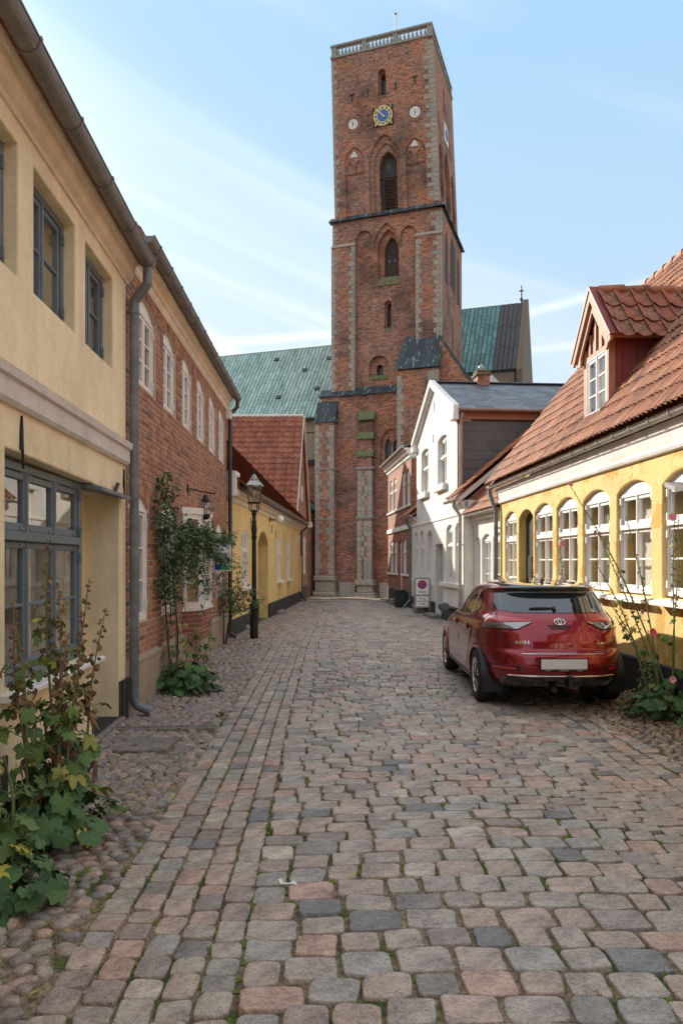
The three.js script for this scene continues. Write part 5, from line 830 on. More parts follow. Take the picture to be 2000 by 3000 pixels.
  tm('dial', new THREE.CylinderGeometry(0.56, 0.56, 0.02, 32).rotateX(Math.PI / 2).translate(cx, cy, 0.135), std([0.035, 0.12, 0.42], { roughness: 0.5 }), ck);
  const ring = (r0, r1, z0, z1) => { const s = new THREE.Shape(); s.absarc(0, 0, r1, 0, Math.PI * 2); const hH = new THREE.Path(); hH.absarc(0, 0, r0, 0, Math.PI * 2); s.holes.push(hH); const g = new THREE.ExtrudeGeometry(s, { depth: z1 - z0, bevelEnabled: false, curveSegments: 24 }); g.translate(cx, cy, z0); return g; };
  tm('numeral_ring', [ring(0.55, 0.95, 0.105, 0.125)], gold, ck);
  for (let k = 0; k < 12; k++) { const a = Math.PI / 2 - (k) * Math.PI / 6; tm('numeral_field', [cbox(0.22, 0.2, 0.006, 0, 0.74, 0.13).rotateZ(a - Math.PI / 2).translate(cx, cy, 0)], navy, ck); tm('numeral', [cbox(0.055, 0.13, 0.006, 0, 0.74, 0.136).rotateZ(a - Math.PI / 2 + (k % 2 ? 0.02 : -0.02)).translate(cx, cy, 0), new THREE.CylinderGeometry(0.045, 0.045, 0.008, 8).rotateX(Math.PI / 2).translate(cx + 0.74 * Math.cos(a), cy + 0.74 * Math.sin(a), 0.137)], gold, ck); }
  const hand = (len, w, ang) => slab([[-w, -0.28], [w, -0.28], [w * 1.5, -0.1], [w * 0.8, 0.3], [w * 1.6, len - 0.2], [0, len], [-w * 1.6, len - 0.2], [-w * 0.8, 0.3], [-w * 1.5, -0.1]], 0.15, 0.18).rotateZ(-ang).translate(cx, cy, 0);
  tm('hour_hand', hand(0.55, 0.06, 10.85 / 12 * Math.PI * 2 - 0.15), gold, ck); tm('minute_hand', hand(0.88, 0.055, 53 / 60 * Math.PI * 2).translate(0, 0, 0.03), gold, ck);
  const font = await new FontLoader().loadAsync('fonts/droid/droid_serif_bold.typeface.json');
  for (const [ch, dx, dy] of [['1', -0.84, 0.62], ['5', 0.66, 0.66], ['8', -0.86, -0.92], ['4', 0.68, -0.90]]) tm('year_figure', new TextGeometry(ch, { font, size: 0.30, depth: 0.02, curveSegments: 4 }).translate(cx + dx, cy + dy, 0.105), gold, ck);
  // two sound-hole roundels
  for (const [u, y, r] of [[7.65, 43.6, 0.80], [1.6, 43.56, 0.86]]) {
    const rd = part('roundel', tw, 'round brick frame with white scalloped disc'), x = U(u, y), pts = []; for (let i = 0; i < 48; i++) { const a = i / 48 * Math.PI * 2, q = 0.60 * r * (1 + 0.07 * Math.abs(Math.sin(a * 6))); pts.push([x + q * Math.cos(a), y + q * Math.sin(a)]); }
    const s = new THREE.Shape(); s.absarc(x, y, r, 0, Math.PI * 2); const hp = new THREE.Path(); hp.absarc(x, y, r * 0.72, 0, Math.PI * 2); s.holes.push(hp); tm('brick_ring', new THREE.ExtrudeGeometry(s, { depth: 0.05, bevelEnabled: false, curveSegments: 20 }).translate(0, 0, 0.001), M.farBrick, rd);
    tm('disc', slab(pts, 0.003, 0.03), M.band, rd); tm('slot', box(x - 0.035, x + 0.035, y - 0.2, y + 0.2, 0.031, 0.04), M.iron, rd);
    const sc = new THREE.Shape(); sc.absarc(x, y, r * 0.73, 0, Math.PI * 2); tm('recess', new THREE.ExtrudeGeometry(sc, { depth: 0.001, bevelEnabled: false }).translate(0, 0, 0.001), M.iron, rd);  // flat near-black disc paints the shade inside the brick ring
  }
  { const side = part('side_clock', tw); tm('board', box(xr + 0.01, xr + 0.1, 42.8, 44.7, -5.9, -4.1), M.whitewash, side); tm('dial', new THREE.CylinderGeometry(0.55, 0.55, 0.03, 20).rotateZ(Math.PI / 2).translate(xr + 0.115, 43.75, -5), std([0.05, 0.12, 0.35]), side); for (const z of [-2.2, -7.8]) tm('roundel', new THREE.CylinderGeometry(0.8, 0.8, 0.05, 20).rotateZ(Math.PI / 2).translate(xr + 0.03, 43.6, z), M.farBrick, side); }
  // iron wall ties; near-black plates paint the shade of putlog holes
  for (const [u, y, w] of [[7.75, 46.2, 0.5], [6.15, 46.35, 0.16], [3.45, 46.4, 0.16], [1.6, 46.6, 0.5]]) { const x = U(u, y); tm('wall_tie', [box(x - 0.05, x + 0.05, y - 0.4, y + 0.25, 0.005, 0.05), box(x - w / 2, x + w / 2, y + 0.18, y + 0.3, 0.006, 0.052)], M.iron); }
  for (const [u, y] of [[8.85, 49.2], [6.9, 49.1], [5.55, 49.15], [4.1, 49.2], [2.4, 49.2], [0.8, 49.2]]) tm('putlog_dark_plate', box(U(u, y) - 0.07, U(u, y) + 0.07, y - 0.08, y + 0.08, 0.001, 0.006), M.iron);
  // balustrade
  const bl = part('balustrade', tw, 'grey stone balustrade round the tower top'), st = M.quoin[2];
  tm('base_course', [box(xl - 0.08, xr + 0.08, 50.28, 50.5, -0.5, 0.10), box(xr - 0.35, xr + 0.08, 50.28, 50.5, -10.05, -0.502), box(xl - 0.08, xl + 0.35, 50.28, 50.5, -10.05, -0.502), box(xl + 0.3, xr - 0.3, 50.2, 50.4, -10, -0.6)], st, bl);
  tm('top_rail', [box(xl - 0.06, xr + 0.06, 51.38, 51.56, -0.42, 0.08), box(xr - 0.36, xr + 0.06, 51.38, 51.56, -10.05, -0.422), box(xl - 0.06, xl + 0.36, 51.38, 51.56, -10.05, -0.422), box(xl + 0.3, xr - 0.3, 51.38, 51.56, -10.0, -9.6)], st, bl);
  const posts = [9.6, 6.55, 3.5, 0.25].map((u) => U(u, 51)); for (const x of posts) tm('post', box(x - 0.25, x + 0.25, 50.5, 51.38, -0.36, 0.02), st, bl); for (const z of [-3.3, -6.6, -9.8]) tm('post', box(xr - 0.34, xr, 50.5, 51.38, z - 0.25, z + 0.25), st, bl);
  const bal = lathe([[0.10, 0], [0.13, 0.06], [0.07, 0.12], [0.145, 0.30], [0.12, 0.45], [0.065, 0.62], [0.10, 0.74], [0.13, 0.80], [0.10, 0.88]], 8);
  for (let b = 0; b < 3; b++) for (let i = 0; i < 7; i++) tm('baluster', bal.clone().translate(mix(posts[b] + 0.25, posts[b + 1] - 0.25, (i + 0.5) / 7), 50.5, -0.17), st, bl);
  for (let i = 0; i < 20; i++) tm('baluster', bal.clone().translate(xr - 0.17, 50.5, -0.6 - i * 0.46), st, bl);
  tm('tower_roof', box(xl + 0.3, xr - 0.3, 50.0, 50.25, -9.9, -0.6), M.copperDark);
  const fp = part('flagpole', tw); tm('pole', rod(V(U(4.6, 51), 50.2, -5), V(U(4.6, 51), 56.9, -5), 0.13, 10, 0.10), M.whitePaint, fp); tm('cap', new THREE.SphereGeometry(0.18, 10, 6).scale(1, 0.6, 1).translate(U(4.6, 51), 56.95, -5), M.copperPipe, fp);
  // --- middle stage
  const ml = -9.66, mr = 0.95;
  const P2 = new THREE.Path(); { const pts = [[-7.37, 18.1], [-1.43, 18.1], [-1.43, 32.2], ...pointed(-2.95, -1.43, 0, 32.2, 33.1, 6).slice(2), ...pointed(-5.64, -3.04, 0, 31.3, 33.66).slice(2), ...pointed(-7.37, -5.72, 0, 32.3, 33.24, 6).slice(2)]; pts.forEach((q, i) => i ? P2.lineTo(q[0], q[1]) : P2.moveTo(q[0], q[1])); P2.closePath(); }
  tm('middle_wall', slab([[ml, 17.6], [mr, 17.6], [mr, 34.3], [ml, 34.3]], -0.05, 0.15, [P2]), M.tower);
  const W2 = pointed(-5.25, -3.15, 28.2, 31.2, 33.1), W2i = pointed(-4.68, -3.27, 28.7, 31.0, 32.5), S2 = segArch(-4.57, -3.88, 23.7, 26.1, 0.28), R2 = segArch(-6.07, -4.2, 19.1, 20.35, 0.92), R2i = segArch(-5.45, -4.82, 19.4, 20.2, 0.3);
  tm('middle_core', [slab([[ml + 0.01, 17.6], [mr - 0.01, 17.6], [mr - 0.01, 34.28], [ml + 0.01, 34.28]], -0.45, -0.052, [pathOf(W2), S2, R2]), slab([[ml + 0.02, 17.6], [mr - 0.02, 17.6], [mr - 0.02, 34.27], [ml + 0.02, 34.27]], -0.85, -0.452, [pathOf(W2i), segArch(-4.4, -3.98, 23.8, 26.0, 0.2), R2i]), box(ml + 0.03, mr - 0.03, 17.6, 34.26, -10.3, -1.05)], M.tower);
  { const w = part('boarded_window', tw, 'pointed window closed with brown boards'); for (let i = 0; i < 8; i++) { const x0 = -4.68 + i * 0.176; tm('board', slab([[x0, 28.7], [x0 + 0.172, 28.7], [x0 + 0.172, 32.5 - Math.abs(i - 3) * 0.22], [x0, 32.5 - Math.abs(i - 3.6) * 0.22]], -0.85, -0.80 + 0.01 * (i % 2)), M.woodDark, w); } tm('rail', box(-4.7, -3.25, 31.0, 31.12, -0.80, -0.77), M.woodDark, w); for (const x of [-4.25, -3.72]) tm('vent', box(x - 0.08, x + 0.08, 30.2, 30.5, -0.785, -0.77), std([0.12, 0.15, 0.22]), w); tm('sill', prism([[-0.45, 28.75], [0.05, 27.95], [0.05, 27.8], [-0.45, 28.2]], -5.3, -3.1), M.mossStone, w); }
  tm('window_dark_fill', [box(-4.6, -3.85, 23.6, 26.5, -1.0, -0.96)], M.darkFill); tm('window_dark_fill', [box(-5.5, -4.78, 19.3, 20.7, -1.0, -0.96)], M.darkFill);  // near-black panels stand for the shaded depth of both openings
  tm('slit_sill', [prism([[-0.4, 23.95], [-0.02, 23.65], [-0.02, 23.55], [-0.4, 23.55]], -4.6, -3.85), prism([[-0.4, 19.5], [0.02, 19.15], [0.02, 19.0], [-0.4, 19.0]], -6.1, -4.15)], M.mossStone);
  tm('pilaster', box(ml - 0.03, -7.37, 17.9, 31.9, 0.151, 0.40), M.tower); tm('pilaster', box(-1.43, mr + 0.03, 17.9, 31.9, 0.151, 0.40), M.tower);
  for (const [a, b] of [[ml - 0.06, -7.34], [-1.46, mr + 0.06]]) tm('pilaster_cap', prism([[0.15, 32.2], [0.45, 31.95], [0.45, 31.82], [0.15, 31.82]], a, b), M.quoin[1]);
  tm('right_wall', box(mr - 0.02, mr + 0.02, 17.6, 34.2, -10.3, -0.45), M.tower);
  for (const [z0, z1, y0, ya] of [[-2.6, -1.2, 28, 33], [-6.3, -3.8, 28.5, 33.6], [-8.9, -7.5, 28, 33], [-5.3, -4.7, 22.5, 26]]) tm('side_dark_panel', slab(pointed(-z1, -z0, y0, ya - 1.6, ya), 0, 0.01).rotateY(Math.PI / 2).translate(mr + 0.021, 0, 0), M.woodDark);  // flat dark panels paint the shade of arched recesses on this face
  // --- copper skirts
  const skirt = (name, x0, x1, yTop, yBot, zT, zB, n) => { const p = part(name, tw, 'dark weathered copper skirt roof'); for (let i = 0; i < n; i++) { const a = mix(x0, x1, i / n), b = mix(x0, x1, (i + 1) / n); tm('copper_panel', [prism([[zT, yTop], [zB, yBot + 0.05], [zB, yBot], [zT, yBot]], a + 0.004, b - 0.004), prism([[zT, yTop + 0.02], [zB, yBot + 0.075], [zB, yBot + 0.04], [zT, yTop - 0.03]], b - 0.03, b + 0.03)], M.copperDark, p); } return p; };
  skirt('copper_skirt', ml - 0.3, mr + 0.3, 34.95, 34.3, -0.2, 0.52, 26);
  tm('skirt_return', [slab([[-0.5, 34.3], [10.5, 34.3], [10.5, 34.36], [-0.5, 34.36]], 0, 0.9).rotateY(Math.PI / 2).translate(xr - 0.3, 0, 0)], M.copperDark);
  // --- lower stage
  const ll = -10.6; tm('lower_wall', slab([[ll, -2.2], [-2.7, -2.2], [-2.7, 17.5], [ll, 17.5]], 0.1, 0.72, [pathOf(pointed(-4.75, -2.75, 10.6, 12.6, 14.2))]), M.tower);
  tm('lower_core', box(ll + 0.01, 1.2, -2.2, 17.55, -10.4, 0.09), M.tower);
  skirt('copper_skirt', ll - 0.25, -2.76, 18.35, 17.5, 0.12, 0.95, 22);
  { const w = part('twin_window', tw, 'pair of dark pointed lancets under one brick arch'); tm('arch_field', slab(pointed(-4.74, -2.76, 10.61, 12.6, 14.19), 0.12, 0.5, [pathOf(pointed(-4.36, -3.72, 10.8, 12.4, 13.3)), pathOf(pointed(-3.56, -2.92, 10.8, 12.4, 13.3))]), M.tower, w); tm('dark_fill', box(-4.5, -2.8, 10.7, 13.6, 0.1, 0.16), M.darkFill, w); tm('column', [lathe([[0.12, 10.7], [0.09, 10.85], [0.085, 12.2], [0.14, 12.45]], 10, -3.64, 0, 0.46)], M.quoin[1], w); tm('sill', prism([[0.3, 10.8], [0.82, 10.5], [0.82, 10.4], [0.3, 10.4]], -4.6, -2.8), M.iron, w);  // dark backing panel paints the shade of the two lancet voids
    for (let i = 0; i < 9; i++) for (const s of [-1, 1]) { const a = 0.1 + i * 0.125, R = 2.0; tm('voussoir', cbox(0.13, 0.3, 0.05, 0, 0, 0, 0, 0, -s * (1.25 - a)).translate(-3.75 + s * (1.12 - (1 - Math.cos(a * 1.05)) * 1.15), 12.6 + 1.78 * Math.sin(a * 1.15) * 0.92, 0.735), M.farBrick, w); } }
  // left buttress, copper-capped
  const bL = part('buttress', tw, 'brick buttress with stone quoins and copper cap'); tm('shaft', [box(-10.87, -9.05, -1.3, 14.95, 0.73, 1.7), box(-10.75, -9.15, 14.95, 15.2, 0.73, 1.62)], M.tower, bL);
  for (let i = 0; i < 5; i++) tm('copper_panel', [prism([[0.72, 17.1], [1.85, 14.98], [1.85, 14.9], [0.72, 15.0]], -11.0 + i * 0.42, -10.59 + i * 0.42), prism([[0.72, 17.14], [1.86, 15.02], [1.86, 14.98], [0.72, 17.06]], -10.61 + i * 0.42, -10.56 + i * 0.42)], M.copperDark, bL);
  for (const y of [10.6, 5.85]) tm('offset', prism([[0.73, y + 0.12], [1.78, y], [1.78, y - 0.14], [0.73, y - 0.14]], -10.95, -8.98), M.quoin[2], bL);
  tm('base', [bbox(-11.0, -8.9, -0.05, 0.45, 0.73, 1.95, 0.1), bbox(-10.9, -9.0, -1.05, -0.05, 0.73, 1.75, 0.05), bbox(-11.05, -8.8, -1.5, -1.05, 0.73, 2.05, 0.12), bbox(-11.2, -8.6, -2.2, -1.5, 0.73, 2.3, 0.1)], M.quoin[4], bL);
  // middle buttress of stone with sloping offsets
  const bM = part('buttress', tw, 'slender stone buttress with mossy sloping offsets');
  tm('shaft', [box(-6.69, -5.3, -0.2, 5.9, 0.73, 1.75), box(-6.66, -5.33, 5.9, 10.5, 0.73, 1.6), box(-6.6, -5.38, 10.5, 11.8, 0.73, 1.45), box(-6.55, -5.42, 11.8, 13.5, 0.73, 1.3), box(-6.5, -5.46, 13.5, 14.8, 0.73, 1.1)], M.tower, bM);
  for (const [y, z, t] of [[5.93, 1.85, 0.12], [10.52, 1.72, 0.12], [11.7, 1.62, 0.5], [13.35, 1.5, 0.5], [15.2, 1.2, 0.7]]) tm('offset', prism([[0.73, y + t + 0.1], [z - 0.35, y + t], [z, y], [z, y - 0.16], [0.73, y - 0.16]], -6.78, -5.22), y < 11 ? M.quoin[2] : M.mossStone, bM);
  for (let j = 0; j < 24; j++) { const y = -0.1 + j * 0.47, z = y < 5.8 ? 1.75 : y < 10.4 ? 1.6 : 1.45; if (Math.abs(y + 0.23 - 5.93) < 0.3 || y > 9.9) continue; const a = hash(j, 1, 9) < 0.5; tm('ashlar', bbox(-6.70, -6.70 + (a ? 0.72 : 0.48), y, y + 0.45, z - 0.3, z + 0.02, 0.012), pick(M.quoin), bM); tm('ashlar', bbox(-5.29 - (a ? 0.5 : 0.74), -5.29, y, y + 0.45, z - 0.3, z + 0.025, 0.012), pick(M.quoin), bM); }
  tm('base', [bbox(-6.85, -5.1, -0.45, 0.1, 0.73, 2.0, 0.1), bbox(-6.7, -5.25, -1.1, -0.45, 0.73, 1.8, 0.05), bbox(-6.95, -5.0, -1.35, -1.1, 0.73, 2.05, 0.06), bbox(-7.1, -4.85, -2.2, -1.35, 0.73, 2.25, 0.08)], M.quoin[4], bM);
  tm('plinth', [bbox(-8.8, -7.15, -2.2, -0.2, 0.73, 0.95, 0.05), bbox(-4.8, 2, -2.2, -0.2, 0.73, 0.95, 0.05)], M.quoin[1]);
  for (let i = 0; i < 13; i++) tm('step_stone', bbox(-11.2 + i * 0.92, -10.3 + i * 0.92, -2.3, -1.62 + (i % 3) * 0.012, 2.3, 2.9, 0.04), M.quoin[i % 5]);
  for (let i = 0; i < 12; i++) tm('step_stone', bbox(-11.4 + i * 1.0, -10.42 + i * 1.0, -2.4, -1.95 + (i % 2) * 0.01, 2.9, 3.5, 0.04), M.mossStone);
  // stair block on the right with its copper roof and raking flank
  const sb = part('stair_block', tw, 'brick stair block with steep dark copper roof'); tm('wall', box(-2.78, 0.98, -2.2, 19.2, 0.1, 2.1), M.tower, sb); tm('flank', slab([[0.9, -2.2], [3.75, -2.2], [3.75, 17.9], [0.9, 22.2]], -4, 1.0), M.tower, sb); tm('rake', slab([[0.85, 22.45], [3.95, 17.85], [3.75, 17.65], [0.85, 22.1]], -4.05, 1.08), M.copperDark, sb);
  for (let i = 0; i < 11; i++) { const a = mix(-2.95, 1.05, i / 11), b = mix(-2.95, 1.05, (i + 1) / 11), ta = mix(-2.45, 1.15, i / 11), tb = mix(-2.45, 1.15, (i + 1) / 11); const g = new THREE.BufferGeometry(); const Q = [[a, 19.15, 2.35], [b - 0.05, 19.15, 2.35], [tb - 0.05, 22.7, 0.2], [ta, 22.7, 0.2]]; g.setAttribute('position', new THREE.Float32BufferAttribute([...Q[0], ...Q[1], ...Q[2], ...Q[0], ...Q[2], ...Q[3]], 3)); g.computeVertexNormals(); g.setAttribute('uv', new THREE.Float32BufferAttribute(new Float32Array(12), 2)); tm('copper_panel', [g, rod(V(b - 0.025, 19.15, 2.35), V(tb - 0.025, 22.7, 0.2), 0.03, 5)], M.copperDark, sb); }
  tm('roof_deck', slab([[0.15, 19.1], [-2.28, 19.1], [-0.15, 22.6], [0.15, 22.6]], 0, 3.6).rotateY(Math.PI / 2).translate(-2.6, 0, 0), M.copperDark, sb);
  // quoins
  let qn = 0; const quoins = (x, dir, y0, y1, z, hgt, wA, wB, zb = 0.35) => { for (let y = y0, k = 0; y + hgt * 0.9 < y1; k++) { const hh = hgt * rr(0.85, 1.15), w = (k % 2 ? wA : wB) * rr(0.85, 1.15), xa = U(-x, y) === -(-x) ? x : x; const X0 = dir > 0 ? x : x - w, X1 = dir > 0 ? x + w : x; tm('quoin', bbox(X0 - (dir > 0 ? 0.02 : 0), X1 + (dir < 0 ? 0.02 : 0), y + 0.01, Math.min(y1, y + hh) - 0.01, z - zb, z + 0.022, 0.012), pick(M.quoin)); qn++; y += hh; } };
  quoins(xr, -1, 35.0, 50.2, 0, 0.46, 0.95, 0.55); quoins(xl, 1, 35.0, 50.2, 0, 0.46, 0.5, 0.28); quoins(mr, -1, 32.2, 34.2, 0.15, 0.42, 1.0, 0.6); quoins(ml, 1, 32.2, 34.2, 0.15, 0.42, 0.5, 0.3);
  quoins(ml - 0.03, 1, 17.95, 31.8, 0.40, 0.44, 0.55, 0.34); quoins(-7.37, -1, 17.95, 31.8, 0.40, 0.44, 0.55, 0.32); quoins(-1.43, 1, 17.95, 31.8, 0.40, 0.44, 0.55, 0.32); quoins(mr + 0.03, -1, 22.3, 31.8, 0.40, 0.44, 0.85, 0.5);
  quoins(-2.78, 1, 6, 19.0, 2.1, 0.55, 0.62, 0.4); quoins(0.98, -1, 17.2, 19.0, 2.1, 0.8, 0.9, 0.9); quoins(-10.87, 1, 0.5, 14.8, 1.7, 0.56, 0.62, 0.38); quoins(-9.05, -1, 0.5, 14.8, 1.7, 0.56, 0.62, 0.38);
  console.log('quoins', qn);
}
// ---------------------------------------------------------------- nave, west end and porch of the church
seed(42);
{
  const ch = thing('church_nave', 'long church nave with verdigris copper roof beside the tower', 'church', 8.34, 0, -68, -0.331);
  mesh('wall', [box(-40, -9.6, -2.2, 16.45, -16, -4.2)], std([0.46, 0.38, 0.27], { map: T.stone, bumpMap: T.towerB, bumpScale: 0.02 }), ch);
  mesh('frieze', [box(-40, -10.0, 15.2, 15.5, -4.19, -4.05), ...[0, 1, 2, 3, 4, 5].map((i) => box(-12.9 - i * 3.2, -12.7 - i * 3.2, 8, 15.2, -4.19, -4.08))], std([0.42, 0.34, 0.24], { map: T.stone }), ch);
  mesh('arched_window', [slab(pointed(-12.2, -10.9, 8.5, 11, 12.6), -4.19, -4.12)], M.darkFill, ch);
  mesh('eave', box(-40, -9.5, 16.42, 16.62, -4.4, -3.5), M.copperDark, ch);
  const rf = part('roof', ch, 'verdigris sheet copper with standing seams');
  const s = Math.hypot(7.7, 9.6), uy = V(0, 9.6 / s, -7.7 / s); mesh('deck', prism([[-3.62, 16.45], [-3.6, 16.55], [-11.3, 26.15], [-19, 16.55], [-19, 16.45]], -42, -9.55), M.copperDark, rf);
  const ang = Math.atan2(7.7, 9.6); let cnt = 0;
  for (let i = 0; i < 44; i++) { const w = 0.43, x0 = -9.6 - (i + 1) * w; let v = -0.05 - rnd() * 1.2; while (v < s) { const l = rr(1.7, 2.2), a = Math.max(v, -0.05), b = Math.min(v + l, s); if (b - a > 0.15) { const g = [new THREE.BoxGeometry(w - 0.075, b - a - 0.05, 0.03)]; g[0].translate(0, (a + b) / 2, 0.018); const gg = merge(g); gg.rotateX(-ang); gg.translate(x0 + w / 2, 16.57, -3.6); mesh('copper_panel', gg, pick(M.copper), rf); cnt++; } v += l; } }
  for (const [u, v] of [[0.75, 0.86], [0.28, 0.80], [0.46, 0.66], [0.30, 0.38], [0.60, 0.30], [0.2, 0.25]]) { const q = mesh('roof_hatch', cbox(0.5, 0.45, 0.3, 0, 0, 0, -ang), M.copperDark, rf); q.position.set(-9.6 - u * 14, 16.57 + uy.y * v * s, -3.6 + uy.z * v * s + 0.05); }
  mesh('ridge', rod(V(-42, 26.15, -11.3), V(-9.5, 26.15, -11.3), 0.12, 8), M.copper[1], rf);
  // west roof rising behind the tower to the right
  const wr = part('west_roof', ch, 'blue-green and brown copper roof with a stone gable'); const L2 = 7.3, s2 = Math.hypot(7.6, 9.6);
  mesh('deck', prism([[-13.4, 22.2], [-13.4, 22.3], [-20.9, 31.9], [-28.4, 22.3], [-28.4, 22.2]], -9, 6.25), M.iron, wr);
  mesh('walls', [box(-9, 6.1, -2, 22.2, -28, -13.6)], std([0.34, 0.28, 0.21], { map: T.stone }), wr);
  for (let i = 0; i < 15; i++) { const w = 0.5, x0 = 6.25 - (i + 1) * w; let v = 0 - rnd(); const brown = i < 5; while (v < s2) { const l = brown ? 4.1 : rr(1.4, 2.0), a = Math.max(v, 0), b = Math.min(v + l, s2); if (b - a > 0.15) { const g = merge([new THREE.BoxGeometry(w - 0.08, b - a - 0.06, 0.03).translate(0, (a + b) / 2, 0.02)]); g.rotateX(-Math.atan2(7.6, 9.6)); g.translate(x0 + w / 2, 22.35, -13.35); mesh('copper_panel', g, brown ? M.copperBrown : pick(M.copperBlue), wr); } v += l; } }
  mesh('gable_wall', prism([[-13.2, 20], [-13.2, 22.3], [-20.9, 32.25], [-28.6, 22.3], [-28.6, 20]], 6.26, 6.9), std([0.26, 0.20, 0.15], { map: T.stone, bumpMap: T.towerB, bumpScale: 0.02 }), wr);
  mesh('finial', [rod(V(6.1, 31.9, -20.9), V(6.1, 33.9, -20.9), 0.11, 8, 0.07), cbox(0.5, 0.12, 0.12, 6.1, 33.3, -20.9), cbox(0.3, 0.25, 0.3, 6.1, 32.3, -20.9)], M.copperBrown, wr);
}
{
  const a = thing('church_porch', 'brick church porch with dark copper roof and tall black downpipe', 'porch', 8.34, 0, -68, -0.331);
  mesh('wall', [slab([[-18, -2.2], [-11.35, -2.2], [-11.35, 6.9], [-14.6, 11.4], [-18, 6.9]], 0.5, 4.2)], M.farBrick, a);
  mesh('upper_wall', box(-19, -11.2, 6, 11.2, -3.5, 0.45), M.farBrick, a);
  mesh('upper_eave', box(-19, -11.0, 11.2, 11.6, -3.5, 0.8), M.iron, a);
  for (let i = 0; i < 9; i++) mesh('copper_panel', [slab([[-14.75, 11.55], [-11.1, 6.6], [-11.0, 6.72], [-14.65, 11.68]], 0.3 + i * 0.46, 0.72 + i * 0.46), slab([[-14.75, 11.62], [-11.1, 6.67], [-11.0, 6.80], [-14.65, 11.76]], 0.72 + i * 0.46, 0.765 + i * 0.46)], i % 3 === 2 ? M.copperBlue[2] : M.copperDark, a);
  mesh('buttress', box(-12.9, -12.0, -2.2, 3.9, 4.21, 5.0), M.farBrick, a);
  mesh('buttress_cap', prism([[4.2, 5.6], [5.1, 3.95], [5.1, 3.85], [4.2, 3.85]], -12.95, -11.95), M.copper[0], a);
  const d = mesh('downpipe', pipe([V(-11.2, 6.7, 4.4), V(-11.25, 6.2, 4.4), V(-11.25, -1.0, 4.4), V(-11.6, -2.0, 4.7)], 0.11), M.iron, a); mesh('hopper', cbox(0.5, 0.5, 0.4, -11.22, 6.4, 4.4), M.iron, d);
}
// ---------------------------------------------------------------- cars
seed(51);
const sansBold = await new FontLoader().loadAsync('fonts/droid/droid_sans_bold.typeface.json');
function lerpTab(t) { return (y) => { if (y <= t[0][0]) return t[0][1]; for (let i = 0; i + 1 < t.length; i++) if (y <= t[i + 1][0]) return mix(t[i][1], t[i + 1][1], (y - t[i][0]) / (t[i + 1][0] - t[i][0])); return t[t.length - 1][1]; }; }
const smoothTab = (t, d = 0.014) => { const f = lerpTab(t); return (y) => (f(y - d) + 2 * f(y) + f(y + d) + f(y - d / 2) + f(y + d / 2)) / 6; };
const carW = smoothTab([[0.18, 0.80], [0.30, 0.855], [0.45, 0.872], [0.60, 0.878], [0.75, 0.872], [0.88, 0.862], [0.96, 0.845], [1.02, 0.81], [1.06, 0.785], [1.2, 0.735], [1.34, 0.672], [1.39, 0.64], [1.43, 0.575], [1.455, 0.47], [1.47, 0.33], [1.478, 0.12]], 0.01);
const carR = smoothTab([[0.18, -0.26], [0.27, -0.13], [0.34, -0.05], [0.40, -0.015], [0.46, 0.0], [0.54, 0.0], [0.62, -0.012], [0.66, -0.03], [0.70, -0.075], [0.78, -0.085], [0.88, -0.115], [0.96, -0.15], [1.03, -0.19], [1.08, -0.25], [1.115, -0.30], [1.33, -0.60], [1.35, -0.585], [1.375, -0.53], [1.40, -0.525], [1.415, -0.60], [1.435, -0.78], [1.455, -1.0], [1.47, -1.35], [1.478, -1.7]], 0.007);
const carF = smoothTab([[0.18, -4.05], [0.30, -4.27], [0.45, -4.33], [0.58, -4.30], [0.70, -4.18], [0.80, -3.98], [0.90, -3.5], [0.97, -3.12], [1.02, -2.98], [1.2, -2.62], [1.35, -2.28], [1.42, -2.02], [1.455, -1.9], [1.478, -1.8]]);
const carN = lerpTab([[0.18, 4.0], [0.7, 4.2], [1.0, 4.0], [1.1, 3.7], [1.35, 3.9], [1.45, 3.0], [1.478, 2.4]]);
const rearZ = (x, y) => { const r = carR(y), f = carF(y), n = carN(y), a = (r - f) / 2, q = Math.min(0.9999, Math.abs(x) / carW(y)); return (r + f) / 2 + a * Math.pow(1 - Math.pow(q, n), 1 / n); };
const sideX = (z, y) => { const r = carR(y), f = carF(y), n = carN(y), a = (r - f) / 2, q = Math.min(0.9999, Math.abs(z - (r + f) / 2) / a); return carW(y) * Math.pow(1 - Math.pow(q, n), 1 / n); };
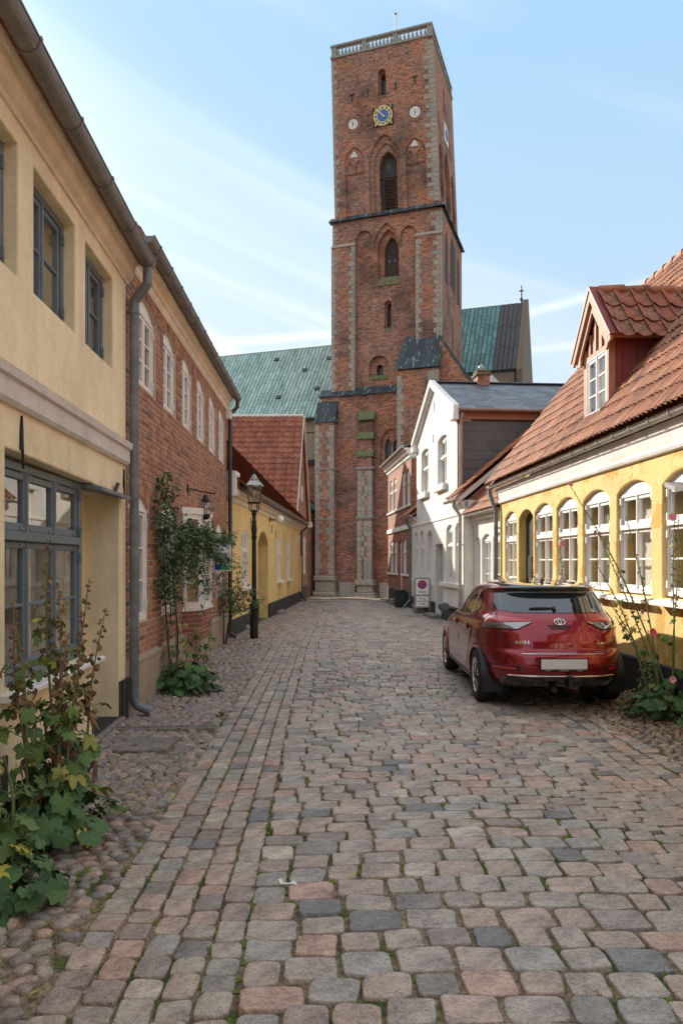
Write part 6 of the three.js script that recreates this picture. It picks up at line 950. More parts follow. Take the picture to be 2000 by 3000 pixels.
function makeCar(name, label, cat, paint, hi, pos, ry, group) {
  const car = thing(name, label, cat, ...pos, ry), zA = -0.80, zB = -3.40, rA = 0.345;
  const black = std([0.012, 0.012, 0.013], { roughness: 0.45 }), gloss = new THREE.MeshPhysicalMaterial({ color: lin(0.012, 0.013, 0.015), roughness: 0.06, clearcoat: 1, clearcoatRoughness: 0.03 }), tintGlass = new THREE.MeshPhysicalMaterial({ color: lin(0.02, 0.022, 0.024), roughness: 0.03, ior: 1.6, clearcoat: 1, clearcoatRoughness: 0.02 }), chrome = std([0.75, 0.74, 0.72], { metalness: 1, roughness: 0.12 }), rubber = std([0.02, 0.02, 0.02], { roughness: 0.9 });
  { // painted shell: stacked plan outlines
    const NT = hi ? 460 : 160, ys = []; for (let y = 0.2; y < 1.4775; y += hi ? (y > 1.40 ? 0.004 : 0.012) : 0.03) ys.push(y); ys.push(1.4775);
    const P = [], I = [];
    for (const y of ys) {
      const r = carR(y), f = carF(y), n = carN(y), w = carW(y), a = (r - f) / 2, c = (r + f) / 2, raw = [], K = 1600; let len = [0];
      for (let k = 0; k <= K; k++) { const th = k / K * Math.PI * 2 + Math.PI / 2, C = Math.cos(th), S = Math.sin(th); raw.push([w * Math.sign(C) * Math.pow(Math.abs(C), 2 / n), c + a * Math.sign(S) * Math.pow(Math.abs(S), 2 / n)]); if (k) len.push(len[k - 1] + Math.hypot(raw[k][0] - raw[k - 1][0], raw[k][1] - raw[k - 1][1])); }
      for (let j = 0, k = 0; j < NT; j++) { const t = len[K] * j / NT; while (len[k + 1] < t) k++; const q = (t - len[k]) / Math.max(1e-9, len[k + 1] - len[k]); P.push(mix(raw[k][0], raw[k + 1][0], q), y, mix(raw[k][1], raw[k + 1][1], q)); }
    }
    P.push(0, 1.479, -1.75); const top = P.length / 3 - 1, R = ys.length;
    for (let i = 0; i + 1 < R; i++) for (let j = 0; j < NT; j++) { const a = i * NT + j, b = i * NT + (j + 1) % NT; I.push(a, a + NT, b, b, a + NT, b + NT); }
    for (let j = 0; j < NT; j++) I.push((R - 1) * NT + j, top, (R - 1) * NT + (j + 1) % NT);
    const g = new THREE.BufferGeometry(); g.setAttribute('position', new THREE.Float32BufferAttribute(P, 3)); g.setIndex(I); g.computeVertexNormals();
    if (g.attributes.normal.getY(top) < 0) { const A = g.index.array; for (let k = 0; k < A.length; k += 3) { const t = A[k]; A[k] = A[k + 1]; A[k + 1] = t; } g.computeVertexNormals(); }
    const keep = [], blk = [], A = g.index.array;
    for (let k = 0; k < A.length; k += 3) {
      let x = 0, y = 0, z = 0; for (let q = 0; q < 3; q++) { x += P[A[k + q] * 3] / 3; y += P[A[k + q] * 3 + 1] / 3; z += P[A[k + q] * 3 + 2] / 3; }
      if (y < 0.275 && z > -0.45) continue;
      if (Math.abs(x) > 0.55 && [zA, zB].some((c) => Math.hypot(z - c, y - 0.31) < rA)) continue;
      const roofBlk = (y > 1.402 && Math.abs(x) < 0.585 - Math.max(0, (-1.75 - z)) * 0.1) || (z > -0.66 && y > 1.352) || (z < -2.0 && y > 1.0 && Math.abs(x) < carW(y) * 0.93 && y < 1.44), low = (z > -0.4 && y < 0.385 && Math.abs(x) < 0.66) || y < 0.235;
      (roofBlk || low ? blk : keep).push(A[k], A[k + 1], A[k + 2]);
    }
    const sub = (ix) => { const q = g.clone(); q.setIndex(ix); return q.toNonIndexed(); };
    mesh('body', sub(keep), paint, car); mesh('black_trim', sub(blk), gloss, car, { label: 'glossy black roof panel, spoiler and lower valance' });
    mesh('floor', [box(-0.78, 0.78, 0.19, 0.30, -4.1, -1.25), box(-0.52, 0.52, 0.3, 0.7, -4.1, -0.3)], black, car);
  }
  // overlay drawn on the rear (u across, v up) or on the flank
  const sheet = (nu, nv, fn) => { const P = [], I = []; for (let j = 0; j <= nv; j++) for (let i = 0; i <= nu; i++) P.push(...fn(i / nu, j / nv)); for (let j = 0; j < nv; j++) for (let i = 0; i < nu; i++) { const a = j * (nu + 1) + i; I.push(a, a + 1, a + nu + 1, a + 1, a + nu + 2, a + nu + 1); } const g = new THREE.BufferGeometry(); g.setAttribute('position', new THREE.Float32BufferAttribute(P, 3)); g.setIndex(I); g.computeVertexNormals(); return g; };
  const rear = (x, y, o) => [x, y + o * 0.3, rearZ(x, y) + o], flank = (s, z, y, o) => [s * (sideX(z, y) + o), y, z];
  mesh('rear_window', sheet(40, 14, (u, v) => { const e = 2 * u - 1, y0 = 1.105 + 0.03 * Math.pow(Math.abs(e), 6), y = mix(y0, 1.345, v), hw = mix(0.675, 0.60, v); return rear(e * hw, y, 0.006); }), tintGlass, car);
  for (const s of [-1, 1]) {
    const lp = part('tail_light', car);
    const up = (t) => mix(1.025, 1.088, Math.pow(t, 0.8)), md = (t) => mix(1.016, 0.988, t), lw = (t) => mix(1.0, 0.925, Math.min(1, t * 3.2)) + 0.012 * Math.max(0, t - 0.7);
    const X = (t) => mix(0.32, 0.845, t); const at = (t, y) => { const x = X(t); if (t < 0.86) return [s * x, y, rearZ(x, y) + 0.007]; const z = mix(rearZ(X(0.86), y), -0.62, (t - 0.86) / 0.14); return [s * (sideX(z, y) + 0.007), y, z]; };
    const flip = s < 0; const S2 = (fa, fb) => sheet(40, 6, (u, v) => { const t = flip ? 1 - u : u; return at(t, mix(fa(t), fb(t), v)); });
    mesh('red_lens', S2(md, up), new THREE.MeshPhysicalMaterial({ color: lin(0.55, 0.012, 0.02), roughness: 0.12, clearcoat: 1 }), lp);
    mesh('clear_lens', S2(lw, md), new THREE.MeshPhysicalMaterial({ color: lin(0.34, 0.31, 0.30), roughness: 0.15, metalness: 0.85, clearcoat: 1 }), lp);
    mesh('lens_surround', [tube(Array.from({ length: 12 }, (_, i) => V(...at(i / 13, lw(i / 13)))), 0.007, 5), tube(Array.from({ length: 12 }, (_, i) => V(...at(i / 13, md(i / 13)))), 0.004, 5)], black, lp);
    mesh('reflector', sheet(12, 3, (u, v) => { const x = mix(0.52, 0.745, flip ? 1 - u : u); return rear(s * x, mix(0.468, 0.503, v), 0.008); }), new THREE.MeshPhysicalMaterial({ color: lin(0.45, 0.01, 0.015), roughness: 0.2, clearcoat: 1 }), car);
    mesh('reflector_recess', sheet(12, 3, (u, v) => { const x = mix(0.48, 0.785, flip ? 1 - u : u); return rear(s * x, mix(0.455, 0.515, v), 0.004); }), black, car);
    // side glass: three lights between dark pillars
    for (const [za, zb] of [[-0.98, -1.30], [-1.335, -1.93], [-2.0, -2.80]]) {
      const yt = (z) => lerpTab([[-2.95, 1.02], [-2.5, 1.24], [-2.1, 1.345], [-1.6, 1.375], [-1.25, 1.345], [-0.98, 1.20]])(z), yb = (z) => lerpTab([[-2.9, 0.985], [-1.4, 1.02], [-0.98, 1.13]])(z);
      mesh('side_window', sheet(16, 8, (u, v) => { const z = mix(za, zb, s < 0 ? 1 - u : u), y = mix(yb(z), yt(z), v); return flank(s, z, y, 0.006); }), tintGlass, car);
    }
    mesh('window_trim', [tube([-0.97, -1.3, -1.7, -2.1, -2.5, -2.88].map((z) => V(...flank(s, z, lerpTab([[-2.9, 0.985], [-1.4, 1.02], [-0.98, 1.13]])(z) - 0.012, 0.008))), 0.008, 5), rod(V(...flank(s, -1.318, 1.03, 0.006)), V(...flank(s, -1.318, 1.345, 0.006)), 0.01, 5)], chrome, car);
    for (const z of [-1.30, -2.18]) { const hd = part('door_handle', car); mesh('grip', cbox(0.035, 0.03, 0.2, s * (sideX(z, 0.88) + 0.025), 0.88, z), paint, hd); mesh('cup', new THREE.SphereGeometry(0.06, 12, 8).scale(0.25, 0.8, 1.3).translate(s * (sideX(z, 0.87) + 0.002), 0.87, z), black, hd); }
    const seam = (pts) => tube(pts.map(([z, y]) => V(...flank(s, z, y, -0.001))), 0.0045, 4, 30);
    mesh('door_seam', [seam([[-1.02, 1.12], [-1.05, 0.9], [-1.16, 0.66], [-1.3, 0.45], [-1.45, 0.32]]), seam([[-1.96, 1.0], [-1.97, 0.7], [-1.99, 0.32]]), seam([[-3.0, 0.98], [-2.98, 0.7], [-2.92, 0.35]]), seam([[-1.45, 0.3], [-2.2, 0.3], [-2.92, 0.33]])], black, car);
    mesh('sill_moulding', tube([-1.2, -1.8, -2.4, -3.0].map((z) => V(...flank(s, z, 0.27, 0.006))), 0.018, 6), black, car);
    const mr = part('mirror', car); mesh('cap', new THREE.SphereGeometry(0.1, 16, 12).scale(0.9, 0.72, 0.55).translate(s * 0.97, 1.03, -2.72), gloss, mr); mesh('stalk', rod(V(s * 0.8, 0.985, -2.78), V(s * 0.92, 1.0, -2.74), 0.025, 8), black, mr); mesh('mirror_glass', new THREE.CircleGeometry(0.07, 14).scale(1.1, 0.8, 1).translate(s * 0.97, 1.03, -2.664), tintGlass, mr);
    // wheel arches and wheels
    for (const c of [zA, zB]) {
      const pts = []; for (let i = 0; i <= 14; i++) { const a = -0.25 + (Math.PI + 0.5) * i / 14, y = 0.31 + 0.35 * Math.sin(a), z = c + 0.35 * Math.cos(a); if (y > 0.22) pts.push(V(s * (sideX(z, y) + 0.002), y, z)); }
      mesh('arch_lip', tube(pts, 0.016, 6, 40), paint, car);
      const well = new THREE.CylinderGeometry(0.37, 0.37, 0.34, 24, 1, true, -0.2, Math.PI + 0.4); well.rotateZ(Math.PI / 2); well.rotateX(c === zA ? 0 : 0); well.translate(s * 0.68, 0.31, c); mesh('wheel_well', [well, new THREE.CylinderGeometry(0.36, 0.36, 0.02, 24).rotateZ(Math.PI / 2).translate(s * 0.52, 0.31, c)], black, car);
      const wh = part('wheel', car), xo = s * 0.755; mesh('tyre', lathe([[0.215, -0.10], [0.25, -0.108], [0.295, -0.104], [0.314, -0.085], [0.316, 0], [0.314, 0.085], [0.295, 0.104], [0.25, 0.108], [0.215, 0.10]], 40).rotateZ(Math.PI / 2).translate(xo, 0.316, c), rubber, wh);
      mesh('rim', [lathe([[0.218, -0.1], [0.222, 0.098], [0.205, 0.10], [0.2, 0.08], [0.2, -0.1]], 36).rotateZ(-s * Math.PI / 2).translate(xo, 0.316, c)], chrome, wh); mesh('brake_disc', new THREE.CylinderGeometry(0.19, 0.19, 0.03, 24).rotateZ(Math.PI / 2).translate(xo - s * 0.02, 0.316, c), std([0.05, 0.05, 0.05], { metalness: 0.7 }), wh);
      for (let k = 0; k < 5; k++) { const g = []; for (const d of [-0.16, 0.16]) { const b = new THREE.BoxGeometry(0.02, 0.2, 0.026); b.translate(0, 0.11, 0); b.rotateX(k * Math.PI * 2 / 5 + d); g.push(b); } mesh('spoke', g.map((q) => q.translate(xo + s * 0.085, 0.316, c)), k % 1 ? black : chrome, wh); }
      mesh('hub', new THREE.CylinderGeometry(0.05, 0.06, 0.03, 16).rotateZ(-s * Math.PI / 2).translate(xo + s * 0.09, 0.316, c), black, wh);
    }
    mesh('mud_flap', cbox(0.2, 0.17, 0.015, s * 0.74, 0.25, -0.42), black, car);
  }
  // tail: seams, trims, plate, badge
  const seamR = (pts, r = 0.0045) => tube(pts.map(([x, y]) => V(...rear(x, y, -0.001))), r, 4, 40);
  mesh('tailgate_seam', [-1, 1].map((s) => seamR([[s * 0.655, 1.10], [s * 0.665, 1.02], [s * 0.665, 0.94], [s * 0.64, 0.84], [s * 0.58, 0.745], [s * 0.50, 0.70], [s * 0.36, 0.685], [0, 0.682]])), black, car);
  mesh('boot_trim', tube([-0.46, -0.3, 0, 0.3, 0.46].map((x) => V(...rear(x, 0.655, 0.006))), 0.007, 6, 30), chrome, car);
  mesh('bumper_trim', tube([-0.60, -0.4, 0, 0.4, 0.60].map((x) => V(...rear(x, 0.405, 0.008))), 0.011, 6, 40), chrome, car);
  mesh('bumper_crease', [-1, 1].map((s) => tube([[0.28, 0.50], [0.45, 0.525], [0.62, 0.52], [0.80, 0.53]].map(([x, y]) => V(...rear(s * x, y, -0.001))), 0.006, 5, 24)), paint, car);
  mesh('plate_recess', sheet(16, 6, (u, v) => rear(mix(-0.30, 0.30, u), mix(0.462, 0.622, v), 0.004)), paint, car);
  { const pl = part('number_plate', car); mesh('plate', bbox(-0.26, 0.26, 0.49, 0.605, 0.012, 0.02, 0.003), std([0.70, 0.67, 0.66], { roughness: 0.4 }), pl); mesh('plate_frame', [box(-0.27, 0.27, 0.468, 0.489, 0.010, 0.022), box(-0.27, 0.27, 0.606, 0.614, 0.010, 0.022), box(-0.27, -0.262, 0.489, 0.606, 0.010, 0.022), box(0.262, 0.27, 0.489, 0.606, 0.010, 0.022)], black, pl);
    if (hi) for (const [t, x] of [['TOYOTA', -0.215], ['LOUIS LUND', -0.05], ['TOYOTA', 0.145]]) mesh('frame_lettering', new TextGeometry(t, { font: sansBold, size: 0.011, depth: 0.001, curveSegments: 2 }).translate(x, 0.473, 0.022), std([0.6, 0.6, 0.6]), pl); }
  mesh('wiper', [new THREE.SphereGeometry(0.5, 20, 8).scale(0.30, 0.035, 0.03).translate(-0.165, 1.155, rearZ(0.16, 1.155) + 0.02), rod(V(...rear(-0.02, 1.13, 0.02)), V(...rear(-0.02, 1.16, 0.02)), 0.02)], black, car);
  mesh('roof_antenna', slab([[0, 0], [0.11, 0], [0.02, 0.062], [0.0, 0.06]], -0.012, 0.012).rotateY(Math.PI / 2).translate(0, 1.435, -0.88), gloss, car);
  if (hi) {
    const em = part('badge', car), el = (rx, ry, r, dx = 0, dy = 0) => { const g = new THREE.TorusGeometry(1, r / rx, 6, 32); g.scale(rx, ry, rx); g.translate(dx, dy, 0); return g; };
    const place = (g) => g.rotateX(-0.55).translate(0, 1.01, rearZ(0, 1.01) + 0.012);
    mesh('badge_ring', [el(0.062, 0.042, 0.008)].map(place), chrome, em); mesh('badge_ring', [el(0.042, 0.016, 0.006, 0, 0.016)].map(place), chrome, em); mesh('badge_ring', [el(0.018, 0.036, 0.006, 0, 0.0)].map(place), chrome, em);
    mesh('handle_dark_patch', sheet(14, 5, (u, v) => { const e = 2 * u - 1; return rear(e * mix(0.10, 0.15, v), mix(0.925, 0.975, v), 0.003); }), std([0.06, 0.004, 0.008], { roughness: 0.3 }), car);  // dark red patch paints the shade of the hollow grip
    const write = (t, x, y, size, step) => [...t].forEach((c, i) => { const xx = x + i * step, sl = (rearZ(xx + 0.01, y) - rearZ(xx - 0.01, y)) / 0.02; mesh('letter', new TextGeometry(c, { font: sansBold, size, depth: 0.006, curveSegments: 3 }).rotateX(-0.12).rotateY(-Math.atan(sl)).translate(xx, y, rearZ(xx, y) + 0.001), chrome, car); });
    write('AURIS', -0.515, 0.765, 0.034, 0.032); write('HYBRID', 0.405, 0.76, 0.022, 0.021);
    mesh('tow_hitch', [rod(V(0.06, 0.30, -0.1), V(0.06, 0.30, 0.06), 0.02), rod(V(0.06, 0.3, 0.05), V(0.06, 0.40, 0.05), 0.018), new THREE.SphereGeometry(0.028, 12, 8).translate(0.06, 0.41, 0.05)], std([0.06, 0.05, 0.045], { metalness: 0.6, roughness: 0.5 }), car);
    mesh('exhaust', rod(V(-0.1, 0.25, -0.3), V(-0.1, 0.25, -0.02), 0.035, 10), black, car);
  }
  return car;
}
{
  const paint = new THREE.MeshPhysicalMaterial({ color: lin(0.27, 0.007, 0.016), metalness: 0.7, roughness: 0.3, clearcoat: 1, clearcoatRoughness: 0.01 });
  const D = 8.30, x = 2.50; const car = makeCar('parked_car', 'dark red hatchback parked along the sunlit yellow cottage', 'car', paint, true, [x, gy(1.75, 9.1) + 0.005, -D], 0.0);
}
// ---------------------------------------------------------------- silver car with raised tailgate, almost wholly out of the frame
seed(61);
{
  const silver = new THREE.MeshPhysicalMaterial({ color: lin(0.50, 0.53, 0.57), metalness: 0.4, roughness: 0.3, clearcoat: 1 });
  const c = makeCar('silver_car', 'silver car whose raised tailgate pokes in beside the yellow cottage', 'car', silver, false, [3.05, gy(2.6, 3) + 0.0, -4.35], Math.PI); c.scale.set(1.06, 1.1, 1.06);
  const tg = part('tailgate', c, 'open silver tailgate with red lamp and black inner trim');
  // panel from the hinge on the roof edge, swung up and outwards
  const P = (x, v, o) => V(x, mix(1.36, 2.0, v) + o + 0.10 * Math.sin(v * 2.6), mix(-0.62, 0.92, v));
  const sk = (x0, x1, v0, v1, o0, o1) => { const g = []; const n = 8; const pos = []; for (let i = 0; i <= n; i++) for (const [x, o] of [[x0, o0], [x1, o0], [x1, o1], [x0, o1]]) { const v = mix(v0, v1, i / n), q = P(x * (v > 0.86 ? 1 : 1), v, o); pos.push(q.x, q.y, q.z); } const I = []; for (let i = 0; i < n; i++) for (let k = 0; k < 4; k++) { const a = i * 4 + k, b = i * 4 + (k + 1) % 4; I.push(a, b, a + 4, b, b + 4, a + 4); } I.push(0, 2, 1, 0, 3, 2, n * 4, n * 4 + 1, n * 4 + 2, n * 4, n * 4 + 2, n * 4 + 3); const q = new THREE.BufferGeometry(); q.setAttribute('position', new THREE.Float32BufferAttribute(pos, 3)); q.setIndex(I); const f = q.toNonIndexed(); f.computeVertexNormals(); return f; };
  mesh('outer_panel', [sk(-0.60, 0.60, 0, 0.9, 0.03, 0.07), sk(-0.68, 0.68, 0.9, 1.0, 0.03, 0.06)], silver, tg); mesh('inner_trim', [sk(-0.54, 0.54, 0.05, 0.93, -0.06, 0.028)], std([0.015, 0.015, 0.016], { roughness: 0.5 }), tg);
  for (const s of [-1, 1]) mesh('tail_lamp', sk(s * 0.5 - 0.07, s * 0.5 + 0.07, 0.9, 0.97, 0.0, 0.029), std([0.4, 0.01, 0.03], { roughness: 0.2 }), tg);
  for (const s of [-1, 1]) mesh('gas_strut', rod(V(s * 0.58, 1.15, -0.45), V(s * 0.52, 1.70, 0.12), 0.012), M.iron, tg);
}
// ---------------------------------------------------------------- street lamp
{
  const D = 16.6, x = -1.965, y0 = gy(x, D), t = thing('street_lamp', 'cast iron street lamp with six-sided glass lantern by the low yellow house', 'street lamp', x, y0, -D);
  mesh('base', lathe([[0.098, -0.05], [0.098, 0.02], [0.092, 0.04], [0.092, 0.55], [0.10, 0.58], [0.085, 0.62], [0.115, 0.66], [0.12, 0.70], [0.10, 0.75], [0.07, 0.80], [0.055, 0.84]], 20), M.ironGreen, t);
  mesh('shaft', lathe([[0.055, 0.8], [0.056, 1.0], [0.05, 1.9], [0.047, 2.22], [0.062, 2.25], [0.062, 2.29], [0.05, 2.32], [0.058, 2.38], [0.068, 2.44], [0.06, 2.52], [0.045, 2.56], [0.056, 2.60], [0.056, 2.63], [0.04, 2.67], [0.042, 2.75], [0.058, 2.78], [0.058, 2.82], [0.035, 2.84], [0.03, 2.9]], 18), M.ironGreen, t);
  const cr = part('cradle', t); for (let k = 0; k < 4; k++) { const a = k * Math.PI / 2 + 0.4, c = Math.cos(a), s = Math.sin(a); mesh('cradle_arm', tube([V(c * 0.03, 2.84, s * 0.03), V(c * 0.10, 2.87, s * 0.10), V(c * 0.125, 2.95, s * 0.125), V(c * 0.13, 3.04, s * 0.13)], 0.012, 6, 16), M.ironGreen, cr); } mesh('ring', new THREE.TorusGeometry(0.14, 0.014, 6, 24).rotateX(Math.PI / 2).translate(0, 3.05, 0), M.ironGreen, cr);
  const ln = part('lantern', t, 'tapering glass lantern with pale metal roof'), n = 6, rb = 0.135, rt = 0.205, yb = 3.06, yt = 3.42, at = (k, r, y) => V(r * Math.cos(k * Math.PI / 3 + 0.26), y, r * Math.sin(k * Math.PI / 3 + 0.26));
  const frost = new THREE.MeshPhysicalMaterial({ color: lin(0.9, 0.86, 0.78), transmission: 1, thickness: 0, roughness: 0.22, ior: 1.5 });
  for (let k = 0; k < n; k++) { const a = at(k, rb, yb), b = at(k + 1, rb, yb), c = at(k + 1, rt, yt), d = at(k, rt, yt), g = new THREE.BufferGeometry(); g.setAttribute('position', new THREE.Float32BufferAttribute([a, b, c, a, c, d].flatMap((q) => [q.x, q.y, q.z]), 3)); g.computeVertexNormals(); g.setAttribute('uv', new THREE.Float32BufferAttribute(new Float32Array(12), 2)); mesh('pane', g, frost, ln); mesh('rib', rod(a, d, 0.007, 5), M.ironGreen, ln); }
  const hx = (r0, r1, ya, yb2) => new THREE.CylinderGeometry(r1, r0, yb2 - ya, 6, 1).rotateY(Math.PI / 2 - 0.26 + Math.PI / 6 * 0).translate(0, (ya + yb2) / 2, 0);
  mesh('roof', [hx(0.235, 0.225, 3.415, 3.435), hx(0.225, 0.10, 3.436, 3.57), lathe([[0.10, 3.57], [0.105, 3.59], [0.075, 3.60], [0.05, 3.66], [0.02, 3.70]], 12)], std([0.62, 0.58, 0.50], { metalness: 0.5, roughness: 0.35, map: T.metal }), ln);
  mesh('roof_rim', new THREE.TorusGeometry(0.228, 0.012, 6, 6).rotateX(Math.PI / 2).rotateY(0.26).translate(0, 3.42, 0), M.ironGreen, ln);
  mesh('finial', lathe([[0.02, 3.69], [0.03, 3.72], [0.016, 3.74], [0.026, 3.765], [0.012, 3.79], [0.0, 3.83]], 10), M.ironGreen, ln);
  mesh('burner', [rod(V(0, 3.05, 0), V(0, 3.2, 0), 0.012), new THREE.SphereGeometry(0.045, 10, 8).scale(1, 1.7, 1).translate(0, 3.28, 0)], M.whitePaint, ln);
}
// ---------------------------------------------------------------- lantern on the brick house
{
  const D = 11.7, xw = -2.237 - 0.0176 * D, t = thing('wall_lantern', 'round ship-style glass lantern on an iron arm on the brick wall', 'lantern', xw, 2.6, -D, Math.PI / 2);
  mesh('arm', [tube([V(0, 0.30, 0.0), V(0.05, 0.28, 0.12), V(0.10, 0.25, 0.27), V(0.14, 0.23, 0.42)], 0.012, 6, 20), cbox(0.08, 0.12, 0.02, 0, 0.30, 0.012)], M.ironGreen, t);
  mesh('cap', lathe([[0.0, 0.22], [0.03, 0.20], [0.045, 0.14], [0.07, 0.11], [0.05, 0.09]], 14, 0.1, 0, 0.27), M.ironGreen, t); mesh('globe', lathe([[0.05, 0.09], [0.10, 0.05], [0.125, -0.01], [0.11, -0.07], [0.07, -0.11]], 18, 0.1, 0, 0.27), new THREE.MeshPhysicalMaterial({ color: lin(0.85, 0.80, 0.76), transmission: 1, thickness: 0, roughness: 0.3 }), t);
  mesh('guard', [new THREE.TorusGeometry(0.13, 0.006, 6, 24).rotateX(Math.PI / 2).translate(0.1, -0.01, 0.27), ...[0, 1, 2, 3].map((k) => tube([V(0.1 + 0.06 * Math.cos(k * 1.57), 0.1, 0.27 + 0.06 * Math.sin(k * 1.57)), V(0.1 + 0.133 * Math.cos(k * 1.57), -0.01, 0.27 + 0.133 * Math.sin(k * 1.57)), V(0.1 + 0.075 * Math.cos(k * 1.57), -0.11, 0.27 + 0.075 * Math.sin(k * 1.57))], 0.005, 5, 12))], M.ironGreen, t);
  mesh('foot', lathe([[0.07, -0.10], [0.075, -0.14], [0.05, -0.18], [0.02, -0.19]], 14, 0.1, 0, 0.27), M.ironGreen, t); mesh('lamp_bulb', new THREE.SphereGeometry(0.04, 10, 8).translate(0.1, 0, 0.27), M.whitePaint, t);
}
function canvasTex(w, h, draw) { const c = document.createElement('canvas'); c.width = w; c.height = h; const g = c.getContext('2d'); draw(g, w, h); const t = new THREE.CanvasTexture(c); t.colorSpace = THREE.SRGBColorSpace; t.minFilter = THREE.LinearMipmapLinearFilter; t.generateMipmaps = true; return t; }
const printPlane = (w, h, x, y, z) => new THREE.PlaneGeometry(w, h).translate(x, y, z);
// ---------------------------------------------------------------- estate agent's board on the brick house
{
  const D = 14.05, xw = -2.237 - 0.0176 * D, t = thing('for_sale_sign', 'white, blue and green for-sale board fixed across the brick wall', 'sign', xw, 0, -D);
  mesh('board', bbox(0.05, 0.385, 1.56, 2.14, -0.012, 0, 0.003), M.whitePaint, t); mesh('bracket', [rod(V(-0.01, 2.05, -0.006), V(0.06, 2.05, -0.006), 0.01), rod(V(-0.01, 1.65, -0.006), V(0.06, 1.65, -0.006), 0.01)], M.zinc, t);
  const tx = canvasTex(256, 448, (g, w, h) => { g.fillStyle = '#e9e6ea'; g.fillRect(0, 0, w, h); g.fillStyle = '#1d2a78'; g.textAlign = 'center'; g.font = 'bold 62px serif'; g.fillText('Til salg', w / 2, 92); g.font = 'bold 30px serif'; g.fillText('Ribe', w / 2, 150); g.font = 'bold 42px sans-serif'; g.fillText('7541 0067', w / 2, 206); g.fillStyle = '#1b2f86'; g.fillRect(10, 240, 88, 196); g.fillStyle = '#158a55'; g.fillRect(98, 240, 148, 196); g.fillStyle = '#fff'; g.font = 'bold 52px sans-serif'; g.fillText('Nybolig', w / 2, 350); });
  mesh('print', printPlane(0.325, 0.57, 0.2175, 1.85, 0.002), new THREE.MeshStandardMaterial({ map: tx, roughness: 0.5 }), t, { keepUV: true });
}
// ---------------------------------------------------------------- parking zone sign
{
  const D = 23.8, x = 2.60, y0 = gy(x, D), t = thing('parking_sign', 'low portable no-stopping Zone sign in a grey tube frame by the white house', 'sign', x, y0, -D, -0.06);
  const fr = std([0.30, 0.31, 0.32], { metalness: 0.5, roughness: 0.45 });
  mesh('frame', pipe([V(-0.25, 0, 0), V(-0.25, 1.16, 0), V(-0.21, 1.22, 0), V(0.21, 1.22, 0), V(0.25, 1.16, 0), V(0.25, 0, 0)], 0.022, 10), fr, t); mesh('cross_bar', rod(V(-0.25, 0.66, 0), V(0.25, 0.66, 0), 0.014), fr, t); mesh('cross_bar', rod(V(-0.25, 0.27, 0), V(0.25, 0.27, 0), 0.014), fr, t); mesh('foot', bbox(-0.42, 0.12, -0.02, 0.05, -0.2, 0.2, 0.015), M.concrete, t); mesh('foot', bbox(0.18, 0.40, -0.02, 0.05, -0.15, 0.15, 0.015), M.concrete, t);
  const a = canvasTex(256, 330, (g, w, h) => { g.fillStyle = '#f2efee'; g.fillRect(0, 0, w, h); g.strokeStyle = '#3a3f48'; g.lineWidth = 5; g.strokeRect(5, 5, w - 10, h - 10); g.beginPath(); g.arc(w / 2, 124, 92, 0, 7); g.fillStyle = '#c7202c'; g.fill(); g.beginPath(); g.arc(w / 2, 124, 70, 0, 7); g.fillStyle = '#2c55a8'; g.fill(); g.strokeStyle = '#c7202c'; g.lineWidth = 24; for (const s of [1, -1]) { g.beginPath(); g.moveTo(w / 2 - 58, 124 - 58 * s); g.lineTo(w / 2 + 58, 124 + 58 * s); g.stroke(); } g.fillStyle = '#2a2a2e'; g.font = 'bold 62px sans-serif'; g.textAlign = 'center'; g.fillText('Zone', w / 2, 292); });
  const b = canvasTex(256, 230, (g, w, h) => { g.fillStyle = '#f2efee'; g.fillRect(0, 0, w, h); g.strokeStyle = '#b8313a'; g.lineWidth = 6; g.strokeRect(6, 6, w - 12, h - 12); g.fillStyle = '#2a2a2e'; g.font = 'bold 42px sans-serif'; g.textAlign = 'center'; g.fillText('Af- og', w / 2, 72); g.fillText('pålæsning', w / 2, 126); g.fillText('tilladt', w / 2, 180); });
  const pa = part('sign_plate', t, 'no-stopping roundel with the word Zone'), pb = part('sign_plate', t, 'white plate reading Af- og pålæsning tilladt');
  mesh('plate', bbox(-0.215, 0.215, 0.675, 1.205, -0.006, 0.004, 0.002), M.whitePaint, pa); mesh('print', printPlane(0.42, 0.52, 0, 0.94, 0.006), new THREE.MeshStandardMaterial({ map: a, roughness: 0.4 }), pa, { keepUV: true });
  mesh('plate', bbox(-0.215, 0.215, 0.285, 0.645, -0.006, 0.004, 0.002), M.whitePaint, pb); mesh('print', printPlane(0.42, 0.35, 0, 0.465, 0.006), new THREE.MeshStandardMaterial({ map: b, roughness: 0.4 }), pb, { keepUV: true });
}
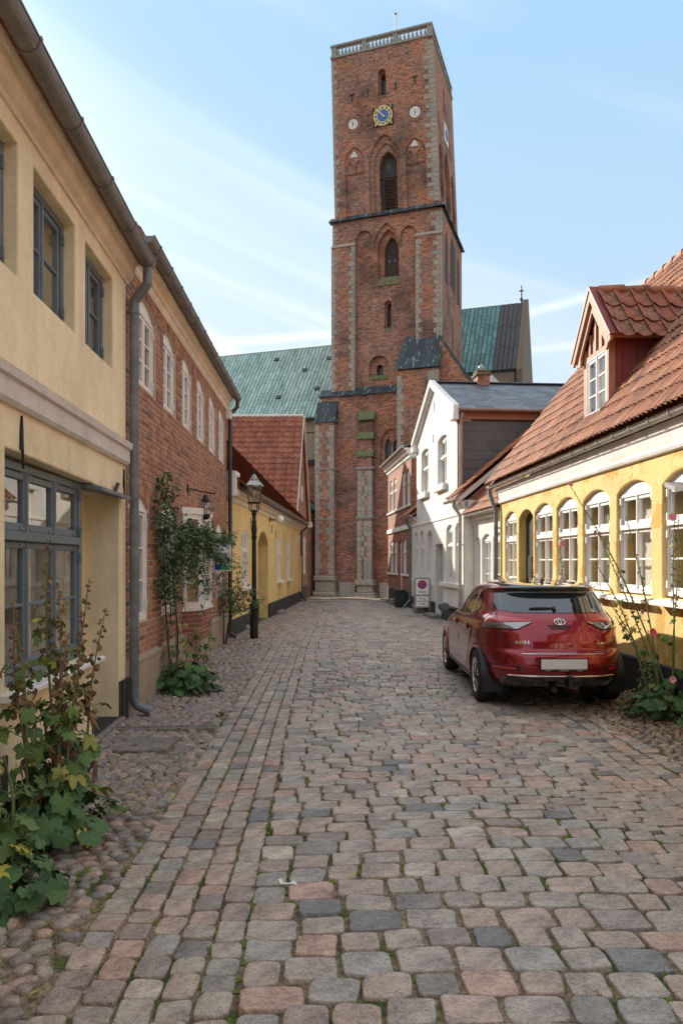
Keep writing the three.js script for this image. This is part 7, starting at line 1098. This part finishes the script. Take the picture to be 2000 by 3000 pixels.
// ---------------------------------------------------------------- small things on the ground
{
  const b = thing('waste_bin', 'dark grey waste bin against the plinth of the far red brick house', 'bin', wallR(28.5) - 0.32, gy(2.4, 28.5), -28.5, -1.5); mesh('body', [bbox(-0.2, 0.2, 0, 0.62, -0.2, 0.2, 0.03)], M.tarGrey, b); mesh('lid', bbox(-0.215, 0.215, 0.621, 0.67, -0.215, 0.215, 0.02), M.zincDark, b);
  const s = thing('stone_bench', 'small stone step block beside the grey door of the white house', 'step', wallR(25.0) - 0.24, gy(2.7, 25.0), -25.0, -1.49); mesh('block', bbox(-0.3, 0.3, -0.02, 0.22, -0.16, 0.16, 0.02), M.granite, s); mesh('slab', bbox(-0.34, 0.34, 0.221, 0.27, -0.18, 0.18, 0.015), M.concrete, s);
  for (const [x, D, w, lab] of [[-2.42, 18.6, 0.2, 'large dark boulder against the plinth below the first white window of the low yellow house'], [-2.30, 19.3, 0.16, 'small dark boulder on the cobbles behind the street lamp'], [-2.02, 24.2, 0.22, 'broad dark boulder against the plinth beyond the arched doorway'], [-2.0, 24.7, 0.16, 'small dark boulder below the narrow window beyond the arched doorway']]) { const o = new THREE.Mesh(pebHi[Math.floor(x * -7) % 14], stoneMats[11]); o.name = numbered('fender_stone'); o.scale.set(w * 1.6, 4.5, w * 1.3); o.position.set(x, gy(x, D) + 0.10, -D); o.castShadow = true; o.userData = { label: lab, category: 'boulder', group: 'boulders along the low yellow house' }; scene.add(o); }
  const p = mesh('paper_scrap', [cbox(0.03, 0.004, 0.10, -0.04, 0.006, 0.0, 0.05, 0.3), cbox(0.12, 0.004, 0.022, 0.02, 0.008, 0.045, 0, -0.1, 0.06), cbox(0.03, 0.004, 0.06, 0.08, 0.012, 0.04, 0.1, 0.7, 0.1)], M.whitePaint, null); p.scale.setScalar(0.6); p.position.set(-0.30, gy(-0.3, 3.95) + 0.004, -3.95); p.userData = { label: 'torn white scrap of paper lying on the setts', category: 'litter' }; scene.add(p);
}
// ---------------------------------------------------------------- plants
seed(71);
const DS = { side: THREE.DoubleSide, roughness: 0.75 };
const leafMats = [[0.10, 0.17, 0.045], [0.13, 0.21, 0.055], [0.08, 0.14, 0.045], [0.18, 0.25, 0.06], [0.115, 0.18, 0.07]].map((c) => std(c, { ...DS, map: T.plaster }));
const mallowMats = [[0.05, 0.115, 0.035], [0.065, 0.145, 0.045], [0.04, 0.095, 0.035], [0.085, 0.17, 0.05]].map((c) => std(c, { ...DS, map: T.plaster }));
const yellowLeaf = [[0.42, 0.40, 0.06], [0.30, 0.30, 0.07]].map((c) => std(c, { ...DS, map: T.plaster })), dryLeaf = [[0.22, 0.12, 0.06], [0.28, 0.16, 0.08], [0.15, 0.085, 0.05]].map((c) => std(c, { ...DS, map: T.plaster }));
const roseMats = [[0.07, 0.125, 0.05], [0.09, 0.155, 0.06], [0.055, 0.105, 0.05], [0.11, 0.18, 0.065]].map((c) => std(c, { side: THREE.DoubleSide, roughness: 0.45 }));
const stemG = std([0.13, 0.17, 0.06], { roughness: 0.8 }), stemB = std([0.22, 0.15, 0.085], { roughness: 0.9 }), stemD = std([0.05, 0.035, 0.025], { roughness: 0.9 }), podM = [[0.20, 0.13, 0.06], [0.27, 0.18, 0.085], [0.14, 0.095, 0.05]].map((c) => std(c, { roughness: 0.95 }));
const pinks = [[0.62, 0.06, 0.16], [0.72, 0.22, 0.30], [0.78, 0.35, 0.40], [0.45, 0.01, 0.05]].map((c) => std(c, { side: THREE.DoubleSide, roughness: 0.8 }));
// lobed leaf, stalk at the origin, blade towards +z, top to +y, about 1 across
function lobedLeaf(v, lobes, depth, curl) {
  const n = lobes * 4, pos = [0, 0, 0.12], idx = [];
  const ring = (k) => { for (let i = 0; i <= n; i++) { const a = -2.75 + 5.5 * i / n, l = 1 - depth * (0.5 - 0.5 * Math.cos(i / n * lobes * 2 * Math.PI)) * (0.8 + 0.4 * hash(i, v, 3)), r = 0.5 * k * l * (0.9 + 0.14 * Math.cos(a)); const x = r * Math.sin(a), z = 0.12 + r * Math.cos(a); pos.push(x, -curl * (x * x + z * z) * 0.9 + 0.05 * k * Math.cos(i * 2.1 + v) * (k > 0.8 ? 1 : 0.3), z); } };
  ring(0.55); ring(1); for (let i = 0; i < n; i++) { idx.push(0, 1 + i, 2 + i); const b = 1 + n + 1; idx.push(1 + i, b + i, b + 1 + i, 1 + i, b + 1 + i, 2 + i); }
  const g = new THREE.BufferGeometry(); g.setAttribute('position', new THREE.Float32BufferAttribute(pos, 3)); g.setIndex(idx); const uv = []; for (let i = 0; i < pos.length; i += 3) uv.push(pos[i] + v, pos[i + 2]); g.setAttribute('uv', new THREE.Float32BufferAttribute(uv, 2)); g.computeVertexNormals(); return g;
}
const holly = [0, 1, 2, 3, 4, 5, 6].map((v) => { const g = lobedLeaf(v, 5, 0.36, 0.3 + 0.2 * v); const p = g.attributes.position; for (let i = 0; i < p.count; i++) p.setY(i, p.getY(i) + 0.25 * Math.abs(p.getX(i)) * (v % 3 - 0.6) + 0.04 * Math.sin(p.getZ(i) * 14 + v)); g.computeVertexNormals(); return g; }), mallow = [0, 1, 2, 3].map((v) => lobedLeaf(v + 9, 6, 0.16, 0.25 + 0.1 * v)), wilt = [0, 1, 2].map((v) => { const g = lobedLeaf(v + 20, 5, 0.5, 2.2); g.scale(0.55, 1.2, 0.8); g.computeVertexNormals(); return g; });
const oval = [0, 1, 2].map((v) => { const P = [0, 0, 0, -0.28, 0.03, 0.35, 0.28, 0.03, 0.35, -0.24, 0.02, 0.7, 0.24, 0.02, 0.7, 0, -0.06 - 0.05 * v, 1, 0, -0.03, 0.45], g = new THREE.BufferGeometry(); g.setAttribute('position', new THREE.Float32BufferAttribute(P, 3)); g.setIndex([0, 6, 1, 0, 2, 6, 1, 6, 3, 6, 2, 4, 3, 6, 5, 6, 4, 5]); g.setAttribute('uv', new THREE.Float32BufferAttribute(P.filter((_, i) => i % 3 !== 1), 2)); g.computeVertexNormals(); return g; });
const podGeo = [0, 1].map((v) => { const g = new THREE.IcosahedronGeometry(0.5, 0); g.scale(1, 0.75, 1); const c = new THREE.ConeGeometry(0.6, 0.5, 5, 1, true); c.rotateX(Math.PI); c.translate(0, 0.1, 0); const o = merge([g, c]); return o; });
const flowerGeo = (() => { const gs = []; for (let k = 0; k < 5; k++) { const g = new THREE.CircleGeometry(0.32, 9); g.translate(0, 0.28, 0); g.rotateX(0.45); g.rotateZ(k * 6.283 / 5); gs.push(g); } return merge(gs); })();
// loose pieces: the first `max` are parts of their own, the others one joined part
function scatter(parent, name, items, max = 300) {
  const rest = []; items.sort((a, b) => b.s - a.s);
  items.forEach((it, i) => { if (i < max) { const m = sharedMesh(name, it.g, it.m, parent); m.position.copy(it.p); m.quaternion.copy(it.q); m.scale.setScalar(it.s); } else { let g = flat(it.g.clone()); g.applyMatrix4(new THREE.Matrix4().compose(it.p, it.q, V(it.s, it.s, it.s))); const c = it.m.color; rest.push(tint(g, c.r, c.g, c.b)); } });
  if (rest.length) mesh(name === 'leaf' ? 'leaves' : name + 's', rest, std([1, 1, 1], { ...DS, vertexColors: true }), parent, { kind: 'stuff' });
}
const quat = (dirX, dirZ, pitch, roll) => new THREE.Quaternion().setFromEuler(new THREE.Euler(pitch, Math.atan2(dirX, dirZ), roll, 'YXZ'));
// hollyhock: stems [baseX, baseZ, tipX, tipY, tipZ, kind], relative to the clump
function hollyhock(label, x, D, stems, o = {}) {
  const t = thing('hollyhock', label, 'plant', x, gy(x, D) - 0.02, -D); const leaves = [], pods = [], stalks = [];
  stems.forEach(([bx, bz, tx, ty, tz, kind, pf = 0.45], si) => {
    const pts = [V(bx, 0, bz), V(mix(bx, tx, 0.25) + rr(-0.02, 0.02), ty * 0.33, mix(bz, tz, 0.25)), V(mix(bx, tx, 0.6) + rr(-0.03, 0.03), ty * 0.68, mix(bz, tz, 0.6) + rr(-0.02, 0.02)), V(tx, ty, tz)], cv = new THREE.CatmullRomCurve3(pts);
    mesh('stem', stemGeo(pts, o.r0 || 0.013, 0.0035, 6, 14), kind === 'dry' ? stemB : stemG, t);
    const nl = o.leafN === undefined ? 15 : o.leafN; for (let i = 0; i < nl; i++) { const u = rr(0.06, kind === 'dry' ? 0.72 : 0.82), p = cv.getPointAt(u), a = rnd() * 6.283, s = mix(o.leaf || 0.19, 0.06, u) * rr(0.75, 1.25), l = s * rr(0.35, 0.8), e = V(p.x + Math.cos(a) * l, p.y + rr(-0.02, 0.07), p.z + Math.sin(a) * l); stalks.push(rod(p, e, 0.0028, 4)); const h = rnd(), dry = kind === 'dry' ? 0.26 : 0.08; const gm = h < dry ? [pick(wilt), pick(dryLeaf)] : h < dry + 0.10 ? [pick(holly), pick(yellowLeaf)] : [pick(holly), pick(o.mats || leafMats)]; leaves.push({ g: gm[0], m: gm[1], p: e, q: quat(Math.cos(a), Math.sin(a), rr(0.1, 0.95), rr(-0.5, 0.5)), s }); }
    const np = Math.round((1 - pf) * ty * (o.podN || 34)); for (let i = 0; i < np; i++) { const u = mix(pf, 0.995, (i + rnd()) / np), p = cv.getPointAt(u), a = rnd() * 6.283, s = mix(0.036, 0.016, (u - pf) / (1 - pf)) * rr(0.8, 1.2) * (o.podS || 1); pods.push({ g: pick(podGeo), m: pick(podM), p: V(p.x + Math.cos(a) * s * 0.8, p.y, p.z + Math.sin(a) * s * 0.8), q: quat(Math.cos(a), Math.sin(a), rr(0.3, 1.2), 0), s }); }
  });
  if (o.clump) for (let i = 0; i < o.clump[0]; i++) { const a = rnd() * 6.283, r = Math.sqrt(rnd()) * o.clump[1], h = o.clump[2] * rr(0.15, 1) * (1 - 0.55 * r / o.clump[1]), p = V(r * Math.cos(a), h + 0.03, r * Math.sin(a) * 0.9), s = rr(0.10, 0.19); stalks.push(rod(V(r * 0.3 * Math.cos(a), 0, r * 0.3 * Math.sin(a)), p, 0.003, 4)); leaves.push({ g: pick(mallow), m: rnd() < 0.05 ? pick(yellowLeaf) : pick(mallowMats), p, q: quat(Math.cos(a + rr(-0.6, 0.6)), Math.sin(a + rr(-0.6, 0.6)), rr(0.1, 1.0), rr(-0.4, 0.4)), s }); }
  if (stalks.length) mesh('leaf_stalks', stalks, stemG, t, { kind: 'stuff' });
  scatter(t, 'leaf', leaves); if (pods.length) scatter(t, 'seed_pod', pods);
  for (const [fx, fy, fz, s, c] of o.flowers || []) { const f = mesh('flower', flowerGeo.clone().scale(s, s, s), pinks[c], t); f.position.set(fx, fy, fz); f.rotation.set(rr(-0.4, 0.2), rr(-0.5, 0.5), rr(0, 3)); const e = sharedMesh('flower_eye', new THREE.SphereGeometry(s * 0.10, 8, 6), yellowLeaf[0], f); e.position.set(0, 0, s * 0.08); }
  return t;
}
hollyhock('tall withered hollyhocks with brown seed stalks before the yellow shop window', -1.80, 4.55, [[-0.10, -0.3, -0.12, 1.88, -0.28, 'g', 0.52], [0.02, -0.28, 0.10, 1.62, -0.42, 'dry', 0.5], [0.08, -0.2, 0.19, 1.42, -0.5, 'dry', 0.5], [-0.02, -0.12, -0.02, 1.60, -0.2, 'dry', 0.48], [0.0, -0.05, 0.06, 1.28, -0.15, 'dry', 0.5], [-0.08, 0.1, -0.16, 1.35, 0.1, 'g', 0.6], [0.06, 0.02, 0.14, 1.05, -0.1, 'g', 0.7], [-0.14, 0.0, -0.22, 1.5, 0.0, 'dry', 0.5]], { leafN: 24, leaf: 0.19, r0: 0.013, podN: 44, podS: 1.2, clump: [70, 0.38, 0.5] });
hollyhock('leafy hollyhock clump at the near corner of the cobbled sidewalk under the shop wall', -1.76, 3.75, [[-0.05, -0.1, -0.18, 1.32, -0.1, 'dry', 0.5], [0.02, 0.05, -0.12, 1.05, 0.1, 'g', 0.72], [0.06, -0.1, 0.0, 0.72, -0.1, 'g', 0.9], [0.0, 0.1, 0.02, 0.6, 0.2, 'g', 0.95]], { leafN: 20, leaf: 0.20, r0: 0.017, podN: 44, podS: 1.2, clump: [60, 0.34, 0.36] });
hollyhock('yellowing hollyhock with dense dark green basal leaves before the brick bay window', -2.06, 9.75, [[-0.1, -0.1, -0.22, 1.45, -0.2, 'dry', 0.7], [0.0, 0.0, -0.02, 1.25, -0.1, 'dry', 0.75], [0.05, -0.2, 0.12, 1.1, -0.5, 'dry', 0.8], [-0.02, -0.4, 0.16, 1.35, -0.9, 'dry', 0.8], [-0.2, 0.05, -0.28, 1.2, 0.1, 'dry', 0.8], [0.1, -0.5, 0.22, 0.95, -0.8, 'dry', 0.85]], { leafN: 16, leaf: 0.14, r0: 0.009, podN: 14, mats: [yellowLeaf[1], leafMats[3], leafMats[1], leafMats[4]], clump: [150, 0.44, 0.46] });
hollyhock('leaning hollyhock with long seed stalks and pink flowers against the yellow cottage', 3.62, 8.1, [[0.05, 0.0, -0.95, 2.62, -0.5, 'g', 0.45], [0.0, -0.05, -0.62, 2.05, -0.5, 'g', 0.45], [-0.1, 0.0, -0.42, 2.25, -0.2, 'g', 0.55], [0.02, 0.0, 0.12, 2.35, -0.1, 'g', 0.5], [0.05, -0.1, 0.02, 2.4, 0.05, 'g', 0.6], [-0.1, -0.1, -0.72, 1.75, -0.35, 'g', 0.5], [-0.1, 0.1, -0.72, 1.45, -0.2, 'g', 0.5], [-0.05, 0.05, -0.62, 1.15, 0.0, 'g', 0.55], [-0.12, 0.1, -0.30, 1.0, 0.1, 'g', 0.9], [-0.2, 0.05, -0.42, 0.75, 0.1, 'g', 0.9]], { leafN: 5, leaf: 0.15, r0: 0.012, podN: 26, podS: 0.72, clump: [120, 0.5, 0.5], flowers: [[-0.28, 0.98, 0.15, 0.085, 0], [-0.95, 2.64, -0.5, 0.05, 1], [-0.62, 2.06, -0.5, 0.055, 1], [-0.02, 2.22, 0.06, 0.085, 1], [-0.13, 0.50, 0.32, 0.07, 2]] });
hollyhock('slender hollyhock with one pink bloom standing behind the red car', 3.62, 11.6, [[0, 0, -0.16, 2.0, -0.1, 'g', 0.6], [0.05, 0, 0.08, 1.85, 0.0, 'g', 0.6], [0.0, 0.05, -0.05, 1.6, -0.2, 'g', 0.6]], { leafN: 6, leaf: 0.12, r0: 0.01, clump: [20, 0.25, 0.3], flowers: [[-0.15, 2.02, -0.05, 0.09, 1]] });
hollyhock('single brown hollyhock seed stalk by the wall beside the dark cottage door', 3.55, 13.6, [[0, 0, -0.05, 1.75, 0, 'dry', 0.6]], { leafN: 5, leaf: 0.1, r0: 0.008 });
// roses: woody canes, glossy leaflets along the shoots
function rose(label, x, D, canes, o) {
  const t = thing('rose_bush', label, 'rose', x, gy(x, D) - 0.02, -D), leaves = [];
  canes.forEach((pts, ci) => {
    const v = pts.map((p) => V(...p)), cv = new THREE.CatmullRomCurve3(v); mesh('cane', stemGeo(v, ci < o.woody ? o.r0 : o.r0 * 0.5, 0.003, 6, 18), stemD, t);
    const n = Math.round(cv.getLength() * o.dens); for (let i = 0; i < n; i++) { const u = mix(o.from ? o.from[ci] : 0.3, 1, Math.pow(rnd(), 0.8)), p = cv.getPointAt(u), a = rnd() * 6.283, tw = rr(0.03, o.spread); const e = V(p.x + Math.cos(a) * tw * (o.flat ? 0.55 : 1), p.y + rr(-0.6, 0.6) * tw, p.z + Math.sin(a) * tw); for (let k = 0; k < 4; k++) leaves.push({ g: pick(oval), m: rnd() < 0.03 ? pick(yellowLeaf) : pick(roseMats), p: V(e.x + rr(-0.035, 0.035), e.y + rr(-0.03, 0.03), e.z + rr(-0.035, 0.035)), q: quat(Math.cos(a + rr(-1.2, 1.2)), Math.sin(a + rr(-1.2, 1.2)), rr(-0.3, 1.0), rr(-0.7, 0.7)), s: rr(0.038, 0.066) }); }
  });
  scatter(t, 'leaf', leaves);
  for (const [fx, fy, fz] of o.flowers || []) { const gs = []; for (let k = 0; k < 9; k++) { const g = new THREE.SphereGeometry(0.035, 7, 5, 0, 2.2, 0.2, 1.5); g.rotateY(k * 0.9); g.scale(1 - k * 0.06, 1, 1 - k * 0.06); gs.push(g); } const f = mesh('flower', gs, pinks[3], t); f.position.set(fx, fy, fz); }
  return t;
}
rose('climbing rose with glossy dark leaves spreading across the brick house wall', -2.28, 9.9, [[[0, 0, 0], [-0.05, 0.9, 0.05], [-0.06, 1.6, 0.2], [0.0, 2.2, 0.35], [0.02, 2.85, 0.3]], [[0.05, 0, -0.05], [0.06, 0.8, -0.1], [0.0, 1.5, -0.1], [0.08, 2.0, -0.2], [0.12, 2.3, -0.3]], [[0.0, 1.5, 0.1], [0.12, 2.05, -0.2], [0.15, 2.2, -1.0], [0.15, 2.15, -1.9], [0.2, 2.1, -2.9], [0.25, 2.15, -3.6]], [[0.0, 1.4, 0.0], [0.14, 1.95, -0.5], [0.15, 2.0, -1.3], [0.18, 1.85, -2.3], [0.24, 1.72, -3.3]], [[-0.05, 1.3, 0.1], [0.05, 1.9, 0.25], [0.03, 2.25, 0.5], [0.02, 2.3, 0.7]], [[0.05, 1.6, -0.2], [0.15, 1.8, -0.7], [0.18, 1.55, -1.2], [0.17, 1.25, -1.5]], [[0.0, 1.6, 0.1], [0.10, 1.95, 0.0], [0.12, 2.1, -0.6], [0.12, 2.0, -1.4], [0.16, 2.05, -2.2]], [[0.0, 0.9, 0.05], [0.04, 1.25, 0.25], [0.0, 1.5, 0.4]], [[0.04, 1.7, -0.1], [0.14, 1.75, -0.4], [0.16, 1.5, -0.6]]], { r0: 0.016, woody: 2, dens: 80, spread: 0.26, flat: true, from: [0.45, 0.5, 0.1, 0.15, 0.2, 0.2, 0.1, 0.2, 0.2] });
rose('bushy rose with a red bloom growing at the brick corner beside the street lamp', -2.42, 15.3, [[[0, 0, 0], [0.08, 0.5, -0.05], [0.18, 0.95, -0.1], [0.25, 1.35, -0.1]], [[0.04, 0, 0.04], [0.12, 0.5, 0.05], [0.32, 0.9, 0.1], [0.55, 1.15, 0.15]], [[-0.02, 0, 0], [0.0, 0.6, 0.1], [-0.05, 1.1, 0.15], [-0.08, 1.5, 0.2]], [[0.1, 0.5, 0], [0.3, 0.75, 0.1], [0.6, 0.85, 0.2], [0.78, 0.98, 0.2]], [[0.1, 0.6, 0], [0.1, 1.0, 0.2], [0.15, 1.25, 0.3]], [[0.15, 0.7, -0.1], [0.25, 1.2, -0.2], [0.2, 1.75, -0.2]], [[0.1, 0.55, 0], [0.2, 0.8, 0.25], [0.4, 0.7, 0.4]]], { r0: 0.014, woody: 3, dens: 58, spread: 0.24, from: [0.5, 0.5, 0.5, 0.2, 0.3, 0.3, 0.2], flowers: [[-0.22, 1.02, 0.25]] });
// dry leaves swept to the foot of the walls
{
  const pts = []; for (let i = 0; i < 2600; i++) { const D = rr(6.3, 10.6), x = mix(bandR(D) - 0.25, wallR(D) - 0.03, Math.pow(rnd(), 0.6)); if (rnd() < 0.3 + 0.7 * sstep(1.2, 0, Math.abs(D - 8.3) - 0.5)) pts.push([x, D]); } for (let i = 0; i < 260; i++) { const D = rr(2.6, 12); pts.push([mix(wallL(D) + 0.05, bandL(D) + 0.1, Math.pow(rnd(), 1.3)), D]); } for (let i = 0; i < 70; i++) { const D = rr(3, 14); pts.push([rr(roadL(D), bandR(D)), D]); }
  const im = new THREE.InstancedMesh(oval[2], std([1, 1, 1], DS), pts.length); im.name = 'fallen_leaves'; im.userData = { kind: 'stuff', label: 'dry brown leaves and twigs swept along the foot of the walls', category: 'leaves' };
  const m4 = new THREE.Matrix4(); pts.forEach(([x, D], i) => { const s = rr(0.022, 0.055); m4.compose(V(x, gy(x, D) + rr(0.004, 0.024), -D), new THREE.Quaternion().setFromEuler(new THREE.Euler(rr(-0.5, 0.5), rnd() * 6, rr(-0.6, 0.6))), V(s, s, s)); im.setMatrixAt(i, m4); const h = rnd(); im.setColorAt(i, h < 0.5 ? lin(0.26, 0.14, 0.06) : h < 0.8 ? lin(0.36, 0.22, 0.10) : h < 0.93 ? lin(0.14, 0.085, 0.05) : lin(0.42, 0.36, 0.06)); }); im.castShadow = im.receiveShadow = true; scene.add(im);
}
// small weeds at the kerbs
for (const [x, D, n, w, lab] of [[2.20, 29.2, 16, 0.25, 'low bushy weed at the foot of the far red brick house'], [-1.35, 8.3, 10, 0.12, 'weed sprouting beside the setts in front of the brick house'], [2.35, 9.0, 6, 0.08, 'tiny weed between the setts under the rear of the red car'], [-1.5, 5.0, 10, 0.12, 'weed in the cobbles beside the withered hollyhocks']]) { const t = thing('weed', lab, 'weed', x, gy(x, D), -D, 0, 'weeds between the paving stones'); const it = []; for (let i = 0; i < n; i++) { const a = rnd() * 6.28; it.push({ g: pick(oval), m: pick(leafMats), p: V(Math.cos(a) * w * rnd() * 0.6, rr(0, 0.03), Math.sin(a) * w * rnd() * 0.6), q: quat(Math.cos(a), Math.sin(a), rr(-0.9, 0.1), 0), s: rr(0.05, 0.09) }); } scatter(t, 'leaf', it); }
renderer.render(scene, camera);
